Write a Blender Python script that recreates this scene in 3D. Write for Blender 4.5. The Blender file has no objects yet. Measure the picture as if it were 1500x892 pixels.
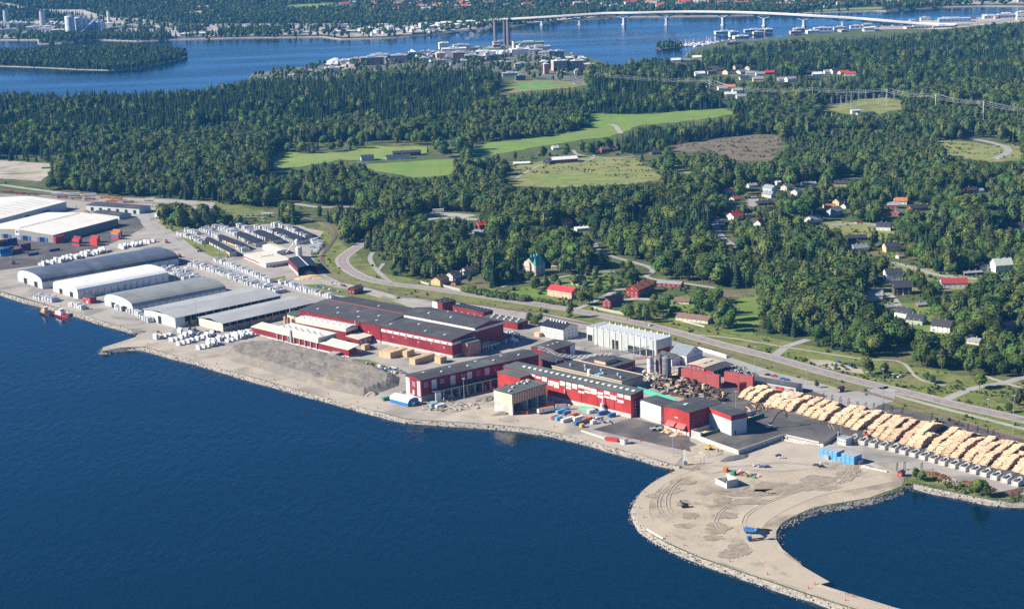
import bpy, math, random
import numpy as np
from math import radians as R_, sin, cos, pi, sqrt, atan2, hypot
from mathutils import Vector, Matrix, geometry
from mathutils.noise import noise as mnoise
rnd = random.Random(11)
rng = np.random.default_rng(11)
SC = bpy.context.scene
COL = SC.collection
# ---------------------------------------------------------------- camera, world, sun, exposure
CAM_H = 393.0; PITCH = R_(13.2); ROLL = R_(2.0); FPX = 2700.0; CX, CY = 750.0, 446.0
cam = bpy.data.cameras.new('camera'); cam_o = bpy.data.objects.new('camera', cam); COL.objects.link(cam_o)
cam.sensor_width = 36; cam.lens = FPX*36/1500; cam.sensor_fit = 'HORIZONTAL'; cam.clip_end = 40000; cam.clip_start = 1
cam_o.location = (0, 0, CAM_H); cam_o.matrix_world = Matrix.Translation((0, 0, CAM_H)) @ Matrix.Rotation(pi/2-PITCH, 4, 'X') @ Matrix.Rotation(-ROLL, 4, 'Z'); SC.camera = cam_o
SUN_EL = R_(33); SUN_AZ = R_(-97)       # measured from +Y clockwise: from the left and a little from behind the camera
w = bpy.data.worlds.new('World'); SC.world = w; w.use_nodes = True
nt = w.node_tree; bg = nt.nodes['Background']; sky = nt.nodes.new('ShaderNodeTexSky'); sky.sky_type = 'NISHITA'
sky.sun_disc = False; sky.sun_elevation = SUN_EL; sky.sun_rotation = SUN_AZ; sky.air_density = 0.8; sky.dust_density = 0.0; sky.altitude = 2500; sky.ozone_density = 10.0
nt.links.new(sky.outputs[0], bg.inputs[0]); bg.inputs[1].default_value = 0.074
sun = bpy.data.lights.new('sun', 'SUN'); sun.energy = 5.0; sun.angle = R_(.53); sun.color = (1, .92, .79)
sun_o = bpy.data.objects.new('sun', sun); COL.objects.link(sun_o)
sd = Vector((sin(SUN_AZ)*cos(SUN_EL), cos(SUN_AZ)*cos(SUN_EL), sin(SUN_EL)))
sun_o.rotation_euler = sd.to_track_quat('Z', 'Y').to_euler()
vs = SC.view_settings; vs.view_transform = 'Standard'; vs.look = 'None'; vs.exposure = 1.02; vs.gamma = 1
HAZE_D = 3.6e-5
cy = SC.cycles; cy.max_bounces = 5; cy.diffuse_bounces = 2; cy.glossy_bounces = 2; cy.transmission_bounces = 2; cy.volume_bounces = 0; cy.transparent_max_bounces = 6
cy.caustics_reflective = False; cy.caustics_refractive = False
cy.use_denoising = False

# ---------------------------------------------------------------- pixel <-> ground (photograph pixels, 1500 x 892)
SP, CP = sin(PITCH), cos(PITCH); SR, CR = sin(ROLL), cos(ROLL)
def ray(px, py):
    X = px-CX; Y = CY-py; u = (X*CR+Y*SR)/FPX; v = -(Y*CR-X*SR)/FPX
    return u, CP - v*SP, -SP - v*CP
def G0(px, py, z=2.5):
    dx, dy, dz = ray(px, py); t = (z-CAM_H)/dz
    return (dx*t, dy*t)
HILLS = []
def hill(px, py, a, sx, sy, z=2.5):
    x, y = G0(px, py, z); HILLS.append((x, y, a, sx, sy))
hill(300, 165, 16, 520, 230); hill(620, 125, 16, 330, 260); hill(1300, 125, 9, 420, 200); hill(950, 135, 10, 300, 160)
hill(1000, 330, 9, 160, 130); hill(680, 330, 8, 180, 120)
FARH = [(-1500, 7000, 150, 1900, 800), (800, 7600, 110, 2500, 900)]
def H(x, y):
    """height of the ground above the sea at world x, y"""
    z = 2.5
    for (cx, cy_, a, sx, sy) in HILLS:
        z = z + a*np.exp(-((x-cx)/sx)**2-((y-cy_)/sy)**2)
    if np.ndim(y) or y > 4500:
        for (cx, cy_, a, sx, sy) in FARH:
            z = z + a*np.exp(-((x-cx)/sx)**2-((y-cy_)/sy)**2)
    return z
def Hs(x, y): return float(H(float(x), float(y)))
def G(px, py, dz=0.0):
    """world point on the ground (raised by dz) under a photograph pixel"""
    d = ray(px, py); t = (2.5+dz-CAM_H)/d[2]
    for _ in range(14):
        z = Hs(d[0]*t, d[1]*t)+dz
        t = .5*t + .5*(z-CAM_H)/d[2]
    return Vector((d[0]*t, d[1]*t, CAM_H+d[2]*t))
def GZ(px, py, z):
    x, y = G0(px, py, z); return Vector((x, y, z))
def PX(x, y, z):
    """photograph pixel of world points (numpy)"""
    vx = x; vf = y*CP - (z-CAM_H)*SP; vu = y*SP + (z-CAM_H)*CP
    a = FPX*vx/vf; b = FPX*vu/vf
    return CX + a*CR - b*SR, CY - (b*CR + a*SR)
def scale_at(px, py):                       # photograph pixels per metre
    p = G(px, py); return FPX/(p.y*CP-(p.z-CAM_H)*SP)
def inpoly(px, py, poly):
    px = np.asarray(px, float); py = np.asarray(py, float); ins = np.zeros(px.shape, bool)
    n = len(poly); j = n-1
    for i in range(n):
        xi, yi = poly[i]; xj, yj = poly[j]
        if yi != yj:
            c = ((yi > py) != (yj > py)) & (px < (xj-xi)*(py-yi)/(yj-yi)+xi)
            ins ^= c
        j = i
    return ins

def nth(i): return '%d%s' % (i, 'th' if 10 <= i % 100 <= 20 else {1: 'st', 2: 'nd', 3: 'rd'}.get(i % 10, 'th'))

# ---------------------------------------------------------------- materials
MATS = {}
def mat(name, c, rough=.8, var=.18, scale=.5, bump=0.0, c2=None, metal=0.0, rnd_=0.0, spec=.3, bscale=None, detail=4, stripe=None, stain=None):
    """Principled material: colour c broken up by noise towards c2 (object space, scale in 1/m), optional bump,
    per-object variation rnd_, stripes (axis, period, darkness), stains (colour, scale, amount)"""
    if name in MATS: return MATS[name]
    m = bpy.data.materials.new(name); m.use_nodes = True; n = m.node_tree; L = n.links
    b = n.nodes['Principled BSDF']; b.inputs['Roughness'].default_value = rough; b.inputs['Metallic'].default_value = metal
    b.inputs['Specular IOR Level'].default_value = spec
    tc = n.nodes.new('ShaderNodeTexCoord'); out = None
    if c2 is None: c2 = tuple(max(0, v*(1-var)) for v in c); c1 = tuple(min(1, v*(1+var*.6)) for v in c)
    else: c1 = c
    ns = n.nodes.new('ShaderNodeTexNoise'); ns.inputs['Scale'].default_value = scale; ns.inputs['Detail'].default_value = detail; ns.inputs['Roughness'].default_value = .65
    L.new(tc.outputs['Object'], ns.inputs['Vector'])
    rp = n.nodes.new('ShaderNodeValToRGB'); rp.color_ramp.elements[0].position = .32; rp.color_ramp.elements[1].position = .68
    rp.color_ramp.elements[0].color = (*c2, 1); rp.color_ramp.elements[1].color = (*c1, 1)
    L.new(ns.outputs['Fac'], rp.inputs[0]); out = rp.outputs[0]
    def mix(fac, colb, btype='MIX'):
        nonlocal out
        mx = n.nodes.new('ShaderNodeMix'); mx.data_type = 'RGBA'; mx.blend_type = btype
        L.new(out, mx.inputs['A'])
        if hasattr(fac, 'node'): L.new(fac, mx.inputs['Factor'])
        else: mx.inputs['Factor'].default_value = fac
        if hasattr(colb, 'node'): L.new(colb, mx.inputs['B'])
        else: mx.inputs['B'].default_value = (*colb, 1)
        out = mx.outputs['Result']
    if stain:
        for (sc_, ssc, amt) in (stain if isinstance(stain, list) else [stain]):
            s = n.nodes.new('ShaderNodeTexNoise'); s.inputs['Scale'].default_value = ssc; s.inputs['Detail'].default_value = 5; s.inputs['Distortion'].default_value = .6
            L.new(tc.outputs['Object'], s.inputs['Vector'])
            mr = n.nodes.new('ShaderNodeMapRange'); mr.inputs['From Min'].default_value = .52; mr.inputs['From Max'].default_value = .64; mr.inputs['To Max'].default_value = amt
            L.new(s.outputs['Fac'], mr.inputs[0]); mix(mr.outputs[0], sc_)
    if stripe:
        ax, per, dark = stripe
        wv = n.nodes.new('ShaderNodeTexWave'); wv.bands_direction = ax; wv.inputs['Scale'].default_value = .314/per*1.0; wv.inputs['Distortion'].default_value = 0
        L.new(tc.outputs['Object'], wv.inputs['Vector'])
        mr = n.nodes.new('ShaderNodeMapRange'); mr.inputs['From Max'].default_value = .25; mr.inputs['To Min'].default_value = dark; mr.inputs['To Max'].default_value = 0
        L.new(wv.outputs['Fac'], mr.inputs[0]); mix(mr.outputs[0], tuple(v*.35 for v in c))
    if rnd_:
        oi = n.nodes.new('ShaderNodeObjectInfo'); mr = n.nodes.new('ShaderNodeMapRange'); mr.inputs['To Min'].default_value = 1-rnd_; mr.inputs['To Max'].default_value = 1+rnd_
        L.new(oi.outputs['Random'], mr.inputs[0])
        hs = n.nodes.new('ShaderNodeHueSaturation'); L.new(mr.outputs[0], hs.inputs['Value']); L.new(out, hs.inputs['Color'])
        mr2 = n.nodes.new('ShaderNodeMapRange'); mr2.inputs['To Min'].default_value = .5-rnd_*.07; mr2.inputs['To Max'].default_value = .5+rnd_*.06
        ml = n.nodes.new('ShaderNodeMath'); ml.operation = 'FRACT'; mm = n.nodes.new('ShaderNodeMath'); mm.operation = 'MULTIPLY'; mm.inputs[1].default_value = 7.31
        L.new(oi.outputs['Random'], mm.inputs[0]); L.new(mm.outputs[0], ml.inputs[0]); L.new(ml.outputs[0], mr2.inputs[0]); L.new(mr2.outputs[0], hs.inputs['Hue'])
        out = hs.outputs[0]
    L.new(out, b.inputs['Base Color'])
    if bump:
        bn = n.nodes.new('ShaderNodeTexNoise'); bn.inputs['Scale'].default_value = bscale or scale*4; bn.inputs['Detail'].default_value = 5
        L.new(tc.outputs['Object'], bn.inputs['Vector']); bp_ = n.nodes.new('ShaderNodeBump'); bp_.inputs['Strength'].default_value = .9; bp_.inputs['Distance'].default_value = bump
        L.new(bn.outputs['Fac'], bp_.inputs['Height']); L.new(bp_.outputs[0], b.inputs['Normal'])
    MATS[name] = m; return m

# ---------------------------------------------------------------- mesh builder
class MB:
    def __init__(s): s.v = []; s.f = []; s.m = []
    def quad(s, a, b, c, d, m=0): i = len(s.v); s.v += [a, b, c, d]; s.f.append((i, i+1, i+2, i+3)); s.m.append(m)
    def tri(s, a, b, c, m=0): i = len(s.v); s.v += [a, b, c]; s.f.append((i, i+1, i+2)); s.m.append(m)
    def box(s, x0, x1, y0, y1, z0, z1, m=0, rz=0.0, c=None):
        P = [(x0, y0, z0), (x1, y0, z0), (x1, y1, z0), (x0, y1, z0), (x0, y0, z1), (x1, y0, z1), (x1, y1, z1), (x0, y1, z1)]
        if rz or c:
            c = c or ((x0+x1)/2, (y0+y1)/2); ca, sa = cos(rz), sin(rz)
            P = [(c[0]+(x-c[0])*ca-(y-c[1])*sa, c[1]+(x-c[0])*sa+(y-c[1])*ca, z) for x, y, z in P]
        i = len(s.v); s.v += P
        for q in ((0, 3, 2, 1), (4, 5, 6, 7), (0, 1, 5, 4), (1, 2, 6, 5), (2, 3, 7, 6), (3, 0, 4, 7)): s.f.append(tuple(i+k for k in q)); s.m.append(m)
        return s
    def tube(s, a, b, r, n=6, m=0, r2=None, cap=True):
        a = Vector(a); b = Vector(b); d = (b-a).normalized(); r2 = r if r2 is None else r2
        u = d.cross(Vector((0, 0, 1)) if abs(d.z) < .9 else Vector((1, 0, 0))).normalized(); w_ = d.cross(u)
        i = len(s.v)
        for k in range(n):
            t = 2*pi*k/n; o = u*cos(t)+w_*sin(t); s.v.append(tuple(a+o*r)); s.v.append(tuple(b+o*r2))
        for k in range(n):
            j = (k+1) % n; s.f.append((i+2*k, i+2*j, i+2*j+1, i+2*k+1)); s.m.append(m)
        if cap:
            s.f.append(tuple(i+2*k+1 for k in range(n))); s.m.append(m); s.f.append(tuple(i+2*k for k in reversed(range(n)))); s.m.append(m)
        return s
    def lathe(s, prof, n=12, m=0, c=(0, 0)):
        i = len(s.v)
        for r, z in prof:
            for k in range(n): t = 2*pi*k/n; s.v.append((c[0]+r*cos(t), c[1]+r*sin(t), z))
        for a in range(len(prof)-1):
            for k in range(n):
                j = (k+1) % n; s.f.append((i+a*n+k, i+a*n+j, i+(a+1)*n+j, i+(a+1)*n+k)); s.m.append(m)
        s.f.append(tuple(i+(len(prof)-1)*n+k for k in range(n))); s.m.append(m)
        return s
    def extr(s, prof, a0, a1, axis='x', m=0, mc=None, close=True):
        """closed profile of (v, z) extruded along axis from a0 to a1"""
        n = len(prof); i = len(s.v)
        for a in (a0, a1):
            for v, z in prof: s.v.append((a, v, z) if axis == 'x' else (v, a, z))
        for k in range(n if close else n-1):
            j = (k+1) % n; s.f.append((i+k, i+j, i+n+j, i+n+k)); s.m.append(m)
        if close:
            s.f.append(tuple(i+k for k in reversed(range(n)))); s.m.append(m if mc is None else mc)
            s.f.append(tuple(i+n+k for k in range(n))); s.m.append(m if mc is None else mc)
        return s
    def mesh(s, name, mats):
        me = bpy.data.meshes.new(name); me.from_pydata(s.v, [], s.f)
        for m in (mats if isinstance(mats, (list, tuple)) else [mats]): me.materials.append(m)
        if any(s.m): me.polygons.foreach_set('material_index', s.m)
        me.update(); return me
    def build(s, name, mats, parent=None, loc=None, rz=0.0):
        return link(name, s.mesh(name, mats), parent, loc, rz)
def link(name, me, parent=None, loc=None, rz=0.0):
    o = bpy.data.objects.new(name, me); COL.objects.link(o)
    if parent: o.parent = parent
    if loc is not None: o.location = loc
    if rz: o.rotation_euler = (0, 0, rz)
    return o
def recalc(me):
    import bmesh
    bm = bmesh.new(); bm.from_mesh(me); bmesh.ops.recalc_face_normals(bm, faces=bm.faces); bm.to_mesh(me); bm.free()
def tag(o, label=None, cat=None, group=None, kind=None):
    if label: o['label'] = label
    if cat: o['category'] = cat
    if group: o['group'] = group
    if kind: o['kind'] = kind
    return o
def thing(name, label, cat, loc=(0, 0, 0), rz=0.0, group=None):
    o = bpy.data.objects.new(name, None); COL.objects.link(o); o.location = loc; o.rotation_euler = (0, 0, rz); o.empty_display_size = .5
    return tag(o, label, cat, group)
def dup(root, loc, rz=0.0, label=None, group=None, sc=1.0):
    r = root.copy(); COL.objects.link(r); r.location = loc; r.rotation_euler = (0, 0, rz)
    if sc != 1.0: r.scale = (sc,)*3
    if label: r['label'] = label
    if group: r['group'] = group
    for ch in root.children:
        c = ch.copy(); COL.objects.link(c); c.parent = r
        for g in ch.children: d = g.copy(); COL.objects.link(d); d.parent = c
    return r

# ---------------------------------------------------------------- ground sheets by constrained triangulation
def cdt(poly, step, extra=None):
    """triangulate a world polygon with interior grid points; returns verts2d, faces"""
    xs = [p[0] for p in poly]; ys = [p[1] for p in poly]
    pts = []; edges = []
    n = len(poly)
    for i in range(n):                                     # long edges are cut up as well
        a = poly[i]; b = poly[(i+1) % n]; L = hypot(b[0]-a[0], b[1]-a[1]); k = max(1, int(L/step))
        for q in range(k): pts.append((a[0]+(b[0]-a[0])*q/k, a[1]+(b[1]-a[1])*q/k))
    m = len(pts); edges = [(i, (i+1) % m) for i in range(m)]
    gx, gy = np.meshgrid(np.arange(min(xs)+step*.37, max(xs), step), np.arange(min(ys)+step*.41, max(ys), step))
    gx = gx.ravel(); gy = gy.ravel(); ins = inpoly(gx, gy, poly)
    P = [Vector(p) for p in pts]+[Vector((float(a), float(b))) for a, b in zip(gx[ins], gy[ins])]
    r = geometry.delaunay_2d_cdt(P, edges, [], 1, 1e-4)
    return r[0], r[2]
def sheet_w(name, poly, m, off, step=40, kind='structure', hf=None, label=None, parent=None):
    v, f = cdt(poly, step)
    co = []
    for p in v: z = (hf(p.x, p.y) if hf else Hs(p.x, p.y))+off; co.append((p.x, p.y, z))
    me = bpy.data.meshes.new(name); 
    fs = []
    for t in f:
        a, b, c = (v[i] for i in t[:3])
        fs.append(tuple(t) if (b.x-a.x)*(c.y-a.y)-(b.y-a.y)*(c.x-a.x) > 0 else tuple(reversed(t)))
    me.from_pydata(co, [], fs); me.materials.append(m)
    me.polygons.foreach_set('use_smooth', [True]*len(fs)); me.update()
    o = link(name, me, parent)
    if kind: o['kind'] = kind
    if label: o['label'] = label
    return o
def W2(poly): return [tuple(G(*p)[:2]) for p in poly]
def sheet(name, pxpoly, m, off=.1, step=40, **k): return sheet_w(name, W2(pxpoly), m, off, step, **k)
def smooth(pts, k=4):
    P = [Vector(p) for p in pts]; out = []
    if len(P) < 3: return P
    for i in range(len(P)-1):
        p0 = P[max(i-1, 0)]; p1 = P[i]; p2 = P[i+1]; p3 = P[min(i+2, len(P)-1)]
        for j in range(k):
            t = j/k; out.append(.5*((2*p1)+(p2-p0)*t+(2*p0-5*p1+4*p2-p3)*t*t+(3*p1-p0-3*p2+p3)*t**3))
    out.append(P[-1]); return out
def resamp(P, step):
    out = [P[0]]; acc = 0
    for i in range(len(P)-1):
        a, b = P[i], P[i+1]; L = (b-a).length; t = step-acc
        while t <= L: out.append(a+(b-a)*(t/L)); t += step
        acc = (acc+L) % step
    if (out[-1]-P[-1]).length > .3*step: out.append(P[-1])
    return out
ROADS = []                                              # (sampled world points, half width) for keeping trees off
def ribbon(name, px, width, m, off, shift=0.0, z=None, keep=True, kind='structure', step=12, mb=None, dash=None, thick=0):
    P = resamp(smooth([Vector(G(*p)[:2]).to_3d() if not isinstance(p, Vector) else p for p in px]), step)
    B = mb or MB(); n = len(P); pr = []
    for i, p in enumerate(P):
        d = (P[min(i+1, n-1)]-P[max(i-1, 0)]).normalized(); nn = Vector((-d.y, d.x, 0))
        r = []
        for s_ in (-1, 1):
            q = p+nn*(shift+s_*width/2); r.append((q.x, q.y, (Hs(q.x, q.y) if z is None else z)+off))
        pr.append(r)
    for i in range(n-1):
        if dash and i % dash: continue
        B.quad(pr[i][0], pr[i+1][0], pr[i+1][1], pr[i][1])
        if thick:
            for k in (0, 1):
                a, b = pr[i][k], pr[i+1][k]; B.quad(a, b, (b[0], b[1], b[2]-thick), (a[0], a[1], a[2]-thick))
    if keep: ROADS.append((np.array([[p.x, p.y] for p in P]), width/2))
    if mb: return None
    me = B.mesh(name, m)
    o = link(name, me); recalc_up(me)
    if kind: o['kind'] = kind
    return o
def recalc_up(me):
    import bmesh
    bm = bmesh.new(); bm.from_mesh(me)
    for f in bm.faces:
        if f.normal.z < 0: f.normal_flip()
    bm.to_mesh(me); bm.free()

# ---------------------------------------------------------------- scattered stuff: one object, instanced by geometry nodes
def scatter(name, pts, rots, scs, idx, variants, label=None, kind='stuff', cat=None, sz=None, parent=None):
    me = bpy.data.meshes.new(name); n = len(pts)
    me.vertices.add(n); me.vertices.foreach_set('co', np.asarray(pts, np.float32).ravel())
    for nm, ty, dat in (('rot', 'FLOAT', rots), ('sc', 'FLOAT', scs), ('vi', 'INT', idx)):
        a = me.attributes.new(nm, ty, 'POINT'); a.data.foreach_set('value', np.asarray(dat))
    a = me.attributes.new('szv', 'FLOAT', 'POINT'); a.data.foreach_set('value', np.asarray(sz if sz is not None else scs, np.float32))
    for m_ in variants[0].materials: me.materials.append(m_)
    o = link(name, me, parent)
    cname = 'variants_'+name; c = bpy.data.collections.new(cname)
    for i, vm in enumerate(variants):
        vo = bpy.data.objects.new('%s_variant_%02d' % (name, i), vm); c.objects.link(vo)
    g = bpy.data.node_groups.new('scatter_'+name, 'GeometryNodeTree')
    g.interface.new_socket('Geometry', in_out='INPUT', socket_type='NodeSocketGeometry'); g.interface.new_socket('Geometry', in_out='OUTPUT', socket_type='NodeSocketGeometry')
    N = g.nodes; L = g.links; gi = N.new('NodeGroupInput'); go = N.new('NodeGroupOutput'); ip = N.new('GeometryNodeInstanceOnPoints'); ci = N.new('GeometryNodeCollectionInfo')
    ci.inputs['Collection'].default_value = c; ci.inputs['Separate Children'].default_value = True; ci.inputs['Reset Children'].default_value = True
    L.new(gi.outputs[0], ip.inputs['Points']); L.new(ci.outputs[0], ip.inputs['Instance']); ip.inputs['Pick Instance'].default_value = True
    def at(nm, ty='FLOAT'):
        q = N.new('GeometryNodeInputNamedAttribute'); q.data_type = ty; q.inputs['Name'].default_value = nm; return q.outputs['Attribute']
    L.new(at('vi', 'INT'), ip.inputs['Instance Index'])
    cr = N.new('ShaderNodeCombineXYZ'); L.new(at('rot'), cr.inputs[2]); L.new(cr.outputs[0], ip.inputs['Rotation'])
    cs = N.new('ShaderNodeCombineXYZ'); s1 = at('sc'); L.new(s1, cs.inputs[0]); L.new(s1, cs.inputs[1]); L.new(at('szv'), cs.inputs[2]); L.new(cs.outputs[0], ip.inputs['Scale'])
    L.new(ip.outputs[0], go.inputs[0])
    md = o.modifiers.new('scatter', 'NODES'); md.node_group = g
    o['kind'] = kind
    if label: o['label'] = label
    if cat: o['category'] = cat
    return o
# ================================================================ THE SETTING: water, land, fields, roads
def water_mat():
    m = bpy.data.materials.new('sea water'); m.use_nodes = True; n = m.node_tree; L = n.links; b = n.nodes['Principled BSDF']
    b.inputs['Base Color'].default_value = (.0001, .014, .031, 1); b.inputs['Roughness'].default_value = .11; b.inputs['IOR'].default_value = 1.33
    b.inputs['Specular IOR Level'].default_value = .5; b.inputs['Specular Tint'].default_value = (.1, .72, 1, 1)  # blue is put into the reflection colour; real water mirrors the sky untinted
    tc = n.nodes.new('ShaderNodeTexCoord'); mp = n.nodes.new('ShaderNodeMapping'); mp.inputs['Rotation'].default_value = (0, 0, R_(25)); mp.inputs['Scale'].default_value = (1, .42, 1)
    L.new(tc.outputs['Object'], mp.inputs[0])
    a = n.nodes.new('ShaderNodeTexNoise'); a.inputs['Scale'].default_value = .16; a.inputs['Detail'].default_value = 5; a.inputs['Roughness'].default_value = .6
    L.new(mp.outputs[0], a.inputs['Vector'])
    bp_ = n.nodes.new('ShaderNodeBump'); bp_.inputs['Strength'].default_value = 1; bp_.inputs['Distance'].default_value = .55; L.new(a.outputs['Fac'], bp_.inputs['Height']); L.new(bp_.outputs[0], b.inputs['Normal'])
    # long wind streaks: the ripple height, and so the gloss, changes
    mp2 = n.nodes.new('ShaderNodeMapping'); mp2.inputs['Scale'].default_value = (.0012, .006, 1); mp2.inputs['Rotation'].default_value = (0, 0, R_(-6)); L.new(tc.outputs['Object'], mp2.inputs[0])
    s = n.nodes.new('ShaderNodeTexNoise'); s.inputs['Scale'].default_value = 1.4; s.inputs['Detail'].default_value = 5; L.new(mp2.outputs[0], s.inputs['Vector'])
    mr = n.nodes.new('ShaderNodeMapRange'); mr.inputs['From Min'].default_value = .4; mr.inputs['From Max'].default_value = .65; mr.inputs['To Min'].default_value = .16; mr.inputs['To Max'].default_value = .07
    L.new(s.outputs['Fac'], mr.inputs[0]); L.new(mr.outputs[0], b.inputs['Roughness'])
    mr3 = n.nodes.new('ShaderNodeMapRange'); mr3.inputs['From Min'].default_value = .4; mr3.inputs['From Max'].default_value = .62; mr3.inputs['To Min'].default_value = .7; mr3.inputs['To Max'].default_value = .2
    L.new(s.outputs['Fac'], mr3.inputs[0]); L.new(mr3.outputs[0], bp_.inputs['Distance'])
    return m
B = MB(); B.quad((-14000, -1500, 0), (14000, -1500, 0), (14000, 22000, 0), (-14000, 22000, 0))
tag(B.build('water', water_mat()), kind='structure')

M_LAND = mat('rough grass ground', (.105, .125, .035), 1, scale=.035, c2=(.045, .075, .016), stain=[((.17, .14, .07), .012, .7), ((.035, .06, .015), .06, .6)], bump=.5, bscale=.4, detail=8)
M_FARL = mat('far ground', (.05, .075, .03), 1, scale=.01, c2=(.03, .05, .02), stain=[((.2, .18, .12), .006, .6)])
M_GRAV = mat('gravel yard', (.44, .385, .31), 1, scale=.05, c2=(.34, .3, .25), stain=[((.17, .155, .135), .02, .6), ((.42, .38, .31), .05, .6)], bump=.08, bscale=1.5, detail=9)
M_YARD = mat('grey yard paving', (.37, .34, .3), 1, scale=.04, c2=(.27, .25, .225), stain=[((.13, .125, .12), .03, .6)], detail=9)
M_ASPH = mat('dark asphalt', (.105, .1, .098), .9, scale=.06, c2=(.06, .058, .058), stain=[((.17, .15, .13), .03, .6)], detail=8)
M_REDAS = mat('pinkish road asphalt', (.29, .24, .23), .9, scale=.04, c2=(.23, .195, .19), detail=8)
M_ROAD = mat('pale grey road', (.34, .33, .31), .9, scale=.05, c2=(.27, .262, .25), detail=8)
M_SHLD = mat('road shoulder gravel', (.38, .36, .32), 1, scale=.08, c2=(.29, .275, .24))
M_SAND = mat('sandy fill', (.44, .375, .285), 1, scale=.03, c2=(.33, .28, .215), stain=[((.26, .225, .18), .045, .7), ((.13, .1, .08), .028, .55), ((.5, .44, .33), .016, .7)], bump=.35, bscale=.35, detail=10)
M_TRACK = mat('wheel worn sand road', (.43, .37, .29), 1, scale=.05, c2=(.36, .31, .24), detail=8)
M_ROCK = mat('grey armour stone', (.36, .33, .29), .95, scale=.5, c2=(.17, .155, .135), bump=.3, bscale=.8, rnd_=.3)
M_SPOIL = mat('grey spoil heap', (.25, .225, .195), 1, scale=.05, c2=(.17, .155, .135), stain=[((.31, .26, .18), .03, .6), ((.17, .155, .14), .05, .6)], bump=.5, bscale=.3, detail=9)
M_FIELD = mat('mown green field', (.17, .26, .045), 1, scale=.02, c2=(.12, .205, .035), stain=[((.2, .2, .06), .01, .4)], detail=6)
M_CROP = mat('ripening field', (.22, .28, .07), 1, scale=.015, c2=(.12, .21, .045), stain=[((.26, .24, .08), .02, .5)], detail=6)
M_MEAD = mat('dry meadow', (.26, .25, .09), 1, scale=.03, c2=(.16, .19, .055), stain=[((.08, .11, .03), .04, .6)], detail=8, bump=.2)
M_VERGE = mat('green verge', (.2, .215, .05), 1, scale=.06, c2=(.1, .135, .03), stain=[((.2, .17, .085), .03, .55), ((.045, .075, .02), .12, .7)], detail=8, bump=.5, bscale=.5)
M_CLEAR = mat('felled clearing', (.2, .155, .11), 1, scale=.06, c2=(.12, .1, .07), stain=[((.09, .1, .04), .03, .6)], detail=8, bump=.4)
M_LAWN = mat('lawn', (.16, .22, .045), 1, scale=.05, c2=(.1, .16, .03), detail=6)
M_PITCH = mat('sports pitch', (.1, .27, .06), 1, scale=.02, c2=(.08, .23, .05))
M_QUARRY = mat('bare cut rock', (.48, .43, .38), 1, scale=.01, c2=(.33, .3, .27), stain=[((.12, .14, .08), .012, .8)])
M_MARK = mat('white road paint', (.7, .7, .68), .8)
M_BALL = mat('brown rail ballast', (.2, .155, .12), 1, scale=.2, c2=(.15, .12, .095), bump=.2)
M_RAIL = mat('rusty rail steel', (.25, .17, .12), .5, metal=.3)
M_BARK = mat('bark', (.13, .1, .075), 1, scale=1)
M_STEEL = mat('galvanised steel', (.42, .44, .46), .5, metal=.4)
M_CONC = mat('pale concrete', (.52, .5, .46), .9, scale=.6, c2=(.4, .385, .355), stain=((.3, .29, .27), .2, .5))
M_CONCD = mat('grey concrete', (.3, .29, .27), .9, scale=.6, c2=(.22, .21, .2))
M_WPACK = mat('white plastic wrap', (.66, .66, .66), .45, scale=.5, c2=(.5, .53, .56), bump=.05, bscale=1.5, rnd_=.06)

SHORE_MAIN = [(-420, 330), (-160, 388), (0, 427), (30, 437), (75, 449), (120, 461), (160, 474), (185, 480), (204, 486), (203, 492), (196, 500), (176, 505.8), (148, 511), (147, 513), (153, 514.8), (172, 511), (190, 507.6), (212, 508.5), (250, 519), (291, 529.5),
  (360, 550), (441, 572.5), (500, 588), (542, 600), (560, 605), (596, 614), (660, 618), (721, 622), (775, 627), (820, 635), (860, 645), (912, 660), (936, 666), (972, 677), (993, 681), (998, 684), (994, 689), (972, 700),
  (948, 715), (935, 730), (931, 742), (933, 755), (941, 770), (955, 783), (977, 795.5), (1024, 816.5), (1089, 839), (1174, 867.5), (1253, 893), (1400, 935), (1700, 1010), (1700, 985), (1480, 935), (1310, 892),
  (1245, 871.5), (1203, 857.5), (1186, 843), (1169, 824), (1143, 804), (1135, 790), (1136, 776), (1144, 767), (1160, 759), (1191, 745), (1231, 737.5), (1273, 730.5), (1302, 723), (1324, 713.5), (1327, 708), (1341, 708.5), (1369, 715.5), (1399, 721.5),
  (1432, 728.5), (1450, 732), (1482, 735.5), (1510, 734.5), (1700, 760), (2300, 860)]
BACK_MAIN = [(2300, -20), (1700, 8), (1500, 19), (1453, 24), (1400, 28), (1353, 31), (1300, 37), (1250, 45), (1180, 51), (1140, 56), (1105, 60), (1078, 57), (1058, 60), (1040, 66), (1012, 74), (1000, 88), (950, 97), (900, 97), (875, 90), (860, 84), (830, 77), (805, 73), (790, 66), (760, 63),
  (700, 68), (640, 73), (570, 83), (520, 90), (480, 95), (430, 101), (372, 107), (366, 116), (372, 124), (330, 137), (260, 143), (200, 146), (100, 148), (0, 146), (-200, 152), (-700, 160)]
MAIN_W = [G0(*p) for p in SHORE_MAIN+BACK_MAIN]
def hshore(x, y): return Hs(x, y)
sheet_w('ground', MAIN_W, M_LAND, 0.0, 26)
FAR_SH = [(-700, 62), (-200, 60), (0, 58), (56, 58), (57, 64), (90, 63), (150, 58), (200, 60), (260, 57.5), (360, 55), (473, 53.5), (500, 57), (560, 55.5), (600, 53.5), (650, 49), (690, 45), (720, 41), (760, 38), (813, 32.5), (883, 27), (918, 24.5), (1000, 23.5), (1060, 23), (1120, 21), (1173, 18.5),
  (1230, 17), (1283, 15.5), (1299, 16), (1340, 13), (1383, 10), (1442, 8.5), (1500, 9), (1700, 6), (2300, 2)]
FAR_W = [G0(*p) for p in FAR_SH]+[(9000, 14000), (-9000, 14000)]
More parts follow.
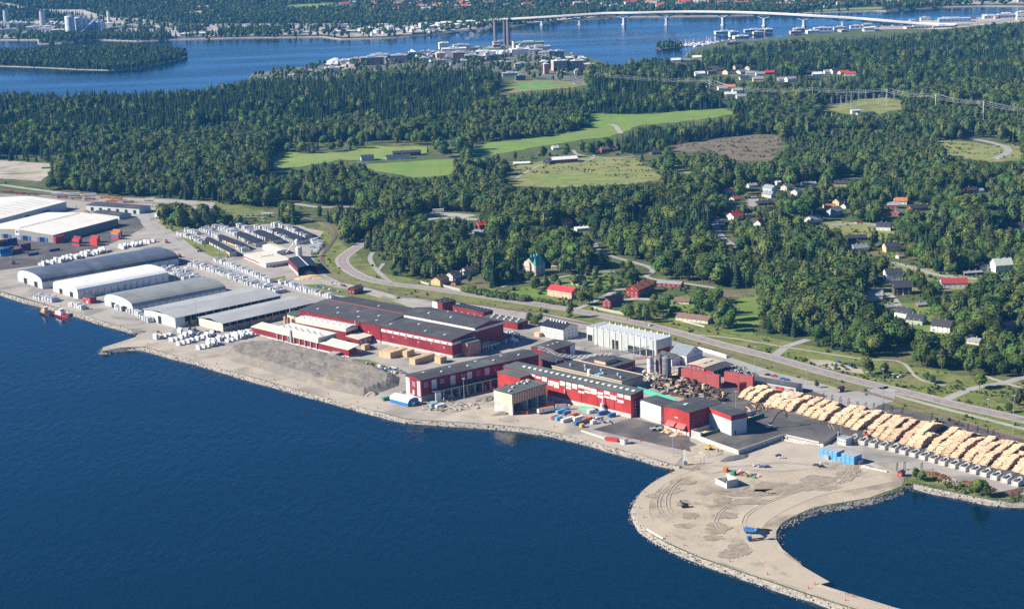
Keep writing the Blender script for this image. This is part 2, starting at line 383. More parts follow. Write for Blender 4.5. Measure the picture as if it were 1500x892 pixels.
sheet_w('terrain', FAR_W, M_FARL, 0.0, 170)
ISL_PX = [(-120, 94), (0, 96), (60, 98), (120, 101), (160, 102), (200, 99.5), (235, 93), (262, 86.5), (275, 82), (262, 77), (225, 74), (150, 74), (60, 77), (-120, 84)]
def edge_d(x, y, poly):
    d = 1e9; n = len(poly)
    for i in range(n):
        ax, ay = poly[i]; bx, by = poly[(i+1) % n]; t = max(0, min(1, ((x-ax)*(bx-ax)+(y-ay)*(by-ay))/((bx-ax)**2+(by-ay)**2))); d = min(d, hypot(x-ax-t*(bx-ax), y-ay-t*(by-ay)))
    return d
ISL_W = [G0(*p) for p in ISL_PX]; _ic = G0(150, 86)
def hisl(x, y): return .9+16*min(1, edge_d(x, y, ISL_W)/90)*math.exp(-((x-_ic[0])/260)**2-((y-_ic[1])/150)**2)
sheet_w('island', ISL_W, M_LAND, 0.0, 30, hf=hisl)
MOLE_PX = [(959, 70.5), (965, 68.5), (980, 66.5), (990, 66), (1000, 69), (985, 71), (968, 72)]
sheet_w('island', [G0(*p) for p in MOLE_PX], M_LAND, 0, 20)

# embankments: sloping skirt from the land edge down to the sea bed
def skirt(name, pts, m, out, zl=-1.5, off=.02, hf=Hs, cw=False, jit=1.2):
    P = [Vector((x, y, 0)) for x, y in pts]; B = MB(); n = len(P); rows = []
    P = resamp(P, 9) if n < 400 else P; n = len(P)
    for i, p in enumerate(P):
        d = (P[min(i+1, n-1)]-P[max(i-1, 0)]).normalized(); nn = Vector((d.y, -d.x, 0))*(-1 if cw else 1)
        h0 = hf(p.x, p.y)+off; r = []
        for k in range(4):
            t = k/3; j = (mnoise(Vector((p.x*.11, p.y*.11, k*3.3)))*jit) if k else 0
            q = p+nn*(out*t+j); r.append((q.x, q.y, h0+(zl-h0)*t+(j*.3)))
        rows.append(r)
    for i in range(n-1):
        for k in range(3): B.quad(rows[i][k], rows[i][k+1], rows[i+1][k+1], rows[i+1][k])
    o = B.build(name, m); recalc_up(o.data); o['kind'] = 'structure'; return P
skirt('embankment', [G0(*p) for p in SHORE_MAIN], M_ROCK, 5.0)
skirt('embankment', [G0(*p) for p in BACK_MAIN], M_ROCK, 6.0)
skirt('embankment', FAR_W[:len(FAR_SH)], M_ROCK, 4.0)
skirt('embankment', ISL_W+[ISL_W[0]], M_ROCK, 3.0, hf=hisl)
skirt('embankment', [G0(*p) for p in MOLE_PX+MOLE_PX[:1]], M_ROCK, 4.0)

# ---- sheets (photograph pixel outlines)
YARD = [(-420, 332), (-160, 389), (0, 426), (75, 448), (160, 473), (203, 487), (201, 493), (150, 509), (150, 514), (190, 507), (213, 507.5), (250, 518), (360, 549), (500, 587), (560, 604), (596, 613), (660, 617), (721, 621), (775, 626), (820, 634), (912, 659), (972, 676), (996, 682),
  (1080, 690), (1240, 700), (1320, 700), (1345, 694), (1380, 702), (1430, 715), (1480, 722), (1700, 745), (1700, 690), (1500, 652), (1411, 627), (1361, 610), (1300, 594), (1262, 578), (1220, 566), (1139, 546), (1085, 528.5), (1040, 515), (1000, 503), (985, 499), (930, 487), (870, 474), (800, 459), (760, 456), (700, 447), (630, 440), (584, 434), (536, 421), (500, 414), (480, 404), (462, 392), (470, 378), (484, 362), (476, 340), (440, 331), (400, 328), (330, 332), (270, 338), (240, 330), (232, 318), (262, 312), (300, 310), (330, 302), (310, 296), (250, 292), (0, 284), (-420, 262)]
sheet('ground', YARD, M_YARD, .08, 40, label='grey paved yard of the sawmill and harbour')
sheet('ground', [(322, 520), (300, 508), (215, 497), (190, 500), (150, 510), (212, 508), (250, 518.5), (360, 549.5), (441, 572), (541, 599.5), (596, 613.5), (660, 617.5), (721, 621.5), (775, 626.5), (820, 634.5), (912, 659.5), (990, 681), (1000, 668), (930, 650), (870, 632), (810, 602), (800, 590), (700, 590), (640, 590), (600, 590), (560, 585)], M_GRAV, .16, 40, label='pale gravel strip along the shore')
sheet('ground', [(1000, 660), (1010, 652), (1040, 645), (1110, 655), (1150, 640), (1200, 650), (1260, 672), (1310, 690), (1325, 702), (1321, 712), (1273, 729), (1231, 736), (1191, 743), (1160, 757), (1145, 766), (1137, 778), (1137, 790), (1146, 804), (1171, 824), (1188, 843), (1205, 857), (1312, 890), (1480, 933), (1400, 932), (1253, 891), (1174, 866), (1089, 837.5), (1024, 815), (977, 794), (957, 782), (943, 769), (935, 755), (933, 742), (937, 730), (950, 716), (974, 701), (996, 690), (1000, 683)], M_SAND, .16, 18, label='sandy fill of the new headland')
sheet('ground', [(1010, 655), (1045, 646), (1070, 655), (1110, 652), (1150, 641), (1230, 662), (1250, 672), (1220, 684), (1150, 690), (1080, 688), (1040, 694), (1018, 676)], M_GRAV, .26, 20, label='grey gravel parking area')
sheet('ground', [(1058, 560), (1110, 560), (1290, 590), (1380, 612), (1700, 690), (1700, 735), (1500, 712), (1420, 690), (1300, 655), (1200, 632), (1130, 612), (1085, 604), (1060, 590)], M_ASPH, .2, 40, label='dark bark covered log yard')
sheet('ground', [(0, 352), (120, 332), (200, 318), (215, 330), (190, 345), (150, 362), (60, 388), (0, 396), (-100, 400), (-100, 360)], M_ASPH, .2, 40, label='dark asphalt of the container yard')
sheet('ground', [(868, 629), (925, 613), (968, 622), (1009, 638), (1010, 646), (1022, 652), (1013, 662)], M_ASPH, .24, 20, label='dark asphalt apron below the red hall')
sheet('ground', [(1027, 643), (1075, 634), (1150, 600), (1232, 626), (1226, 636), (1140, 640), (1082, 662)], M_ASPH, .24, 20, label='dark asphalt platform beside the grey block')
# verges inside the yard
for q in ([(262, 336), (300, 352), (340, 366), (335, 375), (318, 382), (290, 368), (262, 345)], [(300, 384), (345, 397), (390, 410), (417, 404), (420, 414), (395, 417), (350, 405), (318, 392)],
          [(232, 318), (262, 312), (305, 316), (300, 322), (275, 334), (255, 340), (236, 329)], [(440, 418), (470, 416), (540, 432), (590, 446), (600, 452), (530, 438), (470, 428)],
          [(500, 525), (540, 527), (590, 545), (580, 550), (540, 541)], [(325, 313), (380, 312), (402, 316), (398, 320), (330, 318)], [(1390, 712), (1450, 722), (1490, 732), (1440, 730), (1400, 720), (1345, 706), (1330, 703), (1340, 692)]):
    sheet('grass_verge', q, M_VERGE, .2, 20)
# corridor verges between railway, service road and main road
CORR = [(462, 324), (478, 331), (470, 345), (455, 372), (470, 398), (500, 413), (536, 421), (584, 433), (630, 439), (700, 446), (800, 458), (870, 473), (930, 486), (985, 498), (1040, 514), (1085, 528), (1139, 546), (1220, 566), (1262, 577), (1300, 593), (1361, 609), (1411, 626), (1500, 651), (1700, 700),
        (1700, 600), (1500, 560), (1400, 548), (1250, 520), (1100, 488), (1000, 470), (900, 455), (800, 436), (700, 420), (620, 412), (560, 400), (530, 380), (520, 370), (505, 360), (480, 340)]
sheet('grass_verge', CORR, M_VERGE, .12, 30, label='grassy verge between the railway and the road')
FIELDS = [('field', [(395, 242), (402, 221), (447, 226.5), (512, 223), (544, 215), (627, 214.5), (622, 225), (566, 234), (488, 237), (402, 250)], M_CROP),
          ('field', [(534, 241), (664, 233), (668, 257), (604, 260), (537, 248)], M_FIELD),
          ('field', [(859, 167), (900, 168), (955, 167.5), (1000, 163), (1060, 159), (1079, 167.5), (1045, 173), (1009, 178), (942, 184), (910, 195), (888, 201), (816, 211), (727, 227), (690, 234), (690, 215), (700, 210.5), (808, 200), (864, 186.5)], M_FIELD),
          ('meadow', [(735, 264), (754, 243), (800, 235), (870, 230), (931, 232), (977, 264), (923, 270), (808, 276), (745, 272)], M_MEAD),
          ('field', [(760, 262), (800, 254), (905, 254), (922, 269), (808, 275)], M_FIELD),
          ('clearing', [(975, 214), (1040, 204), (1098, 197), (1140, 199), (1152, 215), (1130, 236), (1090, 238), (1050, 225), (990, 222)], M_CLEAR),
          ('meadow', [(972, 238), (1023, 254), (1017, 264), (995, 252)], M_MEAD),
          ('meadow', [(726, 131), (760, 118), (860, 117), (862, 126), (790, 133), (740, 137)], M_MEAD),
          ('sports_pitch', [(753, 127), (771, 119.5), (805, 119.5), (812, 125), (789, 131), (762, 130.5)], M_PITCH),
          ('meadow', [(1195, 163), (1215, 152), (1240, 148), (1288, 142), (1322, 148), (1322, 160), (1288, 168), (1235, 168)], M_MEAD),
          ('meadow', [(1369, 203), (1417, 208), (1450, 213), (1482, 212), (1500, 215), (1500, 236), (1450, 238), (1390, 227)], M_MEAD),
          ('meadow', [(1085, 428), (1112, 424), (1116, 470), (1098, 492), (1060, 486), (1078, 455)], M_LAWN),
          ('meadow', [(1062, 425), (1110, 427), (1108, 436), (1058, 434)], M_CLEAR),
          ('ground', [(0, 235), (40, 238), (75, 240), (74, 256), (60, 266), (20, 263), (0, 262), (-80, 262), (-80, 235)], M_GRAV),
          ('meadow', [(0, 246), (40, 249), (65, 254), (30, 257), (0, 256)], M_MEAD),
          ('garden', [(745, 428), (770, 420), (810, 418), (850, 400), (905, 404), (918, 415), (880, 430), (830, 440), (760, 438)], M_LAWN),
          ('garden', [(965, 446), (1000, 432), (1030, 440), (1060, 462), (1044, 476), (980, 466)], M_LAWN),
          ('garden', [(1265, 450), (1300, 440), (1360, 446), (1400, 470), (1400, 495), (1330, 490), (1270, 470)], M_LAWN),
          ('garden', [(1290, 330), (1330, 345), (1325, 372), (1300, 380), (1290, 350)], M_LAWN),
          ('garden', [(1120, 326), (1170, 330), (1240, 345), (1320, 352), (1310, 330), (1200, 320), (1130, 318)], M_MEAD),
          ('garden', [(1330, 318), (1400, 320), (1420, 345), (1360, 355), (1320, 345)], M_MEAD),
          ('garden', [(1308, 385), (1380, 398), (1450, 410), (1440, 424), (1380, 425), (1320, 430), (1290, 425), (1300, 405)], M_MEAD),
          ('garden', [(1345, 290), (1400, 282), (1450, 289), (1430, 298), (1360, 301)], M_MEAD),
          ('meadow', [(310, 294), (330, 300), (385, 309), (390, 319), (330, 311)], M_VERGE)]
def ragged(q, amp, sp=11):
    w_ = [Vector((a, b, 0)) for a, b in W2(q)]; P = resamp(w_+[w_[0]], sp)[:-1]
    return [(p.x+amp*mnoise(Vector((p.x*.04, p.y*.04, 1.3)))*1.6+rnd.uniform(-amp, amp)*.35, p.y+amp*mnoise(Vector((p.x*.04, p.y*.04, 7.7)))*1.6+rnd.uniform(-amp, amp)*.35) for p in P]
for nm, q, m_ in FIELDS: sheet_w(nm, ragged(q, {'lawn': 2.5, 'ground': 2.5, 'clearing': 18}.get(nm, 7)), m_, .3, 22)
sheet('ground', [(1172, 529), (1190, 526), (1212, 528), (1262, 541), (1266, 548), (1220, 542)], M_GRAV, .3, 20, label='gravel lay-by beside the road')
sheet('ground', [(1195, 590), (1220, 577), (1265, 572), (1300, 566), (1312, 578), (1310, 588), (1265, 600), (1225, 596)], M_ROAD, .3, 20, label='asphalt turning area at the yard gate')
# ---- roads
MAIN_ROAD = [(540, 350), (528, 359), (506, 374), (501, 384), (512, 396), (536, 408), (572, 416), (620, 421.5), (680, 430), (760, 442), (831, 453), (912, 469), (960, 479), (1037, 499.5), (1096, 515), (1132, 524), (1220, 549), (1288, 566), (1361, 583), (1401, 593.5), (1452, 604.5), (1500, 615.5), (1700, 665)]
ribbon('road', MAIN_ROAD, 14.5, M_SHLD, .22)
ribbon('road', MAIN_ROAD, 11, M_REDAS, .30, keep=False)
mk = MB()
for s_ in (-4.9, 4.9): ribbon('', MAIN_ROAD, .3, None, .36, shift=s_, keep=False, mb=mk)
ribbon('', MAIN_ROAD, .3, None, .36, keep=False, mb=mk, step=6, dash=2)
o = mk.build('road_marking', M_MARK); recalc_up(o.data); o['kind'] = 'structure'
for nm, q, wd, m_, of in [
    ('road', [(528, 359), (560, 345), (600, 330), (640, 320), (700, 322)], 11, M_ROAD, .24),
    ('road', [(408, 296), (440, 300), (470, 304), (520, 303)], 9, M_ROAD, .22),
    ('road', [(0, 271), (100, 284), (250, 297), (320, 302), (345, 309), (400, 313)], 9, M_SHLD, .26),
    ('road', [(220, 290), (212, 318), (222, 335), (250, 352), (300, 376), (345, 396), (395, 415), (440, 427), (480, 440)], 12, M_ROAD, .26),
    ('road', [(470, 412), (536, 424), (584, 438), (630, 447), (700, 455)], 8, M_SHLD, .26),
    ('road', [(985, 503), (1026, 513.5), (1085, 533), (1139, 551), (1184, 567), (1225, 580)], 11, M_ROAD, .26),
    ('path', [(1290, 571), (1308, 578), (1373, 596), (1500, 628.5), (1700, 680)], 5, M_SHLD, .26),
    ('road', [(1132, 523), (1143, 515), (1150, 508.5), (1163, 504), (1184, 497.5)], 8, M_ROAD, .24),
    ('path', [(1020, 491), (1050, 493), (1085, 497.5), (1150, 508.5), (1220, 519.5), (1262, 526)], 3, M_SHLD, .24),
    ('path', [(1270, 527), (1320, 530), (1345, 555), (1385, 565)], 3, M_SHLD, .23),
    ('road', [(1385, 586), (1402, 578), (1430, 568), (1472, 561), (1500, 553), (1560, 545)], 8, M_ROAD, .24),
    ('path', [(1440, 550), (1472, 561), (1500, 569), (1560, 580)], 4, M_SHLD, .23),
    ('road', [(1270, 600), (1282, 588), (1296, 574), (1312, 570)], 10, M_ROAD, .34),
    ('road', [(871, 357), (876, 366), (889, 374), (928, 385), (951, 392), (957, 399), (945, 406), (966, 411), (998, 415), (1050, 423)], 6, M_ROAD, .5),
    ('road', [(1066, 320), (1048, 325), (1051, 338), (1062, 352), (1080, 363)], 8, M_ROAD, .5),
    ('path', [(546, 370), (542, 380), (552, 396), (572, 414)], 5, M_ROAD, .24),
    ('path', [(562, 386), (554, 396)], 4, M_ROAD, .25),
    ('road', [(845, 453), (860, 447), (885, 435), (905, 425), (925, 424)], 6, M_SHLD, .4),
    ('road', [(905, 444), (925, 438), (960, 440)], 9, M_SHLD, .4),
    ('path', [(735, 421), (760, 414), (800, 411), (860, 399), (905, 399)], 4, M_SHLD, .4),
    ('road', [(1417, 203), (1450, 209), (1468, 214), (1477, 219), (1474, 226), (1455, 233)], 11, M_ROAD, .45),
    ('road', [(910, 196), (905, 190), (903, 186), (893, 182)], 8, M_SHLD, .45),
    ('path', [(840, 221), (850, 228), (900, 232), (930, 229)], 5, M_SHLD, .45),
    ('path', [(755, 262), (800, 240), (860, 236), (870, 228)], 4, M_SHLD, .45),
    ('road', [(846, 124), (840, 118), (838, 110), (842, 104)], 12, M_ROAD, .4),
    ('road', [(1105, 288), (1098, 295), (1103, 304), (1108, 290)], 7, M_ROAD, .45),
    ('road', [(1218, 330), (1260, 328), (1280, 330), (1300, 335)], 7, M_ROAD, .45),
    ('road', [(1308, 385), (1335, 392), (1370, 403), (1400, 407), (1440, 410)], 7, M_ROAD, .45),
    ('road', [(1284, 424), (1300, 430), (1315, 445), (1312, 455)], 6, M_SHLD, .45),
    ('road', [(0, 249), (20, 250), (60, 252)], 14, M_SHLD, .4),
    ('road', [(625, 313), (660, 315), (690, 318)], 22, M_SHLD, .4),
    ('path', [(1230, 263), (1260, 261)], 4, M_SHLD, .45)]:
    ribbon(nm, q, wd, m_, of)
# tracks on the headland
ribbon('road', [(1005, 688), (975, 702), (955, 716), (944, 731), (940, 745), (944, 760), (955, 775), (985, 791), (1024, 807), (1089, 829), (1174, 857), (1253, 882), (1400, 922)], 9, M_TRACK, .24)
ribbon('road', [(1300, 701), (1250, 711), (1190, 722), (1130, 748), (1100, 772), (1110, 795), (1150, 826), (1200, 856)], 14, M_TRACK, .28)
M_WETS = mat('damp dark soil', (.33, .28, .215), 1, scale=.25, c2=(.2, .17, .13), bump=.2)
M_TYRE = mat('tyre marks in sand', (.37, .315, .24), 1, scale=.06, c2=(.44, .38, .295))
for (x, y, rx, ry) in [(1128, 714, 13, 5), (998, 706, 8, 3), (982, 719, 9, 3), (1010, 755, 6, 3), (1063, 755, 8, 3), (1052, 772, 8, 4), (1047, 778, 6, 3), (1045, 788, 7, 2.5), (1084, 804, 6, 5), (1060, 733, 7, 3), (1030, 722, 5, 2), (1150, 719, 12, 3), (1175, 713, 12, 4), (1200, 703, 12, 4), (1110, 722, 20, 3), (1000, 737, 5, 3), (1072, 716, 12, 3), (955, 727, 5, 2), (1095, 735, 14, 2.5), (1210, 715, 9, 3), (1068, 812, 7, 4), (1238, 697, 8, 5), (1250, 686, 5, 6), (1002, 770, 6, 2)]:
    p = G(x, y); n = 18; sheet_w('damp_patch', [(p.x+rx*cos(2*pi*k/n)*rnd.uniform(.6, 1.25), p.y+ry*2.2*sin(2*pi*k/n)*rnd.uniform(.6, 1.25)) for k in range(n)], M_WETS, .3+.012*(x % 9), 8)
for q in [[(1000, 700), (970, 722), (965, 745), (985, 768), (1020, 785)], [(1010, 698), (985, 715), (978, 742), (1000, 765), (1060, 790), (1120, 812)], [(1240, 706), (1180, 716), (1120, 738), (1090, 760), (1100, 790), (1140, 820)], [(1230, 700), (1170, 709), (1110, 728), (1060, 745), (1050, 770), (1085, 800)], [(1020, 680), (1080, 684), (1150, 678), (1230, 688)], [(1230, 662), (1248, 680), (1238, 700), (1225, 712)], [(1215, 622), (1226, 640), (1234, 655)], [(1015, 655), (1030, 676), (1010, 690)]]:
    for s_ in (-1.1, 1.1): ribbon('tyre_track', q, .5, M_TYRE, .42, shift=s_, keep=False)
# ---- railway: ballast, sleepers, two rails
RAIL = [(440, 318), (460, 323.5), (480, 332), (491, 343), (484, 359), (473, 373), (472, 386), (484, 398), (504, 409), (528, 418), (580, 428), (640, 438), (700, 446.5), (760, 455), (839, 471), (912, 484), (985, 498), (1060, 514.8), (1107, 529), (1157, 544), (1220, 561), (1262, 573), (1315, 588), (1361, 601), (1411, 618.5), (1482, 638.5), (1500, 643.5), (1700, 700)]
ribbon('railway_ballast', RAIL, 4.2, M_BALL, .5, keep=True)
rl = MB()
for s_ in (-.75, .75): ribbon('', RAIL, .16, None, .8, shift=s_, keep=False, mb=rl, thick=.2)
tr = tag(rl.build('rail', M_RAIL), 'single railway track curving behind the sawmill', 'railway track')
# ---- spoil heap
SP_ = W2([(322, 519), (335, 509), (370, 502), (420, 503), (470, 516), (520, 528), (560, 541), (586, 553), (584, 565), (560, 574), (530, 581), (480, 570), (430, 556), (380, 540), (340, 530)])
def hspoil(x, y):
    d = edge_d(x, y, SP_); return 2.5+min(d/9, 1)*4.5+(mnoise(Vector((x*.12, y*.12, 0)))*.9+mnoise(Vector((x*.35, y*.35, 5)))*.5)*min(d/4, 1)
o = sheet_w('spoil_heap', SP_, M_SPOIL, .1, 3.2, hf=hspoil); tag(o, 'long grey spoil heap on the shore beside the kilns', 'spoil heap')
for q in o.data.polygons: q.use_smooth = False
del o['kind']
# quarry strip and shore flats on the far side
for q, m_ in (([(-300, 6), (0, 4), (14, 6), (28, 9), (50, 14), (90, 15), (122, 15), (140, 21), (165, 27), (215, 28), (240, 36), (180, 34), (120, 27), (60, 19), (30, 14), (0, 12), (-300, 14)], M_QUARRY),
          ([(-300, 33), (0, 33), (60, 31), (170, 33), (280, 37), (470, 36), (520, 40), (640, 36), (690, 38), (705, 42), (650, 47), (600, 51), (560, 54), (505, 55), (470, 51.5), (300, 54), (180, 53), (140, 50), (50, 56), (-300, 57)], M_QUARRY),
          ([(1190, 16), (1280, 11), (1295, 11.5), (1290, 14.5), (1230, 16), (1195, 17.3)], M_CROP), ([(418, 9), (470, 6), (500, 8), (480, 14), (425, 17)], M_CROP), ([(740, 37), (790, 33), (870, 26), (880, 22), (820, 27), (750, 32)], M_QUARRY),
          ([(1380, 8), (1500, 6), (1500, 2), (1380, 4)], M_QUARRY), ([(1340, 32), (1400, 28.5), (1453, 25), (1500, 22), (1560, 22), (1500, 33), (1440, 38), (1380, 44), (1300, 44), (1260, 46)], M_QUARRY)):
    sheet('shore_flat', q, m_, .8, 60)
sheet('mill_ground', [(372, 122), (372, 108), (430, 102), (480, 96), (520, 91), (570, 84), (640, 74), (700, 69), (760, 64), (790, 67), (805, 74), (858, 86), (870, 96), (860, 112), (850, 128), (830, 118), (760, 112), (700, 104), (640, 108), (560, 112), (470, 118)], mat('dark mixed mill ground', (.2, .19, .165), 1, scale=.012, c2=(.09, .11, .06)), .5, 40, label='paved ground of the far paper mill')
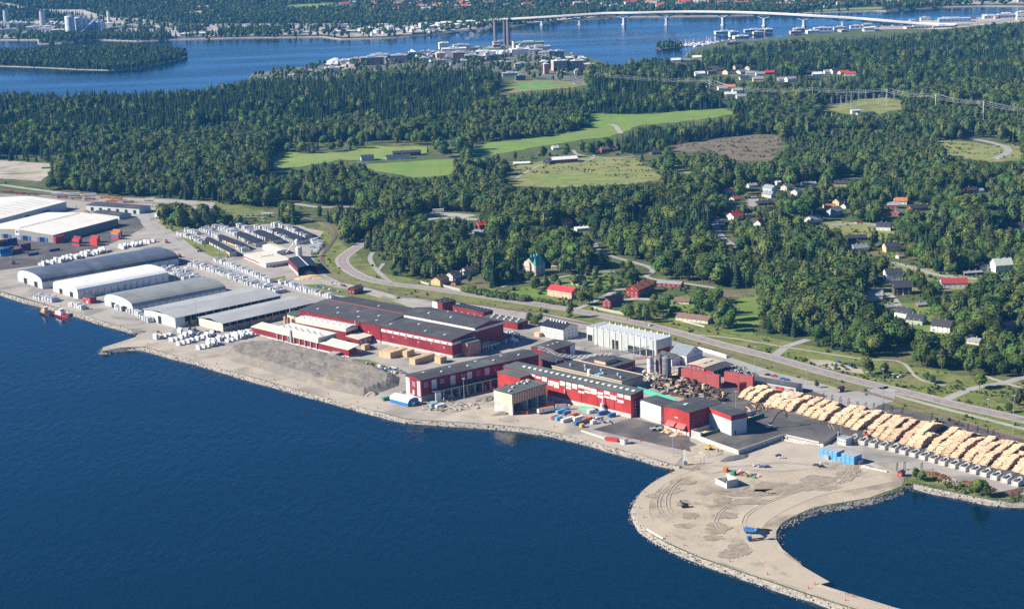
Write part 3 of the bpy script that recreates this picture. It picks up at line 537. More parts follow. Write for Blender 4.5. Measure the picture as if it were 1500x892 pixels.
# ================================================================ HOUSES (centre pixel on the ground, length, width, eaves, rise, angle, wall, roof, storeys, label)
HC = dict(w=(.72, .71, .68), y=(.62, .47, .24), r=(.3, .035, .03), c=(.62, .55, .42), k=(.04, .04, .045), t=(.45, .36, .25), b=(.45, .55, .66), g=(.42, .45, .36), p=(.66, .42, .3))
RC = dict(br=(.2, .125, .1), dk=(.045, .047, .055), rd=(.48, .045, .05), og=(.5, .17, .07), gy=(.26, .27, .29), wh=(.68, .68, .66), gn=(.08, .33, .27), pk=(.5, .3, .26), pg=(.5, .56, .48), dr=(.34, .05, .05))
HOUSES = [
 (645, 416, 15, 11, 5.5, 3, 55, 'y', 'br', 2, 'pale yellow house with two red chimneys at the main road'),
 (664, 409, 14, 9, 5.5, 3, 55, 'w', 'br', 2, 'white house with brown roof just behind the pale yellow house'),
 (688, 401, 20, 9, 5, 3, 50, 'w', 'br', 2, 'long white house with brown roof, farthest of the three beside the pale yellow house'),
 (668, 417, 9, 6, 2.6, 1.8, 55, 'r', 'dk', 1, 'small red outbuilding beside the pale yellow house'),
 (826, 434, 29, 13, 7, 3.2, 139, 'p', 'rd', 2, 'peach villa with bright red roof beside the main road'),
 (898, 446, 24, 9, 6, 3, 57, 'r', 'dk', 2, 'dark red two storey house with black roof behind the plank fence'),
 (938, 431, 32, 13, 8, 4, 57, 'r', 'og', 2, 'large dark red house with orange tiled roof and chimneys'),
 (982, 419, 24, 9, 3.6, 1.8, -25, 'r', 'gy', 1, 'long red barn with grey metal roof behind the orange roofed house'),
 (1000, 444, 14, 9, 3, 2, -20, 'c', 'br', 1, 'small cream bungalow with brown roof in the garden below the red barn'),
 (1018, 470, 32, 12, 3.6, 2.6, -35, 'c', 'br', 1, 'long low cream house with brown roof and roof windows at the road'),
 (848, 416, 13, 9, 5.5, 3, 50, 'g', 'dk', 2, 'grey green house with dark roof behind the peach villa'),
 (1076, 321, 15, 12, 4.5, 4, 40, 'w', 'rd', 1, 'white house with bright red hipped roof at the bend of the hill road'),
 (1112, 331, 12, 8, 4.5, 3.4, 60, 'w', 'og', 1, 'white house with orange roof among trees above the long wood'),
 (1067, 283, 11, 8, 4, 2.6, 30, 'w', 'og', 1, 'small white house with orange roof at the upper edge of the hamlet'),
 (1076, 294, 10, 8, 3, 2.4, 40, 'c', 'og', 1, 'cream bungalow with faded orange roof half hidden by trees'),
 (1101, 274, 12, 9, 3, 2, 20, 'w', 'gy', 1, 'grey roofed bungalow beside the upper turning circle'),
 (1128, 280, 15, 10, 4.8, 3, -50, 'b', 'gy', 2, 'pale blue house with grey roof beside the turning circle'),
 (1126, 289, 13, 10, 4.5, 3, -40, 'w', 'gy', 1, 'white house with grey roof and skylight below the pale blue house'),
 (1120, 300, 20, 8, 3, 2.2, 15, 'k', 'dk', 1, 'dark bungalow with black roof below the turning circle'),
 (1139, 272, 7, 6, 5, 1, 30, 'w', 'wh', 1, 'small tall white house above the grey roofed houses'),
 (1152, 278, 13, 9, 4.5, 3, 50, 'c', 'gy', 1, 'cream gabled house with grey roof in the upper hamlet'),
 (1167, 285, 13, 9, 4.5, 3, 50, 'w', 'gy', 1, 'white gabled house with grey roof in front of the tall trees'),
 (1184, 272, 18, 9, 3, 2, 10, 'w', 'gy', 1, 'long low white house with grey roof at the top of the hamlet'),
 (1232, 273, 17, 10, 4.5, 3, -10, 'y', 'dk', 1, 'house with dark blue roof and dormers beside the dry meadow'),
 (1215, 305, 13, 9, 3, 2.2, 10, 'c', 'og', 1, 'low house with orange roof next to the yellow gabled house'),
 (1229, 300, 13, 9, 5, 3.4, 45, 'y', 'dk', 2, 'yellow gabled house with black roof in the middle of the hamlet'),
 (1223, 315, 17, 11, 5.5, 3.6, 45, 'b', 'gy', 2, 'pale blue two storey house with grey roof in the middle of the hamlet'),
 (1192, 325, 17, 12, 4, 3.4, 40, 'w', 'gy', 1, 'white gabled house with blue grey roof in front of the hamlet road'),
 (1238, 305, 8, 7, 3.5, 2.6, 45, 'w', 'dk', 1, 'small white house with dark roof right of the yellow gabled house'),
 (1254, 351, 21, 9, 3, 2.4, 5, 'k', 'dk', 1, 'long dark bungalow below the hamlet road'),
 (1295, 337, 15, 11, 5, 3.6, -20, 'w', 'dk', 2, 'white house with dark roof at the end of the hamlet road'),
 (1319, 299, 15, 10, 4.5, 3.4, -15, 'w', 'og', 2, 'white house with glowing orange roof above the red gabled houses'),
 (1308, 305, 12, 9, 4.5, 3, -15, 'r', 'gy', 1, 'red house with white gable and grey roof in the upper right hamlet'),
 (1313, 315, 12, 9, 3.5, 3, 60, 'r', 'wh', 1, 'red house with pale metal roof in the upper right hamlet'),
 (1344, 308, 21, 10, 3.6, 3, 20, 'r', 'dk', 1, 'long red house with dark roof at the edge of the meadow'),
 (1306, 368, 16, 11, 6, 3.5, 10, 'y', 'dk', 2, 'yellow two storey house with black roof and dormers'),
 (1258, 368, 16, 10, 4.5, 3.4, 20, 'w', 'gy', 1, 'white house with grey roof and two gables behind the tall trees'),
 (1318, 378, 7, 5, 2.6, 1.6, 30, 'w', 'pk', 1, 'tiny white cottage below the yellow two storey house'),
 (1308, 412, 16, 12, 9.5, 3, 3, 'w', 'dk', 3, 'tall white three storey house with black mansard roof'),
 (1321, 430, 16, 12, 7.5, 5, 0, 'k', 'dk', 2, 'black timber house with arched white window'),
 (1282, 439, 13, 11, 5.5, 3.5, -8, 'w', 'gy', 2, 'white house with grey hipped roof left of the black timber house'),
 (1397, 420, 24, 12, 5, 3.6, -4, 'w', 'dr', 1, 'white house with brick red roof beside the curving lane'),
 (1467, 397, 18, 13, 7.5, 5.5, 10, 'w', 'pg', 2, 'white villa with steep pale green roof in the right hand wood'),
 (1424, 402, 18, 8, 2.8, 1, 8, 'k', 'gy', 1, 'open dark shed with flat grey roof beside the lane'),
 (1441, 396, 9, 7, 3, 2, 8, 'g', 'gy', 1, 'small grey shed behind the open dark shed'),
 (1303, 452, 8, 6, 2.6, 2, 10, 'w', 'gy', 1, 'tiny white garden house on the lawn'),
 (1326, 464, 15, 11, 5, 4, -45, 'w', 'dk', 2, 'white gabled house with black roof on the lower lawn'),
 (1342, 474, 15, 10, 5, 4, -35, 'g', 'dk', 2, 'pale green house with black roof beside the white gabled house'),
 (1381, 485, 17, 12, 6, 4.2, -35, 'w', 'dk', 2, 'white house with black roof standing alone at the wood edge above the junction'),
 (1349, 449, 8, 6, 2.6, 1.6, 10, 'r', 'gy', 1, 'small red shed with grey roof on the lower lawn'),
 (1488, 337, 22, 10, 4, 3.5, -12, 'c', 'dk', 1, 'cream house with dark roof at the right edge of the photo'),
 (1421, 283, 12, 9, 4.5, 3, 15, 'r', 'dk', 1, 'red and white house with dark roof on the upper meadow'),
 (1433, 282, 11, 8, 3, 2, 15, 'w', 'gy', 1, 'white annex beside the red house on the upper meadow'),
 (1428, 503, 11, 8, 3, 2.2, -40, 'c', 'gy', 1, 'small cream cottage with grey roof below the white house at the wood edge'),
 (1477, 481, 10, 8, 4, 2.4, 20, 'c', 'pk', 1, 'cottage with faded pink roof buried in the right hand wood'),
 (705, 336, 10, 9, 6, 3, 30, 'r', 'rd', 2, 'house with red roof buried in the wood above the villa'),
 (700, 342, 16, 9, 3, 1.5, -30, 'w', 'gy', 1, 'house with pale grey roof just below the red roof in the wood'),
 (829, 330, 12, 9, 5, 3, 20, 'p', 'og', 1, 'house with faded orange roof in the wood above the green roofed villa'),
 (852, 337, 14, 10, 3, 1.2, 15, 'w', 'wh', 1, 'house with flat white roof in the wood right of the faded orange roof'),
 (941, 313, 9, 7, 3, 2, 20, 'r', 'rd', 1, 'small red cottage showing between trees at the top of the spruce wood'),
 (583, 233, 34, 12, 4.5, 2, 6, 'w', 'dk', 1, 'long white garage building with black roof on the green field'),
 (596, 228, 40, 11, 5, 2.5, 6, 'k', 'dk', 1, 'long black farm building behind the white garage building'),
 (538, 235, 18, 14, 5, 3, 10, 'b', 'dk', 1, 'grey blue barn with dark roof at the field gravel yard'),
 (826, 238, 36, 15, 5.5, 3, 12, 'r', 'wh', 1, 'long red barn with white metal roof on the farm meadow'),
 (805, 240, 18, 10, 4.5, 3.5, 60, 'k', 'gy', 1, 'dark gabled barn wing in front of the long red barn'),
 (764, 241, 22, 12, 2.5, 1.5, 5, 'g', 'wh', 1, 'low shed with white roof left of the farm'),
 (813, 219, 9, 7, 3, 3, 20, 'w', 'wh', 1, 'small white barn gable behind the farm'),
 (885, 223, 12, 9, 5, 3, 30, 'r', 'br', 1, 'dark red farmhouse among the trees right of the farm'),
 (900, 221, 8, 7, 4, 2.5, 30, 'p', 'og', 1, 'small orange cottage right of the dark red farmhouse'),
 (960, 226, 14, 9, 3, 2.5, 20, 'k', 'dk', 1, 'dark barn at the right end of the farm lane'),
 (1268, 168, 28, 14, 3.2, .8, 5, 'g', 'dk', 1, 'low dark roofed building at the substation'),
 (1253, 167, 14, 10, 6, .6, 5, 'w', 'wh', 1, 'white transformer hall at the substation'),
]
VIL = [(1045, 104, 'k', 'dk'), (1043, 109, 'p', 'br'), (1051, 105, 'r', 'dk'), (1066, 109, 'c', 'dk'), (1081, 102, 't', 'dk'), (1086, 108, 'w', 'gy'), (1100, 103, 't', 'dk'), (1099, 110, 'w', 'gy'), (1090, 117, 'w', 'dk'), (1127, 109, 'r', 'rd'), (1147, 119, 'w', 'gy'), (1158, 120, 'w', 'gy'),
       (1110, 120, 'c', 'gy'), (1040, 131, 'p', 'dk'), (1058, 132, 'w', 'gy'), (1068, 130, 'c', 'og'), (1080, 137, 'w', 'gy'), (1025, 112, 'w', 'wh'), (1197, 113, 'w', 'wh'), (1186, 109, 'k', 'dk'), (1215, 108, 'w', 'gy'), (1223, 108, 'w', 'dk'), (1236, 109, 'p', 'og'), (1245, 111, 'w', 'rd'), (1070, 141, 'w', 'wh'), (1086, 144, 'w', 'gy'), (1004, 91, 'w', 'gy'), (990, 92, 'w', 'wh'), (1113, 111, 'w', 'gy'), (1021, 88, 'c', 'wh')]
WN = {'w': 'white', 'r': 'red', 'k': 'black', 'p': 'pink', 'c': 'cream', 't': 'tan'}; RN = {'dk': 'black', 'br': 'brown', 'gy': 'grey', 'rd': 'red', 'og': 'orange', 'wh': 'pale'}
HPOS = [(G(h[0], h[1]), h[2]) for h in HOUSES]+[(G(v[0], v[1]), 15) for v in VIL]
M_WIN = mat('dark window glass', (.05, .065, .09), .15, spec=.8, scale=.3)
M_WFR = mat('white painted trim', (.75, .74, .71), .6)
M_BRK = mat('red brick', (.36, .13, .08), .9, scale=2)
_WM = {}
def winmesh(w_, h_):
    k = (round(w_, 1), round(h_, 1))
    if k not in _WM:
        b = MB(); b.box(-w_/2, w_/2, -.06, .1, 0, h_, 0); b.box(-w_/2+.15, w_/2-.15, -.075, -.055, .15, h_-.15, 1); b.box(-.05, .05, -.095, -.076, .15, h_-.15, 0)
        _WM[k] = b.mesh('window', [M_WFR, M_WIN])
    return _WM[k]
def put(t, me, face, L, W, u, z, name='window'):
    if face == 'y-': return link(name, me, t, (u, 0, z))
    if face == 'x-': return link(name, me, t, (0, u, z), -pi/2)
    if face == 'y+': return link(name, me, t, (u, W, z), pi)
    return link(name, me, t, (L, u, z), pi/2)
def gable_parts(t, L, W, h, rise, wm, rm, over=.5, th=.22, axis='x', wname='wall'):
    b = MB()
    if axis == 'x': b.extr([(0, 0), (W, 0), (W, h), (W/2, h+rise), (0, h)], 0, L, 'x')
    else: b.extr([(0, 0), (L, 0), (L, h), (L/2, h+rise), (0, h)], 0, W, 'y')
    o = b.build(wname, wm, t); recalc(o.data)
    D = W if axis == 'x' else L; sl = rise/(D/2); e = over
    r = MB(); r.extr([(-e, h-sl*e+.03), (D/2, h+rise+.03), (D+e, h-sl*e+.03), (D+e, h-sl*e+th+.03), (D/2, h+rise+th+.05), (-e, h-sl*e+th+.03)], -e, (L if axis == 'x' else W)+e, axis)
    ro = r.build('roof', rm, t); recalc(ro.data); return o, ro
def house(cx, cy_, L, W, h, rise, ang, wk, rk, st, label, cat='house', name='house', small=False, group=None):
    p = G(cx, cy_); a = R_(ang)
    while a > pi/2: a -= pi                     # keep x axis pointing away/right so that the faces x- and y- look at the camera
    if a < -R_(1): a += pi/2; L, W, ax = W, L, 'y'
    else: ax = 'x'
    o0 = Vector((p.x-cos(a)*L/2+sin(a)*W/2, p.y-sin(a)*L/2-cos(a)*W/2, p.z-.3))
    t = thing(name, label, cat, o0, a, group)
    wm = mat('house paint '+WN.get(wk, {'y': 'yellow', 'b': 'blue', 'g': 'green'}.get(wk, wk)), HC[wk], .85, scale=.5); rm = mat('house roof '+rk, RC[rk], .8, scale=.4, stripe=None if small else ('X', 1.2, .25))
    wo, ro = gable_parts(t, L, W, h, rise, wm, rm, axis=ax)
    b = MB(); b.box(-.08, L+.08, -.08, W+.08, 0, .5); b.build('plinth', M_CONCD, t)
    for k in range(1 if L*W < 130 or small else 2):
        f = .35+.35*k; cx_, cy2 = (L*f, W*.5) if ax == 'x' else (L*.5, W*f)
        c = MB(); c.box(cx_-.45, cx_+.45, cy2-.4, cy2+.4, h+rise-.8, h+rise+1.3, 0); c.box(cx_-.55, cx_+.55, cy2-.5, cy2+.5, h+rise+1.3, h+rise+1.45, 0); c.build('chimney', M_BRK if rk in ('br', 'og', 'rd') else M_CONCD, ro)
    if not small:
        me = winmesh(1.3, 1.4)
        for fa, D in (('y-', L), ('x-', W)):
            n = max(2, int(D/4.2))
            for s_ in range(st):
                for i in range(n):
                    if fa == 'y-' and s_ == 0 and i == n//2: continue
                    put(t, me, fa, L, W, D*(i+.5)/n, 1.3+2.8*s_)
        if W > 8 and rise > 2.8 and ax == 'x': put(t, me, 'x-', L, W, W/2, h+.3)
        if ax == 'y' and rise > 2.8: put(t, me, 'y-', L, W, L/2, h+.3)
        d = MB(); d.box(-.5, .5, -.1, .08, .5, 2.6, 0); d.box(-.9, .9, -1.2, -.02, .02, .45, 1); dm = d.mesh('door', [M_WFR if wk in 'rkg' else M_BRK, M_CONC])
        put(t, dm, 'y-', L, W, L*(L and (int(max(2, L/4.2))//2+.5)/max(2, int(L/4.2))), 0, 'door')
    return t
for hs in HOUSES: house(*hs)
for i, (x, y, wk, rk) in enumerate(VIL):
    r2 = random.Random(i); nb = min(((abs(x-v[0])+abs(y-v[1]), v) for j, v in enumerate(VIL) if j != i))[1]
    house(x, y, r2.uniform(15, 21), r2.uniform(11, 14), r2.choice([4, 6]), 3.4, r2.uniform(-10, 50), wk, rk, 1, '%s village house with %s roof in the far forest, %s the %s roofed one' % (WN[wk], RN[rk], 'left of' if x < nb[0] else 'right of', RN[nb[3]]), small=True, group='houses of the village in the far forest')
# ================================================================ INDUSTRIAL BUILDINGS
BLD_W = []
M_RED = mat('falu red cladding', (.25, .018, .028), .75, scale=.12, var=.32, stripe=('X', 2.4, .3), stain=[((.33, .06, .06), .08, .35)])
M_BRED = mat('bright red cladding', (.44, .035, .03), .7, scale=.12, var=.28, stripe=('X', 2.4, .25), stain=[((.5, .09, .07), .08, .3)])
M_DRK = mat('dark red cladding and painted shade', (.2, .022, .03), .75, scale=.25, stripe=('X', 1.2, .2))  # real dark red walls, and painted shade on some bright red faces
M_RFD = mat('dark felt roof', (.068, .069, .076), .9, scale=.08, c2=(.05, .051, .056), stain=[((.11, .11, .115), .06, .5)], stripe=('X', 6, .25), detail=8)
M_RFG = mat('green grey felt roof', (.1, .118, .115), .9, scale=.08, c2=(.08, .093, .092), stain=[((.15, .165, .155), .05, .5)], stripe=('X', 6, .25), detail=8)
M_RFW = mat('white sheet roof', (.74, .72, .66), .6, scale=.06, c2=(.66, .63, .56), stripe=('X', 6, .12))
M_RFC = mat('cream sheet roof', (.66, .62, .5), .6, scale=.06, c2=(.6, .56, .46), stripe=('X', 6, .15))
M_RFGY = mat('light grey sheet roof', (.4, .41, .4), .55, scale=.06, c2=(.33, .34, .335), stain=[((.28, .29, .3), .03, .5)], stripe=('X', 4, .18))
M_ARD = mat('blue grey arched steel', (.15, .17, .2), .38, scale=.1, c2=(.11, .125, .15), metal=.3, stripe=('X', 3, .35), stain=[((.24, .26, .28), .05, .5)])
M_ARG = mat('grey arched steel', (.33, .34, .32), .45, scale=.1, c2=(.27, .275, .26), metal=.15, stripe=('X', 3, .35), stain=[((.22, .22, .2), .05, .6)])
M_ARW = mat('white arched sheet', (.78, .77, .72), .55, scale=.1, c2=(.72, .71, .66), stripe=('X', 4, .12))
M_WGY = mat('light grey cladding', (.5, .54, .55), .7, scale=.2, var=.1, stripe=('X', 3.2, .2))
M_WWH = mat('white cladding', (.72, .71, .67), .7, scale=.2, var=.1, stripe=('X', 3, .15))
M_WCR = mat('cream cladding', (.58, .56, .46), .8, scale=.2, var=.12, stripe=('X', 2, .15))
M_PNL = mat('pale grey steel panel', (.62, .63, .64), .6, scale=.1, var=.08)
M_DARK = mat('dark interior', (.02, .022, .026), 1, var=.1)
M_BLUE = mat('blue sheet', (.03, .16, .42), .5, var=.12); M_BLUED = mat('dark blue sheet', (.025, .05, .14), .5)
M_TIM = mat('fresh timber cladding', (.62, .42, .27), .8, scale=.6, var=.15, stripe=('X', 1.5, .25))
M_TIMW = mat('pale timber cladding', (.72, .58, .42), .8, scale=.6, var=.15, stripe=('X', 1.5, .2))
M_BOARD = mat('sawn timber packs', (.62, .46, .28), .85, scale=.8, c2=(.48, .34, .2), stripe=('Z', .5, .3))
M_LOG = mat('peeled log ends and bark', (.78, .6, .41), .85, scale=.9, c2=(.54, .36, .22), stain=[((.26, .15, .08), .6, .8)], rnd_=.14)
M_BARKL = mat('dark log bark', (.15, .09, .055), .95, scale=.5)
M_BLOG = mat('red brown bark logs', (.36, .19, .1), .9, scale=.5, c2=(.24, .12, .07))
M_GRNN = mat('green netting fence', (.05, .42, .28), .7, var=.1)
M_RUST = mat('rusty scrap metal', (.2, .12, .085), .8, scale=.7, c2=(.06, .05, .048), metal=.2)
M_RB = mat('brick facade', (.42, .2, .13), .9, scale=.3, var=.15)
M_RUBR = mat('black rubber', (.02, .02, .02), .8)
M_YEL = mat('yellow machine paint', (.65, .36, .03), .5); M_ORG = mat('orange paint', (.62, .17, .04), .6); M_SRED = mat('signal red plastic', (.65, .05, .03), .5)
M_WPNT = mat('white vehicle paint', (.78, .78, .78), .3, spec=.6); M_SAWD = mat('wood chips and sawdust', (.6, .44, .26), 1, scale=.5, c2=(.48, .34, .19), bump=.3, bscale=1)
def frame3(A, B, C, h, z0=None):
    """corners given as photograph pixels at eaves height h over the ground"""
    a, b, c = (A if isinstance(A, Vector) else GZ(*A, 2.5+h)), (B if isinstance(B, Vector) else GZ(*B, 2.5+h)), (C if isinstance(C, Vector) else GZ(*C, 2.5+h))
    da = (a-b).to_2d(); dc = (c-b).to_2d()
    if dc.length >= da.length: x = dc.normalized(); y = Vector((-x.y, x.x))
    else: y = da.normalized(); x = Vector((y.y, -y.x))
    L = dc.dot(x); W = da.dot(y)
    return Vector((b.x, b.y, 2.5)), L, W, atan2(x.y, x.x)
class Bld:
    def __init__(s, name, label, cat, A, B, C, h, group=None, foot=True):
        o, L, W, a = frame3(A, B, C, h); s.o, s.L, s.W, s.h, s.a = o, abs(L), abs(W), h, a
        s.t = thing(name, label, cat, (o.x, o.y, 2.45), a, group)
        if foot: BLD_W.append([tuple(s.w(*q)[:2]) for q in ((-2, -2), (s.L+2, -2), (s.L+2, s.W+2), (-2, s.W+2))])
    def w(s, x, y, z=0): return Vector((s.o.x+x*cos(s.a)-y*sin(s.a), s.o.y+x*sin(s.a)+y*cos(s.a), s.o.z+z))
    def box(s, name, x0, x1, y0, y1, z0, z1, m, parent=None): return MB().box(x0, x1, y0, y1, z0, z1).build(name, m, parent or s.t)
    def prof(s, roof, rise, axis, n=10, over=.4):
        D = s.W if axis == 'x' else s.L
        if roof == 'arch': return [(D/2-D/2*cos(pi*k/n), s.h+rise*sin(pi*k/n)**.8) for k in range(n+1)]
        if roof == 'gable': return [(0, s.h), (D/2, s.h+rise), (D, s.h)]
        if roof == 'mono': return [(0, s.h), (D, s.h+rise)]
        return [(0, s.h), (D, s.h+.01)]
    def shell(s, roof='gable', rise=2, axis='x', wm=None, rm=None, over=.4, th=.35, base=None, bh=1.2, open_=False):
        P = s.prof(roof, rise, axis); D = s.W if axis == 'x' else s.L; E = s.L if axis == 'x' else s.W
        if not open_:
            w_ = MB().extr([(D, 0), (0, 0)][::-1]+P[::-1], 0, E, axis).build('wall', wm, s.t); recalc(w_.data); s.wall = w_
        n0 = (P[1][1]-P[0][1])/(P[1][0]-P[0][0]) if P[1][0] != P[0][0] else 0
        lo = [(-over, P[0][1]-min(n0, 1)*over+.04)]+[(v, z+.04) for v, z in P[1:-1]]+[(D+over, P[-1][1]+(.04 if roof != 'gable' and roof != 'arch' else .04-min(n0, 1)*over))]
        if roof in ('flat', 'mono'): lo = [(-over, P[0][1]+.04-n0*over), (D+over, P[-1][1]+.04+n0*over)]
        up = [(v, z+th) for v, z in lo[::-1]]
        r = MB().extr(lo+up, -over, E+over, axis).build('roof', rm, s.t); recalc(r.data); s.roof = r
        if base:
            s.box('plinth', -.12, s.L+.12, -.12, s.W+.12, 0, bh, base)
        return s
    def panel(s, name, face, u0, u1, z0, z1, m, d=.12, parent=None):
        L, W = s.L, s.W
        if face == 'y-': a = (u0, u1, -d, .02)
        elif face == 'x-': a = (-d, .02, u0, u1)
        elif face == 'y+': a = (u0, u1, W-.02, W+d)
        else: a = (L-.02, L+d, u0, u1)
        return MB().box(*a, z0, z1).build(name, m, parent or s.t)
    def windows(s, face, n, z, w_=1.5, h_=1.3, u0=0, u1=None):
        D = s.L if face in ('y-', 'y+') else s.W; u1 = D if u1 is None else u1; me = winmesh(w_, h_)
        for i in range(n): put(s.t, me, face, s.L, s.W, u0+(u1-u0)*(i+.5)/n, z)
    def vents(s, pts, name='skylight', m=None, sz=(1.6, 1.2, .7)):
        me = MB().box(-sz[0]/2, sz[0]/2, -sz[1]/2, sz[1]/2, -.5, sz[2]).mesh(name, m or M_PNL)
        for (x, y, z) in pts: link(name, me, s.t, (x, y, z))
def zroof(s, rise, y, axis='x'):
    D = s.W if axis == 'x' else s.L; return s.h+rise*(1-abs(y-D/2)/(D/2))+.35
# --- the row of arched and gabled warehouses along the quay
def warehouse(label, A, B, C, h, roof, rise, wm, rm, doors=2, piers=14):
    b = Bld('warehouse', label, 'warehouse', A, B, C, h); b.shell(roof, rise, 'x', wm, rm, over=.25, th=.3)
    W = b.W
    for k in range(doors): 
        u = W*(.2+.42*k) if doors == 2 else W*.3
        d = b.panel('gate', 'x-', u, u+W*.13, 0, h*.8, M_DARK, .15); b.box('gate_frame', -.35, -.16, u-.4, u+W*.13+.4, h*.8, h*.8+.5, M_PNL, d)
    b.panel('sign', 'x-', W*.46, W*.56, h+.2, h+rise*.45, M_CONC, .2)
    for i in range(piers+1):
        u = b.L*i/piers; b.box('pier', u-.25, u+.25, -.3, -.02, 0, h-.1, M_CONCD)
    return b
warehouse('blue grey arched steel warehouse, second building from the quay corner with tugboats', (20.6, 402), (61.9, 413.4), (261.4, 378.5), 7.2, 'arch', 6.5, M_WGY, M_ARD)
warehouse('white arched warehouse between the blue grey and the grey arched ones', (71.7, 418.3), (113.9, 428.2), (247, 403), 6.6, 'arch', 6, M_WWH, M_ARW)
warehouse('weathered grey arched warehouse beside the small red hut', (148, 437), (194.4, 449.6), (331, 423.3), 7.0, 'arch', 6.3, M_WGY, M_ARG)
b = Bld('warehouse', 'large light grey gabled warehouse with its right side open', 'warehouse', (211, 452.7), (256.5, 465.8), (411, 433), 9.5); W, L = b.W, b.L
b.shell('gable', 2.6, 'x', M_DARK, M_RFGY, over=1.0, open_=True)
b.box('end_wall', 0, .4, 0, W, 0, 9.3, M_WGY); b.box('end_wall', L-.4, L, 0, W, 0, 9.3, M_WGY); b.box('back_wall', .4, L-.4, W-.4, W, 0, 9.3, M_WGY); b.box('side_wall', .4, 10, 0, .35, 0, 9.3, M_WGY)
b.box('gable_panel', .02, .38, W*.12, W*.88, 9.3, 10.2, M_WGY); b.panel('gate', 'x-', W*.45, W*.55, 0, 7, M_DARK, .15)
b.box('roof_patch', L*.3, L*.6, -.9, W*.38, 9.6, 9.72, M_RFGY) if False else None
for i in range(1, 14): b.box('column', L*i/14-.25, L*i/14+.25, .1, .6, 0, 9.3, M_CONC)
B4 = b
b = Bld('warehouse', 'light grey gabled lumber shed open on its right side, nearest to the red kilns', 'warehouse', (293, 464.4), (326.1, 474), (459.4, 443.6), 7.7); W, L = b.W, b.L
b.shell('gable', 2.4, 'x', M_DARK, M_RFGY, over=.9, open_=True)
b.box('end_wall', 0, .4, 0, W, 0, 7.5, M_WCR); b.box('end_wall', L-.4, L, 0, W, 0, 7.5, M_WCR); b.box('back_wall', .4, L-.4, W-.4, W, 0, 7.5, M_WCR)
for i in range(1, 13): b.box('column', L*i/13-.25, L*i/13+.25, .1, .6, 0, 7.5, M_CONC)
B5 = b
def pack_mesh(l, w_, h_, m=None):
    return MB().box(0, l, 0, w_, 0, h_).mesh('timber_pack', m or M_BOARD)
pm = MB(); [pm.box(0, 5, 0, 2.4, k*1.25, k*1.25+1.1) for k in range(3)]; PM3 = pm.mesh('timber_stack', M_BOARD)
for bb, n, lab in ((B4, 14, 'brown timber stack from the gable under the large open grey roof'), (B5, 20, 'brown timber stack from the gable in the smaller open grey shed')):
    for i in range(n):
        o = link('timber_stack', PM3, None, bb.w(2+(bb.L-6)*i/n, 1.3+rnd.uniform(0, .8)), bb.a); tag(o, nth(i+1)+' '+lab, 'timber stack', 'timber stacks in the open sheds')
# --- harbour terminals at the left edge
b = Bld('terminal_building', 'wide white roofed terminal with concrete gable, blue gates and a row of roof vents', 'warehouse', (-28, 335.2), (78, 344.7), (170.7, 320), 9); T2 = b
b.shell('gable', 3.2, 'x' , M_CONCD, M_RFW, over=.3)
for u in (.12, .35, .62, .85):
    b.panel('gate', 'x-', b.W*u, b.W*u+7, 0, 5.5, M_DARK, .15); b.panel('gate_leaf', 'x-', b.W*u-4, b.W*u-.1, 0, 5.3, M_BLUE, .5); b.panel('gate_leaf', 'x-', b.W*u+7.1, b.W*u+11, 0, 5.3, M_BLUE, .5)
b.panel('sign', 'x-', b.W*.46, b.W*.52, 5.5, 11.5, M_WWH, .3)
lg = b.panel('sign_emblem', 'x-', b.W*.47, b.W*.51, 8, 10.5, M_BLUE, .36)
b.vents([(b.L*(.06+.88*i/26), b.W/2, 12.6) for i in range(27)], 'roof_vent', M_STEEL, (1.2, 3, .9))
b = Bld('terminal_building', 'white roofed terminal with rows of roof lights, behind the one with blue gates', 'warehouse', (-170, 331), (-72, 340), (97, 295.5), 10)
b.shell('gable', 4, 'x', M_WGY, M_RFW, over=.3)
for i in range(12):
    u = b.L*(.3+.055*i); r = MB(); sl = 4/(b.W/2); y0, y1 = b.W*.1, b.W*.4
    r.quad((u, y0, 10+sl*y0+.5), (u+1.6, y0, 10+sl*y0+.5), (u+1.6, y1, 10+sl*y1+.5), (u, y1, 10+sl*y1+.5)); r.build('roof_light', M_CONC, b.t)
b.panel('gate', 'y-', b.L*.62, b.L*.66, 0, 6, M_DARK); b.panel('gate', 'y-', b.L*.78, b.L*.84, 0, 6, M_BLUED)
b = Bld('depot_building', 'long pale depot with dock gates and dark flat roof behind the white terminals', 'warehouse', (126, 300.7), (203.8, 306), (222, 301.7), 6.7); b.shell('gable', .8, 'y', M_WGY, M_RFD)
for i in range(6): b.panel('gate', 'x-', b.W*(.06+.16*i), b.W*(.06+.16*i)+4.5, 0, 4.6, M_DARK)
b = Bld('depot_building', 'low dark roofed shed in front of the long pale depot', 'warehouse', (135, 311.5), (174.5, 316.6), (190, 312.6), 4.5); b.shell('gable', 1.2, 'y', M_WGY, M_RFD)
b = Bld('office_building', 'blue and white two storey office with ribbon windows and dark roof', 'office', (243.2, 308.2), (287.6, 313.2), (299.7, 309.5), 7); b.shell('flat', 0, 'x', M_BLUE, M_RFD, over=.8)
for z in (0.4, 2.9, 5.6): b.panel('band', 'x-', 0, b.W, z, z+1.1, M_WWH, .12)
for z in (1.6, 4.1): b.windows('x-', 16, z, 1.6, 1.2); b.windows('y-', 5, z, 1.6, 1.2)
b = Bld('small_building', 'white cube shaped annex left of the blue and white office', 'building', (226, 312.5), (236, 313.7), (240, 312), 4.5); b.shell('flat', 0, 'x', M_WWH, M_RFGY); b.windows('x-', 3, 1.5)
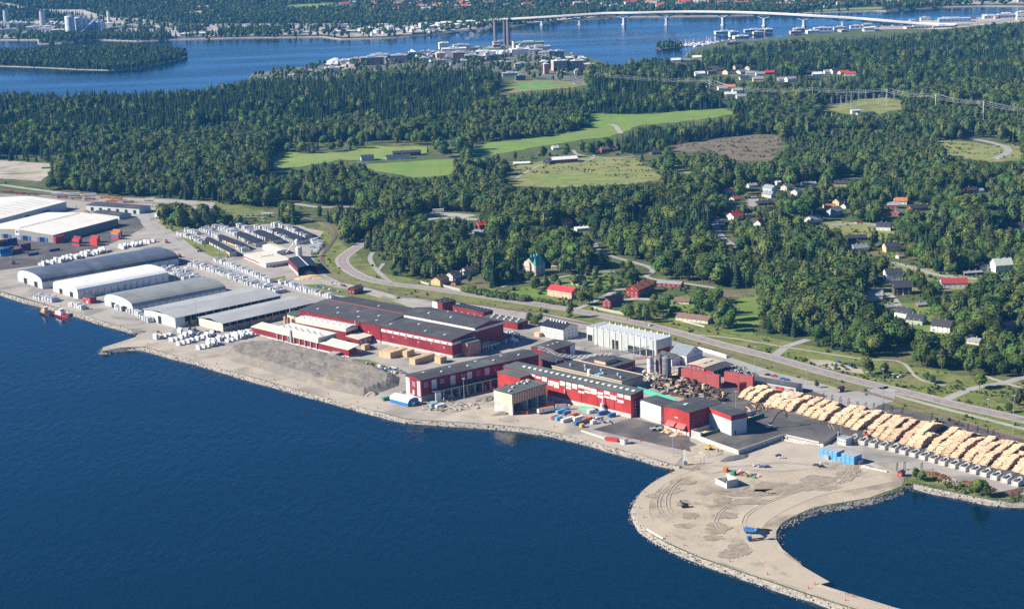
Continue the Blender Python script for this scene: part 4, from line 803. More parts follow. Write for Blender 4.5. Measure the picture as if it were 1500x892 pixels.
# --- timber sheds with black roofs and the planing mill
for i, (A, B_, C) in enumerate([((300, 350), (336, 368.6), (343.8, 366.2)), ((319.8, 347), (352.8, 359.8), (360, 357.2)), ((346, 343.4), (374, 355.4), (385.8, 352.6)), ((372, 340), (399.6, 351.9), (412.8, 349.4)), ((398.4, 336.8), (437, 352.4), (448.8, 349.6)), ((425.4, 334.4), (454.8, 347.2), (463, 344.8))]):
    nm = ['first', 'second', 'third', 'fourth', 'fifth', 'last'][i]
    b = Bld('timber_shed', 'long timber shed with black pitched roof, %s of six counted from the road' % nm, 'shed', A, B_, C, 6.5, 'black roofed timber sheds')
    b.shell('gable', 1.8, 'y', None, M_RFD if False else mat('black sheet roof', (.022, .026, .036), .55, stripe=('Y', 2, .2)), over=.8, open_=True)
    b.box('end_wall', 0, b.L, 0, .3, 0, 6.4, M_CONC); b.box('end_wall', 0, b.L, b.W-.3, b.W, 0, 6.4, M_CONC); b.box('centre_wall', b.L*.48, b.L*.52, .3, b.W-.3, 0, 6.6, M_BOARD)
    for k in range(1, 9): b.box('column', .1, .4, b.W*k/9-.15, b.W*k/9+.15, 0, 6.4, M_CONCD)
b = Bld('planing_mill', 'planing mill with white flat roof and red striped wall', 'factory', (357, 372.8), (389.4, 386.2), (421.8, 379.2), 4.6); b.shell('gable', .8, 'x', M_WWH, M_RFC); b.panel('red_band', 'x-', b.W*.3, b.W, 1.6, 3.2, M_BRED); b.windows('y-', 8, 1.6, 2, 1.2); b.vents([(b.L*(.3+.1*i), b.W*.5, 5.6) for i in range(5)], 'roof_vent', M_STEEL, (1.2, 1.2, 1.2)); b.box('canopy', b.L*.05, b.L*.95, -3.2, -.05, 3.4, 3.7, M_RFGY)
b = Bld('planing_mill_annex', 'smaller white roofed hall behind the planing mill', 'factory', (384.6, 359.6), (405.6, 368.4), (418, 364), 5.2); b.shell('gable', .8, 'y', M_WWH, M_RFC); b.windows('y-', 4, 1.6)
def silo(px, py, r, z0, z1, m, label, legs=0, top=1.5, name='silo', cat='silo', ladder=True):
    p = G(px, py); t = thing(name, label, cat, (p.x, p.y, 2.45))
    MB().lathe([(r, z0), (r, z1), (r*.35, z1+top), (.01, z1+top)], 18).build('tank', m, t)
    if z0 > 2: MB().lathe([(.5, z0-2.2), (r, z0)], 18).build('hopper', m, t)
    for k in range(legs): a = 2*pi*k/legs+.4; MB().tube((cos(a)*r*.85, sin(a)*r*.85, -.2), (cos(a)*r*.85, sin(a)*r*.85, z0+.5), .22).build('leg', M_STEEL, t)
    for z in (z0+(z1-z0)*.33, z0+(z1-z0)*.66, z1-.1): MB().lathe([(r, z), (r+.12, z+.05), (r+.12, z+.3), (r, z+.35)], 18).build('ring', M_STEEL, t)
    if ladder: MB().box(-.3, .3, -r-.35, -r-.02, .2, z1+.8).build('ladder', M_STEEL, t)
    return t
t = silo(438.5, 378, 3.4, 0, 12, M_WWH, 'white chip silo with cyclone on top beside the planing mill', top=1.2)
MB().lathe([(.5, 13), (1.9, 16), (1.9, 20), (.8, 21)], 12, c=(-1.6, 0)).build('cyclone', M_WWH, t); MB().tube((-1.6, 0, 20.5), (-14, 6, 6), .5).build('duct', M_WWH, t)
b = Bld('chip_shed', 'wood chip shed with black pitched roof and open dark front', 'shed', (422.4, 378.8), (436.2, 392.8), (465, 388.4), 8.2)
b.shell('gable', 1.6, 'y', None, MATS['black sheet roof'], open_=True); b.box('side_wall', 0, .3, 0, b.W, 3, 8.1, M_DRK); b.box('plinth', 0, .6, 0, b.W, 0, 3, M_CONC); b.box('side_wall', b.L-.3, b.L, 0, b.W, 0, 8.1, M_DRK); b.box('back_wall', .3, b.L-.3, b.W-.3, b.W, 0, 8.1, M_DRK); b.box('ridge_cap', b.L/2-.5, b.L/2+.5, -.4, b.W+.4, 10.1, 10.35, M_PNL)
def heap(name, px, py, rx, ry, hh, m, label, cat='heap', rz=0, seed=0, rough=.16, n=20):
    p = G(px, py); B = MB(); K = 7
    for j in range(K+1):
        t = j/K
        for i in range(n):
            a = 2*pi*i/n; k = 1+rough*2*mnoise(Vector((cos(a)*1.5+seed, sin(a)*1.5, t*2))); B.v.append((cos(a)*rx*(1-t)*k, sin(a)*ry*(1-t)*k, hh*(1-(1-t)**1.6)*(1+rough*mnoise(Vector((i, j, seed))))-.1*(j == 0)))
    for j in range(K):
        for i in range(n): k = (i+1) % n; B.f.append((j*n+i, j*n+k, (j+1)*n+k, (j+1)*n+i)); B.m.append(0)
    return tag(B.build(name, m, None, (p.x, p.y, Hs(p.x, p.y)), rz), label, cat)
heap('chip_heap', 456, 407, 17, 9, 3.2, M_SAWD, 'heap of yellow wood chips spilling in front of the black chip shed', rz=.3); heap('chip_heap', 452, 401, 7, 8, 4, M_SAWD, 'heap of wood chips inside the black chip shed', rz=.3, seed=3)
# --- drying kilns
b = Bld('drying_kiln', 'long red kiln range with cream roof edge and white upper storey', 'kiln', (368.7, 478.7), (510.7, 512.7), (521.3, 509.3), 6.3); L, W = max(b.L, 9), b.W
b.box('wall', 0, L, 0, W, 0, 6.2, M_RED); b.box('plinth', -.15, L+.1, -.15, W+.1, 0, 1.0, M_CONC)
r = MB().extr([(-.6, 6.25), (L+3, 8.4), (L+3, 8.8), (-.6, 6.75)], -.5, W*.29, 'y').build('roof', M_RFC, b.t); recalc(r.data)
r = MB().extr([(-.6, 6.25), (L+3, 8.0), (L+3, 8.4), (-.6, 6.75)], W*.74, W+.5, 'y').build('roof', M_RFC, b.t); recalc(r.data)
b.box('upper_storey', -1.2, L+10, W*.29, W*.74, 6.3, 11, M_WCR); b.box('upper_roof', -1.4, L+10, W*.285, W*.745, 11.02, 11.4, M_RFW); b.box('lower_storey', L, L+10, W*.295, W*.735, 0, 6.2, M_RED)
for k in range(8): u = W*(.31+.058*k); b.box('pier', -1.15, -.05, u, u+.7, 0, 6.25, M_CONC)
b.box('duct', -2.4, -1.25, W*.56, W*.575, 0, 12.5, M_STEEL)
for k in range(14): u = W*(.3+.032*k); MB().tube((L*.3+2+(k % 2)*2, u, 11.3), (L*.3+1+(k % 2)*2, u+.4, 13.4+(k % 3)*.5), .45, 6, 0, .35).build('flue', M_STEEL, b.t)
b.box('gutter', -3.2, -2.6, W*.02, W*.8, .8, 1.3, M_PNL)
b = Bld('kiln_hall', 'white roofed kiln hall with red walls and flues behind the long kiln range', 'kiln', (433, 467), (506.7, 481), (526, 476.8), 12.5); b.shell('gable', .9, 'y', M_RED, M_RFW, base=M_CONC)
b.panel('upper_band', 'x-', 0, b.W, 9.3, 12.3, M_WCR, .3); b.panel('upper_band', 'y-', 0, b.L, 9.3, 12.3, M_WWH, .3)
for k in range(16): x = b.L*(.2+.45*(k % 2)); MB().tube((x, b.W*(.05+.058*k), 12.6), (x, b.W*(.05+.058*k), 14.9), .5, 6).build('flue', M_STEEL, b.t)
MB().tube((b.L*.9, 1, 12), (b.L*.9, 1, 17), .5).build('chimney', M_STEEL, b.t)
b = Bld('kiln_building', 'low red building with pale roof and grey gates at the right end of the kilns', 'kiln', (508.7, 494), (525.3, 497.6), (545, 491.4), 5.6); b.shell('mono', 1.2, 'x', M_RED, M_RFC, base=M_CONC)
for k in range(3): b.panel('gate', 'y-', b.L*(.04+.33*k), b.L*(.31+.33*k), 0, 4.8, M_STEEL)
b = Bld('kiosk', 'small red and white hut at the foot of the kiln range', 'hut', (481, 517.5), (490, 519.5), (499, 516.3), 3); b.shell('flat', 0, 'x', M_RED, M_RFGY, base=M_WWH); b.panel('gate', 'y-', .6, b.L-.6, 0, 2.6, M_STEEL)
p = G(437, 474); t = thing('boiler_house', 'round beige boiler house with flat dark roof at the kilns', 'boiler house', (p.x, p.y, 2.45))
MB().lathe([(9.5, 0), (9.5, 9.6)], 20).build('wall', M_TIMW, t); MB().lathe([(9.8, 9.62), (9.8, 10)], 20).build('roof', M_RFG, t); MB().tube((-7, 2, 10), (-7, 2, 14), .6).build('flue', M_STEEL, t); MB().tube((-7, 2, 13.7), (-1, 5, 13.7), .6).build('flue', M_STEEL, t); MB().box(6, 12, -2, 8, 0, 9, 0).build('annex', M_DRK, t)
for q in ((-11, -6), (-7.5, -9.5)): MB().lathe([(1.3, 0), (1.3, 8), (.3, 9)], 10, c=q).build('tank', M_TIM if q[0] < -9 else M_BRK, t)
# --- the big sorting hall
b = Bld('sorting_hall', 'huge dark red sorting hall with dark roof behind the kilns', 'factory', (438.7, 453.8), (662, 498.2), (742, 477), 15.4); L, W, h = b.L, b.W, b.h; Y = W*.45
w_ = MB().extr([(0, 0), (L, 0), (L, h), (L/2, h+3.4), (0, h)], Y, W, 'y').build('wall', M_RED, b.t); recalc(w_.data)
w_ = MB().extr([(0, 0), (L, 0), (L, h+3.6), (.72*L, h+7), (.45*L, h+4.4), (.45*L, h+2), (0, h)], 0, Y-.05, 'y').build('wall', M_RED, b.t); recalc(w_.data)
def slab(name, x0, z0, x1, z1, y0, y1, m, th=.4): r = MB().extr([(x0, z0+.04), (x1, z1+.04), (x1, z1+th), (x0, z0+th)], y0, y1, 'y').build(name, m, b.t); recalc(r.data); return r
slab('roof', -.5, h-.05, L/2, h+3.4, Y, W+.5, M_RFD); slab('roof', L/2+.01, h+3.4, L+.5, h-.05, Y, W+.5, M_RFD)
slab('roof', -.5, h, .45*L-.05, h+2, -.5, Y-.1, M_RFD); slab('roof', .45*L-.6, h+4.3, .72*L, h+7, -.8, Y+2, M_RFD); slab('roof', .72*L+.01, h+7, L+.6, h+3.5, -.8, Y+2, M_RFD)
b.box('ridge_line', L/2-.5, L/2+.5, Y, W, h+3.84, h+4.1, mat('red flashing', (.4, .1, .05), .7))
b.box('clerestory', .45*L-.35, .45*L-.02, .5, Y-.5, h+2.3, h+4.3, M_WWH); b.box('end_band', .45*L, L, -.3, -.02, h+1.2, h+3.2, M_WWH)
b.panel('band', 'x-', .5, Y-1, h-4.6, h-2.4, M_PNL, .25); b.panel('plinth', 'x-', 0, W, 0, 2.4, M_CONC, .3); b.panel('plinth', 'y-', 0, L, 0, 2.4, M_CONC, .3)
b.panel('band', 'y-', 0, L*.44, h-4.4, h-2.4, M_PNL, .25)
for i in range(10): put(b.t, winmesh(2.4, 1.6), 'x-', L, W, Y*(.06+.095*i), h-4.3).location.x = -.32
for i in range(12): put(b.t, winmesh(1.4, 1.2), 'x-', L, W, W*(.05+.08*i), 7.2+(i % 2)*1.5)
b.box('downpipe', -.6, -.1, Y-.4, Y+.4, 0, h, M_RED)
b.vents([(L*x, W*y, h+z) for x, y, z in ((.12, .08, .9), (.12, .2, .9), (.3, .3, 1.7), (.12, .42, .9), (.14, .52, 1.2), (.3, .56, 2.3), (.14, .64, 1.2), (.3, .7, 2.3), (.14, .78, 1.2), (.3, .84, 2.3), (.14, .92, 1.2), (.62, .2, 6.5), (.62, .34, 6.5), (.86, .3, 5.5), (.7, .7, 2.5))], 'roof_light', M_PNL, (2.4, 1.4, .5))
b = Bld('fan_house', 'tall silver and dark red fan house behind the sorting hall', 'factory', (630, 441.5), (648, 444.3), (667.6, 440), 10); b.shell('flat', 0, 'x', M_DRK, M_RFD); b.panel('silver_panel', 'x-', b.W*.5, b.W, 0, 10, M_PNL, .2)
def fans(b, nx, ny, axis='y'):
    me = MB().lathe([(1.3, 0), (1.45, .9), (1.2, 1.0), (.9, .7)], 12).mesh('fan', M_DARK if False else mat('dark fan housing', (.05, .055, .07), .6))
    for i in range(nx):
        for j in range(ny): link('fan', me, b.t, (b.L*(i+.5)/nx, b.W*(j+.5)/ny, b.h+.4))
fans(b, 3, 2)
b = Bld('condenser_building', 'long dark red building with rows of roof fans behind the sorting hall', 'factory', (663, 448.4), (708, 458.3), (721.4, 454.7), 8); b.shell('flat', 0, 'x', M_RED, M_RFD); fans(b, 2, 9); b.windows('x-', 5, 3.6, 1.4, 1.2)
b = Bld('workshop_building', 'low red building with grey green roof and rooftop boxes near the fan row', 'factory', (707, 464.5), (758, 473.6), (773.4, 469), 6); b.shell('flat', 0, 'x', M_RED, M_RFG); b.vents([(b.L*(.25+.5*(i % 2)), b.W*(.08+.09*i), 6.2) for i in range(10)], 'roof_unit', M_CONC, (2.2, 2.2, 1.3)); b.panel('gate', 'y-', 1, 6, 0, 5, M_DARK)
b = Bld('brick_tower_building', 'brick block with flat roof at the corner of the sorting hall', 'factory', (673, 500.5), (684.6, 503.4), (703.5, 499), 11.5); b.shell('flat', 0, 'x', M_RB, M_RFG); b.windows('y-', 2, 4, 3, 2.5)
for k in range(5): b.box('duct', b.L+1+k*3, b.L+2+k*3, 2, 3+k*1.5, 0, 8-k*.8, M_STEEL)
b.box('machine_platform', b.L+1, b.L+22, 1, 10, 5, 5.6, M_STEEL); b.box('cooler', b.L+4, b.L+12, 3, 8, 5.6, 8, M_CONCD)
# --- saw intake building at the shore
b = Bld('saw_building', 'long dark red saw building with gable to the shore, four pane windows and white doors', 'factory', (586.9, 550.2), (616.5, 557), (788.6, 519.7), 17); L, W, h = b.L, b.W, b.h
b.shell('gable', 1.5, 'x', M_RED, M_RFD, over=.7); b.panel('plinth', 'x-', 0, W, 0, 3, M_CONC, .25); b.panel('plinth', 'y-', 0, L, 0, 4.5, M_CONCD, .25)
b.panel('white_door', 'x-', W*.05, W*.24, 4, 15.5, M_PNL, .3); b.panel('white_door', 'x-', W*.74, W*.97, 3, 15.5, M_PNL, .3)
def quadwin(b, face, u, z, s=1.3, g=.8):
    for i in (-1, 1):
        for j in (0, 1): put(b.t, winmesh(1.4, 1.4), face, b.L, b.W, u+i*(s/2+g/2), z+j*(s+g)).location.x += -.06 if face == 'x-' else 0
quadwin(b, 'x-', W*.48, 10.2); b.panel('hatch', 'x-', W*.44, W*.54, 4.2, 7, M_PNL, .4); b.panel('balcony', 'x-', W*.38, W*.62, 4, 4.3, M_STEEL, 1.4)
r = MB().extr([(-.75, h-.05), (W/2, h+1.5), (W/2, h+1.62), (-.75, h+.1)], L*.43, L*.62, 'x').build('roof_patch', M_RFG, b.t); r.location.z = .4; recalc(r.data)
for u in (.085, .24, .38, .53, .69): b.panel('white_door', 'y-', L*u, L*u+4.6, 8 if u < .3 else 10, 15.5, M_PNL, .3)
for u in (.02, .155, .33, .46, .61): quadwin(b, 'y-', L*u+2, 11)
b.vents([(L*(.1+.11*i), W*(.3 if i % 2 else .62), h+1.2) for i in range(8)], 'roof_light', M_PNL, (1.6, 1.6, .6))
# annex with openings along its shaded side
b.box('annex_roof', 7, L*.66, -9, -.05, 7.6, 8.1, M_RFD); b.box('annex_floor', 7, L*.66, -8.6, -.3, -.2, .3, M_CONCD)
for i in range(10): x = 7.5+(L*.66-8.5)*i/9; b.box('annex_pillar', x-.35, x+.35, -8.8, -8, .3, 7.6, M_CONC)
b.box('annex_wall', 7.2, 12, -8.9, -8.5, 0, 7.6, M_PNL); b.box('annex_wall', L*.6, L*.66, -8.9, -8.5, 0, 7.6, M_CONCD)
for i in range(14): x = 14+rnd.uniform(0, L*.5); b.box('stored_machinery', x, x+rnd.uniform(1.5, 4), -7.5, -3, .3, rnd.uniform(1.5, 4.5), rnd.choice([M_RUST, M_STEEL, M_CONCD]))
b = Bld('saw_building_extension', 'dark red flat roofed extension with grey end panel behind the long saw building', 'factory', (779, 508), (808.7, 514), (842, 503), 9.5); b.shell('gable', .9, 'x', M_DRK, M_RFD, over=.5); b.panel('end_panel', 'y-', b.L*.78, b.L, 0, 9, M_PNL, .25); quadwin(b, 'y-', b.L*.5, 4)
b.vents([(b.L*(.3+.2*i), b.W*.5, 10.4) for i in range(3)], 'roof_light', M_PNL)
b = Bld('low_shed', 'low dark roofed shed between the saw building and the long bright red hall', 'shed', (781, 524), (806, 531.5), (824, 526), 7); b.shell('mono', 1.5, 'x', M_DRK, M_RFD)
MB().tube(b.w(2, -1, 3), b.w(7, -1, 9), .5).build('blue_pipe', M_BLUE); bpy.data.objects['blue_pipe'].name = 'conveyor_pipe'; tag(bpy.data.objects['conveyor_pipe'], 'bright blue slanting pipe beside the low dark shed', 'pipe')
# --- the long bright red hall with white panels
b = Bld('sawmill_hall', 'long bright red sawmill hall with scattered white wall panels and grey green roof', 'factory', (738, 537.5), (924, 579), (944.8, 573.2), 17.3); L, W, h = b.L, b.W, b.h
b.shell('mono', .9, 'y', M_BRED, M_RFG, over=.6, th=.5); b.panel('plinth', 'x-', 0, W, 0, 3.2, M_CONC, .3)
um = W/(924-738)
for (x0, x1, r0, r1) in ((1200, 1250, 3, 33), (1145, 1195, 3, 28), (1145, 1195, 50, 72), (1090, 1140, 27, 60), (1040, 1090, 5, 30), (1040, 1088, 44, 60), (985, 1035, 24, 42), (985, 1035, 50, 70), (935, 985, 10, 52), (835, 885, 1, 26), (885, 935, 8, 28), (835, 885, 50, 67), (885, 935, 38, 54), (785, 830, 5, 42), (735, 780, 5, 32), (735, 780, 39, 57), (685, 730, 5, 40), (635, 680, 50, 70), (590, 680, 22, 47), (535, 582, 4, 38), (485, 530, 10, 26), (585, 632, 50, 62), (440, 484, 2, 20)):
    b.panel('white_panel', 'x-', (1250-x1)/5.577*um+.3, (1250-x0)/5.577*um-.3, h-.4-r1*.095, h-.4-r0*.095, M_WWH, .14)
for i in range(1, 8): u = W*i/8; b.box('wall_joint', -.24, -.02, u-.12, u+.12, 3.2, h-.1, M_DRK)
b.vents([(L*.55, W*(.03+.045*i), h+1.1) for i in range(20)], 'roof_light', M_WWH, (2.2, 2.6, .5))
for u, z in ((.42, 5), (.55, 4)): MB().lathe([(1.5, 0), (1.5, z+2), (.4, z+4)], 10, c=(-3, W*u+30)).build('cyclone', M_STEEL, b.t)
p0 = b.w(-2.4, W*.2); t = tag(MB().tube((0, 0, 4), (0, 0, 7), 1.6, 10).tube((0, 0, 7), (.8, 1, 11.5), .5).tube((.8, 1, 11.5), (2.4, 1, 11.5), .4).build('dust_fan', M_PNL, None, p0), 'round fan with duct on the bright red wall', 'fan')
t = tag(MB().tube((0, 0, 7), (0, 0, 10), .4).tube((0, 0, 10), (0, 3.5, 10), .4).tube((0, 3.5, 10), (0, 3.5, 8), .4).build('duct', M_PNL, None, b.w(-1, W*.5)), 'white bent duct on the bright red wall', 'duct')
b = Bld('sawmill_front_block', 'bright red front block joined to the left end of the long hall', 'factory', (728.7, 545), (761.9, 553.4), (779.8, 547.5), 16); b.shell('flat', 0, 'x', M_BRED, M_RFG, over=.4, th=.5); b.panel('plinth', 'x-', 0, b.W, 0, 3, M_CONC, .2)
b.panel('opening', 'x-', b.W*.1, b.W*.7, 6.5, 8, M_DARK, .15)
MB().tube((-1, b.W*.5, 7), (-26, b.W*.2, 4.5), .7).build('conveyor', M_STEEL, b.t); MB().tube((-1, b.W*.1, 8), (-4, -16, 10), .8).build('conveyor', M_RED, b.t)
# --- unfinished timber and concrete building
b = Bld('bunker_building', 'new building with timber clad upper storey on tall concrete legs at the shore', 'factory', (721, 571.7), (750, 577.6), (800.4, 562.2), 16.2); L, W, h = b.L, b.W, b.h
b.box('upper_storey', 0, L, 0, W, 8.6, h, M_TIM); b.box('lower_wall', 0, .8, 0, W, 0, 8.5, M_CONC); b.box('lower_wall', L-.8, L, 0, W, 0, 8.5, M_CONC); b.box('back_wall', .8, L-.8, W-.8, W, 0, 8.5, M_CONCD)
b.panel('board_cladding', 'x-', .1, W-.1, 7.6, h-.2, M_TIMW, .2)
for i in range(5): b.panel('joint', 'x-', W*(i+.5)/5-.15, W*(i+.5)/5+.15, 7.6, h-.2, M_TIM, .28)
for i in range(1, 14): b.panel('batten', 'y-', L*i/14-.15, L*i/14+.15, 8.7, h-.1, mat('brown batten', (.3, .17, .1), .8), .25)
for u in (.42, .72): b.box('concrete_pier', L*u, L*u+.9, 0, W-1, 0, 8.5, M_CONC)
b.box('corner_post', -.1, .9, -.15, 1.2, 0, 8.6, M_CONC); b.box('roof', -.5, L+.5, -.5, W+.5, h+.02, h+.55, M_RFG)
b.vents([(L*x, W*y, h+.6) for x, y in ((.1, .3), (.35, .6), (.6, .8), (.75, .85), (.85, .7), (.9, .85), (.7, .6))], 'roof_unit', M_CONC, (2.5, 1.6, 1))
# --- annex, debarking hall and grey block
b = Bld('panel_annex', 'pale grey panelled annex between the long hall and the red debarking hall', 'factory', (936.8, 585.2), (968, 595.2), (990, 588), 13.4); b.shell('flat', 0, 'x', M_PNL, M_RFD, over=.2); b.panel('plinth', 'x-', 0, b.W, 0, 3, M_CONC, .25)
for i in range(5): b.panel('joint', 'x-', b.W*(i+.5)/5-.1, b.W*(i+.5)/5+.1, 3, 13.2, M_STEEL, .14)
t = thing('pipe_rack', 'dark pipe rack with white loops between the long hall and the grey annex', 'pipe rack', b.w(-1, b.W+4), b.a)
for k in range(5): MB().lathe([(1.1, k*2.6+1), (1.3, k*2.6+1.3), (1.1, k*2.6+1.6)], 10).build('loop', M_PNL, t)
MB().box(-1.5, -1, -1, 3, 0, 13).box(1, 1.5, -1, 3, 0, 13).box(-1.5, 1.5, -1, -.5, 6, 6.5).box(-1.5, 1.5, -1, -.5, 12, 12.5).build('frame', M_DARK, t)
b = Bld('debarking_hall', 'red debarking hall with two sloping chute hoods over the asphalt apron', 'factory', (968.5, 596.4), (1009.7, 605), (1054, 591.5), 17.2); L, W, h = b.L, b.W, b.h
b.shell('gable', 1.0, 'x', M_BRED, M_RFD, over=.4, th=.5); b.panel('plinth', 'x-', 0, W, 0, 3.4, M_CONC, .3); b.panel('painted_shade_panel', 'y-', 0, L, 0, h-.1, M_DRK, .1)  # darker red laid over the sunless side: shade put into the colour
for u in (.12, .53):
    c = MB().extr([(-3.2, 5.2), (0, 8.2), (0, 5.2)], W*u, W*u+8.2, 'y').build('chute_hood', mat('faded red steel', (.5, .12, .1), .7), b.t); recalc(c.data); b.panel('chute_post', 'x-', W*u-.6, W*u-.1, 0, 6, M_DRK, .4)
b.panel('lettering', 'x-', W*.45, W*.58, 11.3, 11.9, M_PNL, .1)
b.vents([(L*.35, W*.55, h+1.2)], 'roof_light', M_PNL, (3, 2, .8))
b = Bld('grey_block', 'pale concrete block with red band under its dark roof beside the debarking hall', 'factory', (1022, 590.5), (1071.2, 609.3), (1088.3, 602.4), 17.0); L, W, h = b.L, b.W, b.h
b.shell('flat', 0, 'x', mat('pale blue grey concrete', (.46, .49, .5), .9, scale=.3, var=.1), M_RFD, over=.4, th=.45); b.panel('red_band', 'x-', 0, W*.72, h-3.2, h-.05, M_BRED, .25); b.panel('red_band', 'y-', 0, L, h-3.2, h-.05, M_DRK, .25)  # band on the sunless face is a darker red, its shade painted in
b.panel('door', 'y-', L*.2, L*.28, 3, 6, M_DARK)
GB = b
# raised platform with kerb
PLW = [GZ(*p, 5.2) for p in ((1024, 640), (1082, 661), (1148, 637), (1206, 650), (1228, 632), (1180, 612), (1120, 600), (1095, 612), (1060, 625))]
pf = MB(); n = len(PLW); pf.v = [(p.x, p.y, 5.2) for p in PLW]+[(p.x, p.y, 2) for p in PLW]; pf.f = [tuple(range(n))[::1]]+[(i, (i+1) % n, n+(i+1) % n, n+i) for i in range(n)]; pf.m = [0]+[1]*n
o = pf.build('platform', [M_ASPH, M_CONC]); recalc(o.data); o['kind'] = 'structure'
def wall_line(name, px, z, hh, th, m, label, cat, n=None, seg=None, zz=None, group=None):
    P = [GZ(*p, z) for p in px]; out = []
    t = thing(name, label, cat, P[0], 0, group)
    Q = resamp([Vector((p.x, p.y, 0)) for p in P], seg or 6)
    for i in range(len(Q)-1):
        d = Q[i+1]-Q[i]; L = d.length
        me = MB().box(.04, L-.04, -th/2, th/2, 0, hh).mesh('segment', m); o = link('segment', me, t, (Q[i].x-P[0].x, Q[i].y-P[0].y, 0), atan2(d.y, d.x))
    return t
wall_line('concrete_kerb', ((1024, 640), (1052, 650.5), (1082, 661)), 5.2, .9, .8, M_CONC, 'pale concrete kerb along the front of the raised asphalt platform', 'kerb', seg=5)
wall_line('guard_rail', ((1082, 661), (1148, 637.5), (1200, 649)), 5.2, 1.1, .5, M_CONC, 'concrete barrier along the right edge of the raised platform', 'barrier', seg=5)
# --- white panelled hall, office, white house, workshops
b = Bld('storage_hall', 'big hall of pale translucent panels with dark openings between office and railway', 'warehouse', (869.7, 480.6), (961, 499.6), (984.4, 493), 14.5); L, W, h = b.L, b.W, b.h
b.shell('flat', 0, 'x', mat('pale translucent sheet', (.42, .44, .43), .6, scale=.15, var=.14), mat('pale ribbed roof sheet', (.52, .54, .54), .6, scale=.08, var=.12, stripe=('Y', 5, .25)), over=.3, th=.5)
for i in range(10): b.panel('rib', 'x-', W*(i+.5)/10-.25, W*(i+.5)/10+.25, 0, h+.9, M_PNL, .5); b.panel('rib', 'y+', 0, .1, 0, .1, M_PNL)if False else None
b.panel('opening', 'x-', W*.03, W*.44, 0, 6.2, M_DARK, .2); b.panel('opening', 'x-', W*.6, W*.7, 0, 8, M_DARK, .2); b.panel('opening', 'y-', L*.1, L*.9, 0, 7, M_DRK, .2)
cn = MB().lathe([(.9, 0), (.15, 2.2)], 6).mesh('roof_spike', M_PNL)
for i in range(11):
    for x in (.04, .96): link('roof_spike', cn, b.t, (L*x, W*(.02+.096*i), h+.4))
b = Bld('hall_annex', 'lower pale annex with dark gate left of the panelled hall', 'warehouse', (860, 478), (868.5, 480), (893, 473), 12); b.shell('flat', 0, 'x', M_PNL, M_RFGY, over=.2); b.panel('gate', 'x-', b.W*.1, b.W*.9, 0, 5.5, M_DARK)
b = Bld('office_building', 'white three storey office with dark roof and chimney vents', 'office', (791.7, 476.4), (824.8, 483), (845.4, 476.6), 9.3); b.shell('gable', 3.4, 'y', M_WWH, M_RFD if False else MATS['black sheet roof'], over=.5)
for z in (1, 3.8, 6.6): b.windows('x-', 9, z, 1.5, 1.3); b.windows('y-', 4, z, 1.5, 1.3)
for i in range(6): b.box('roof_vent', b.L*.42, b.L*.58, b.W*(.15+.13*i), b.W*(.2+.13*i), 11.5, 14.2, M_PNL)
b.box('porch', -5, -.1, b.W*.9, b.W+3, 0, 3.5, M_TIM)
b = Bld('white_house', 'white gabled house with blue grey roof and arched windows beside the railway', 'house', (983, 515.3), (1005.6, 521), (1029, 514.2), 8); b.shell('gable', 5.6, 'y', M_WWH, mat('blue grey sheet roof', (.2, .24, .27), .5, stripe=('Y', 3, .2)), over=.5)
for z in (1.2, 4.6): b.windows('x-', 5, z, 1.4, 1.6); b.windows('y-', 5, z, 1.4, 1.8)
b.windows('y-', 1, 8.6, 1.6, 1.6); b.panel('blue_gable', 'y-', b.L*.55, b.L*.8, 8.4, 10.2, mat('pale blue board', (.4, .52, .62), .7), .1)
b = Bld('white_outbuilding', 'smaller white house with dark stepped roof in front of the white gabled house', 'house', (963, 520), (984, 526), (995, 521.5), 6); b.shell('gable', 2.6, 'y', M_WWH, M_RFD, over=.4); b.windows('y-', 3, 1.4, 1.4, 1.6); b.windows('x-', 3, 1.4, 1.4, 1.6)
b = Bld('workshop', 'red workshop with cream flat roof and skylight strips', 'workshop', (1008, 533), (1032, 538.2), (1057.8, 529.4), 5.4); b.shell('gable', .8, 'x', M_RED, M_RFC if False else mat('beige felt roof', (.5, .43, .33), .9, var=.15), over=.5); b.windows('x-', 4, 2.6, 2.4, 1.6); b.box('skylight', b.L*.3, b.L*.5, b.W*.3, b.W*.36, 6, 6.5, M_DARK); b.box('skylight', b.L*.6, b.L*.8, b.W*.3, b.W*.36, 6, 6.5, M_DARK)
b = Bld('open_shed', 'narrow black roofed shed beside the red workshop', 'shed', (1034.4, 541.4), (1045, 543.9), (1074, 533.8), 5); b.shell('mono', 1, 'x', None, M_RFD, over=.6, open_=True); b.box('back_wall', 0, b.L, b.W-.3, b.W, 0, 5.6, M_DRK); b.box('end_wall', 0, .3, 0, b.W, 0, 5, M_BRED)
for i in range(6): b.box('post', b.L*i/5-.15, b.L*i/5+.15, 0, .3, 0, 4.9, M_CONC)
b = Bld('garage_row', 'long low building with black roof and red doors beside the log yard', 'garage', (1100, 556), (1165.6, 567.4), (1176.4, 563.2), 5); b.shell('gable', 1.8, 'y', M_WGY, M_RFD, over=.4)
for i in range(9): b.panel('door', 'x-', b.W*(.04+.105*i), b.W*(.04+.105*i)+3.6, 0, 3.4, M_BRED if i % 3 != 1 else M_STEEL, .2)
b = Bld('flat_roofed_building', 'wide flat roofed building with beige wall behind the long bright red hall', 'factory', (808.7, 537), (910.9, 560), (941.4, 550), 8.5); b.shell('flat', 0, 'x', mat('sand coloured render', (.4, .34, .25), .9, var=.2), M_RFD, over=.3, th=.5)
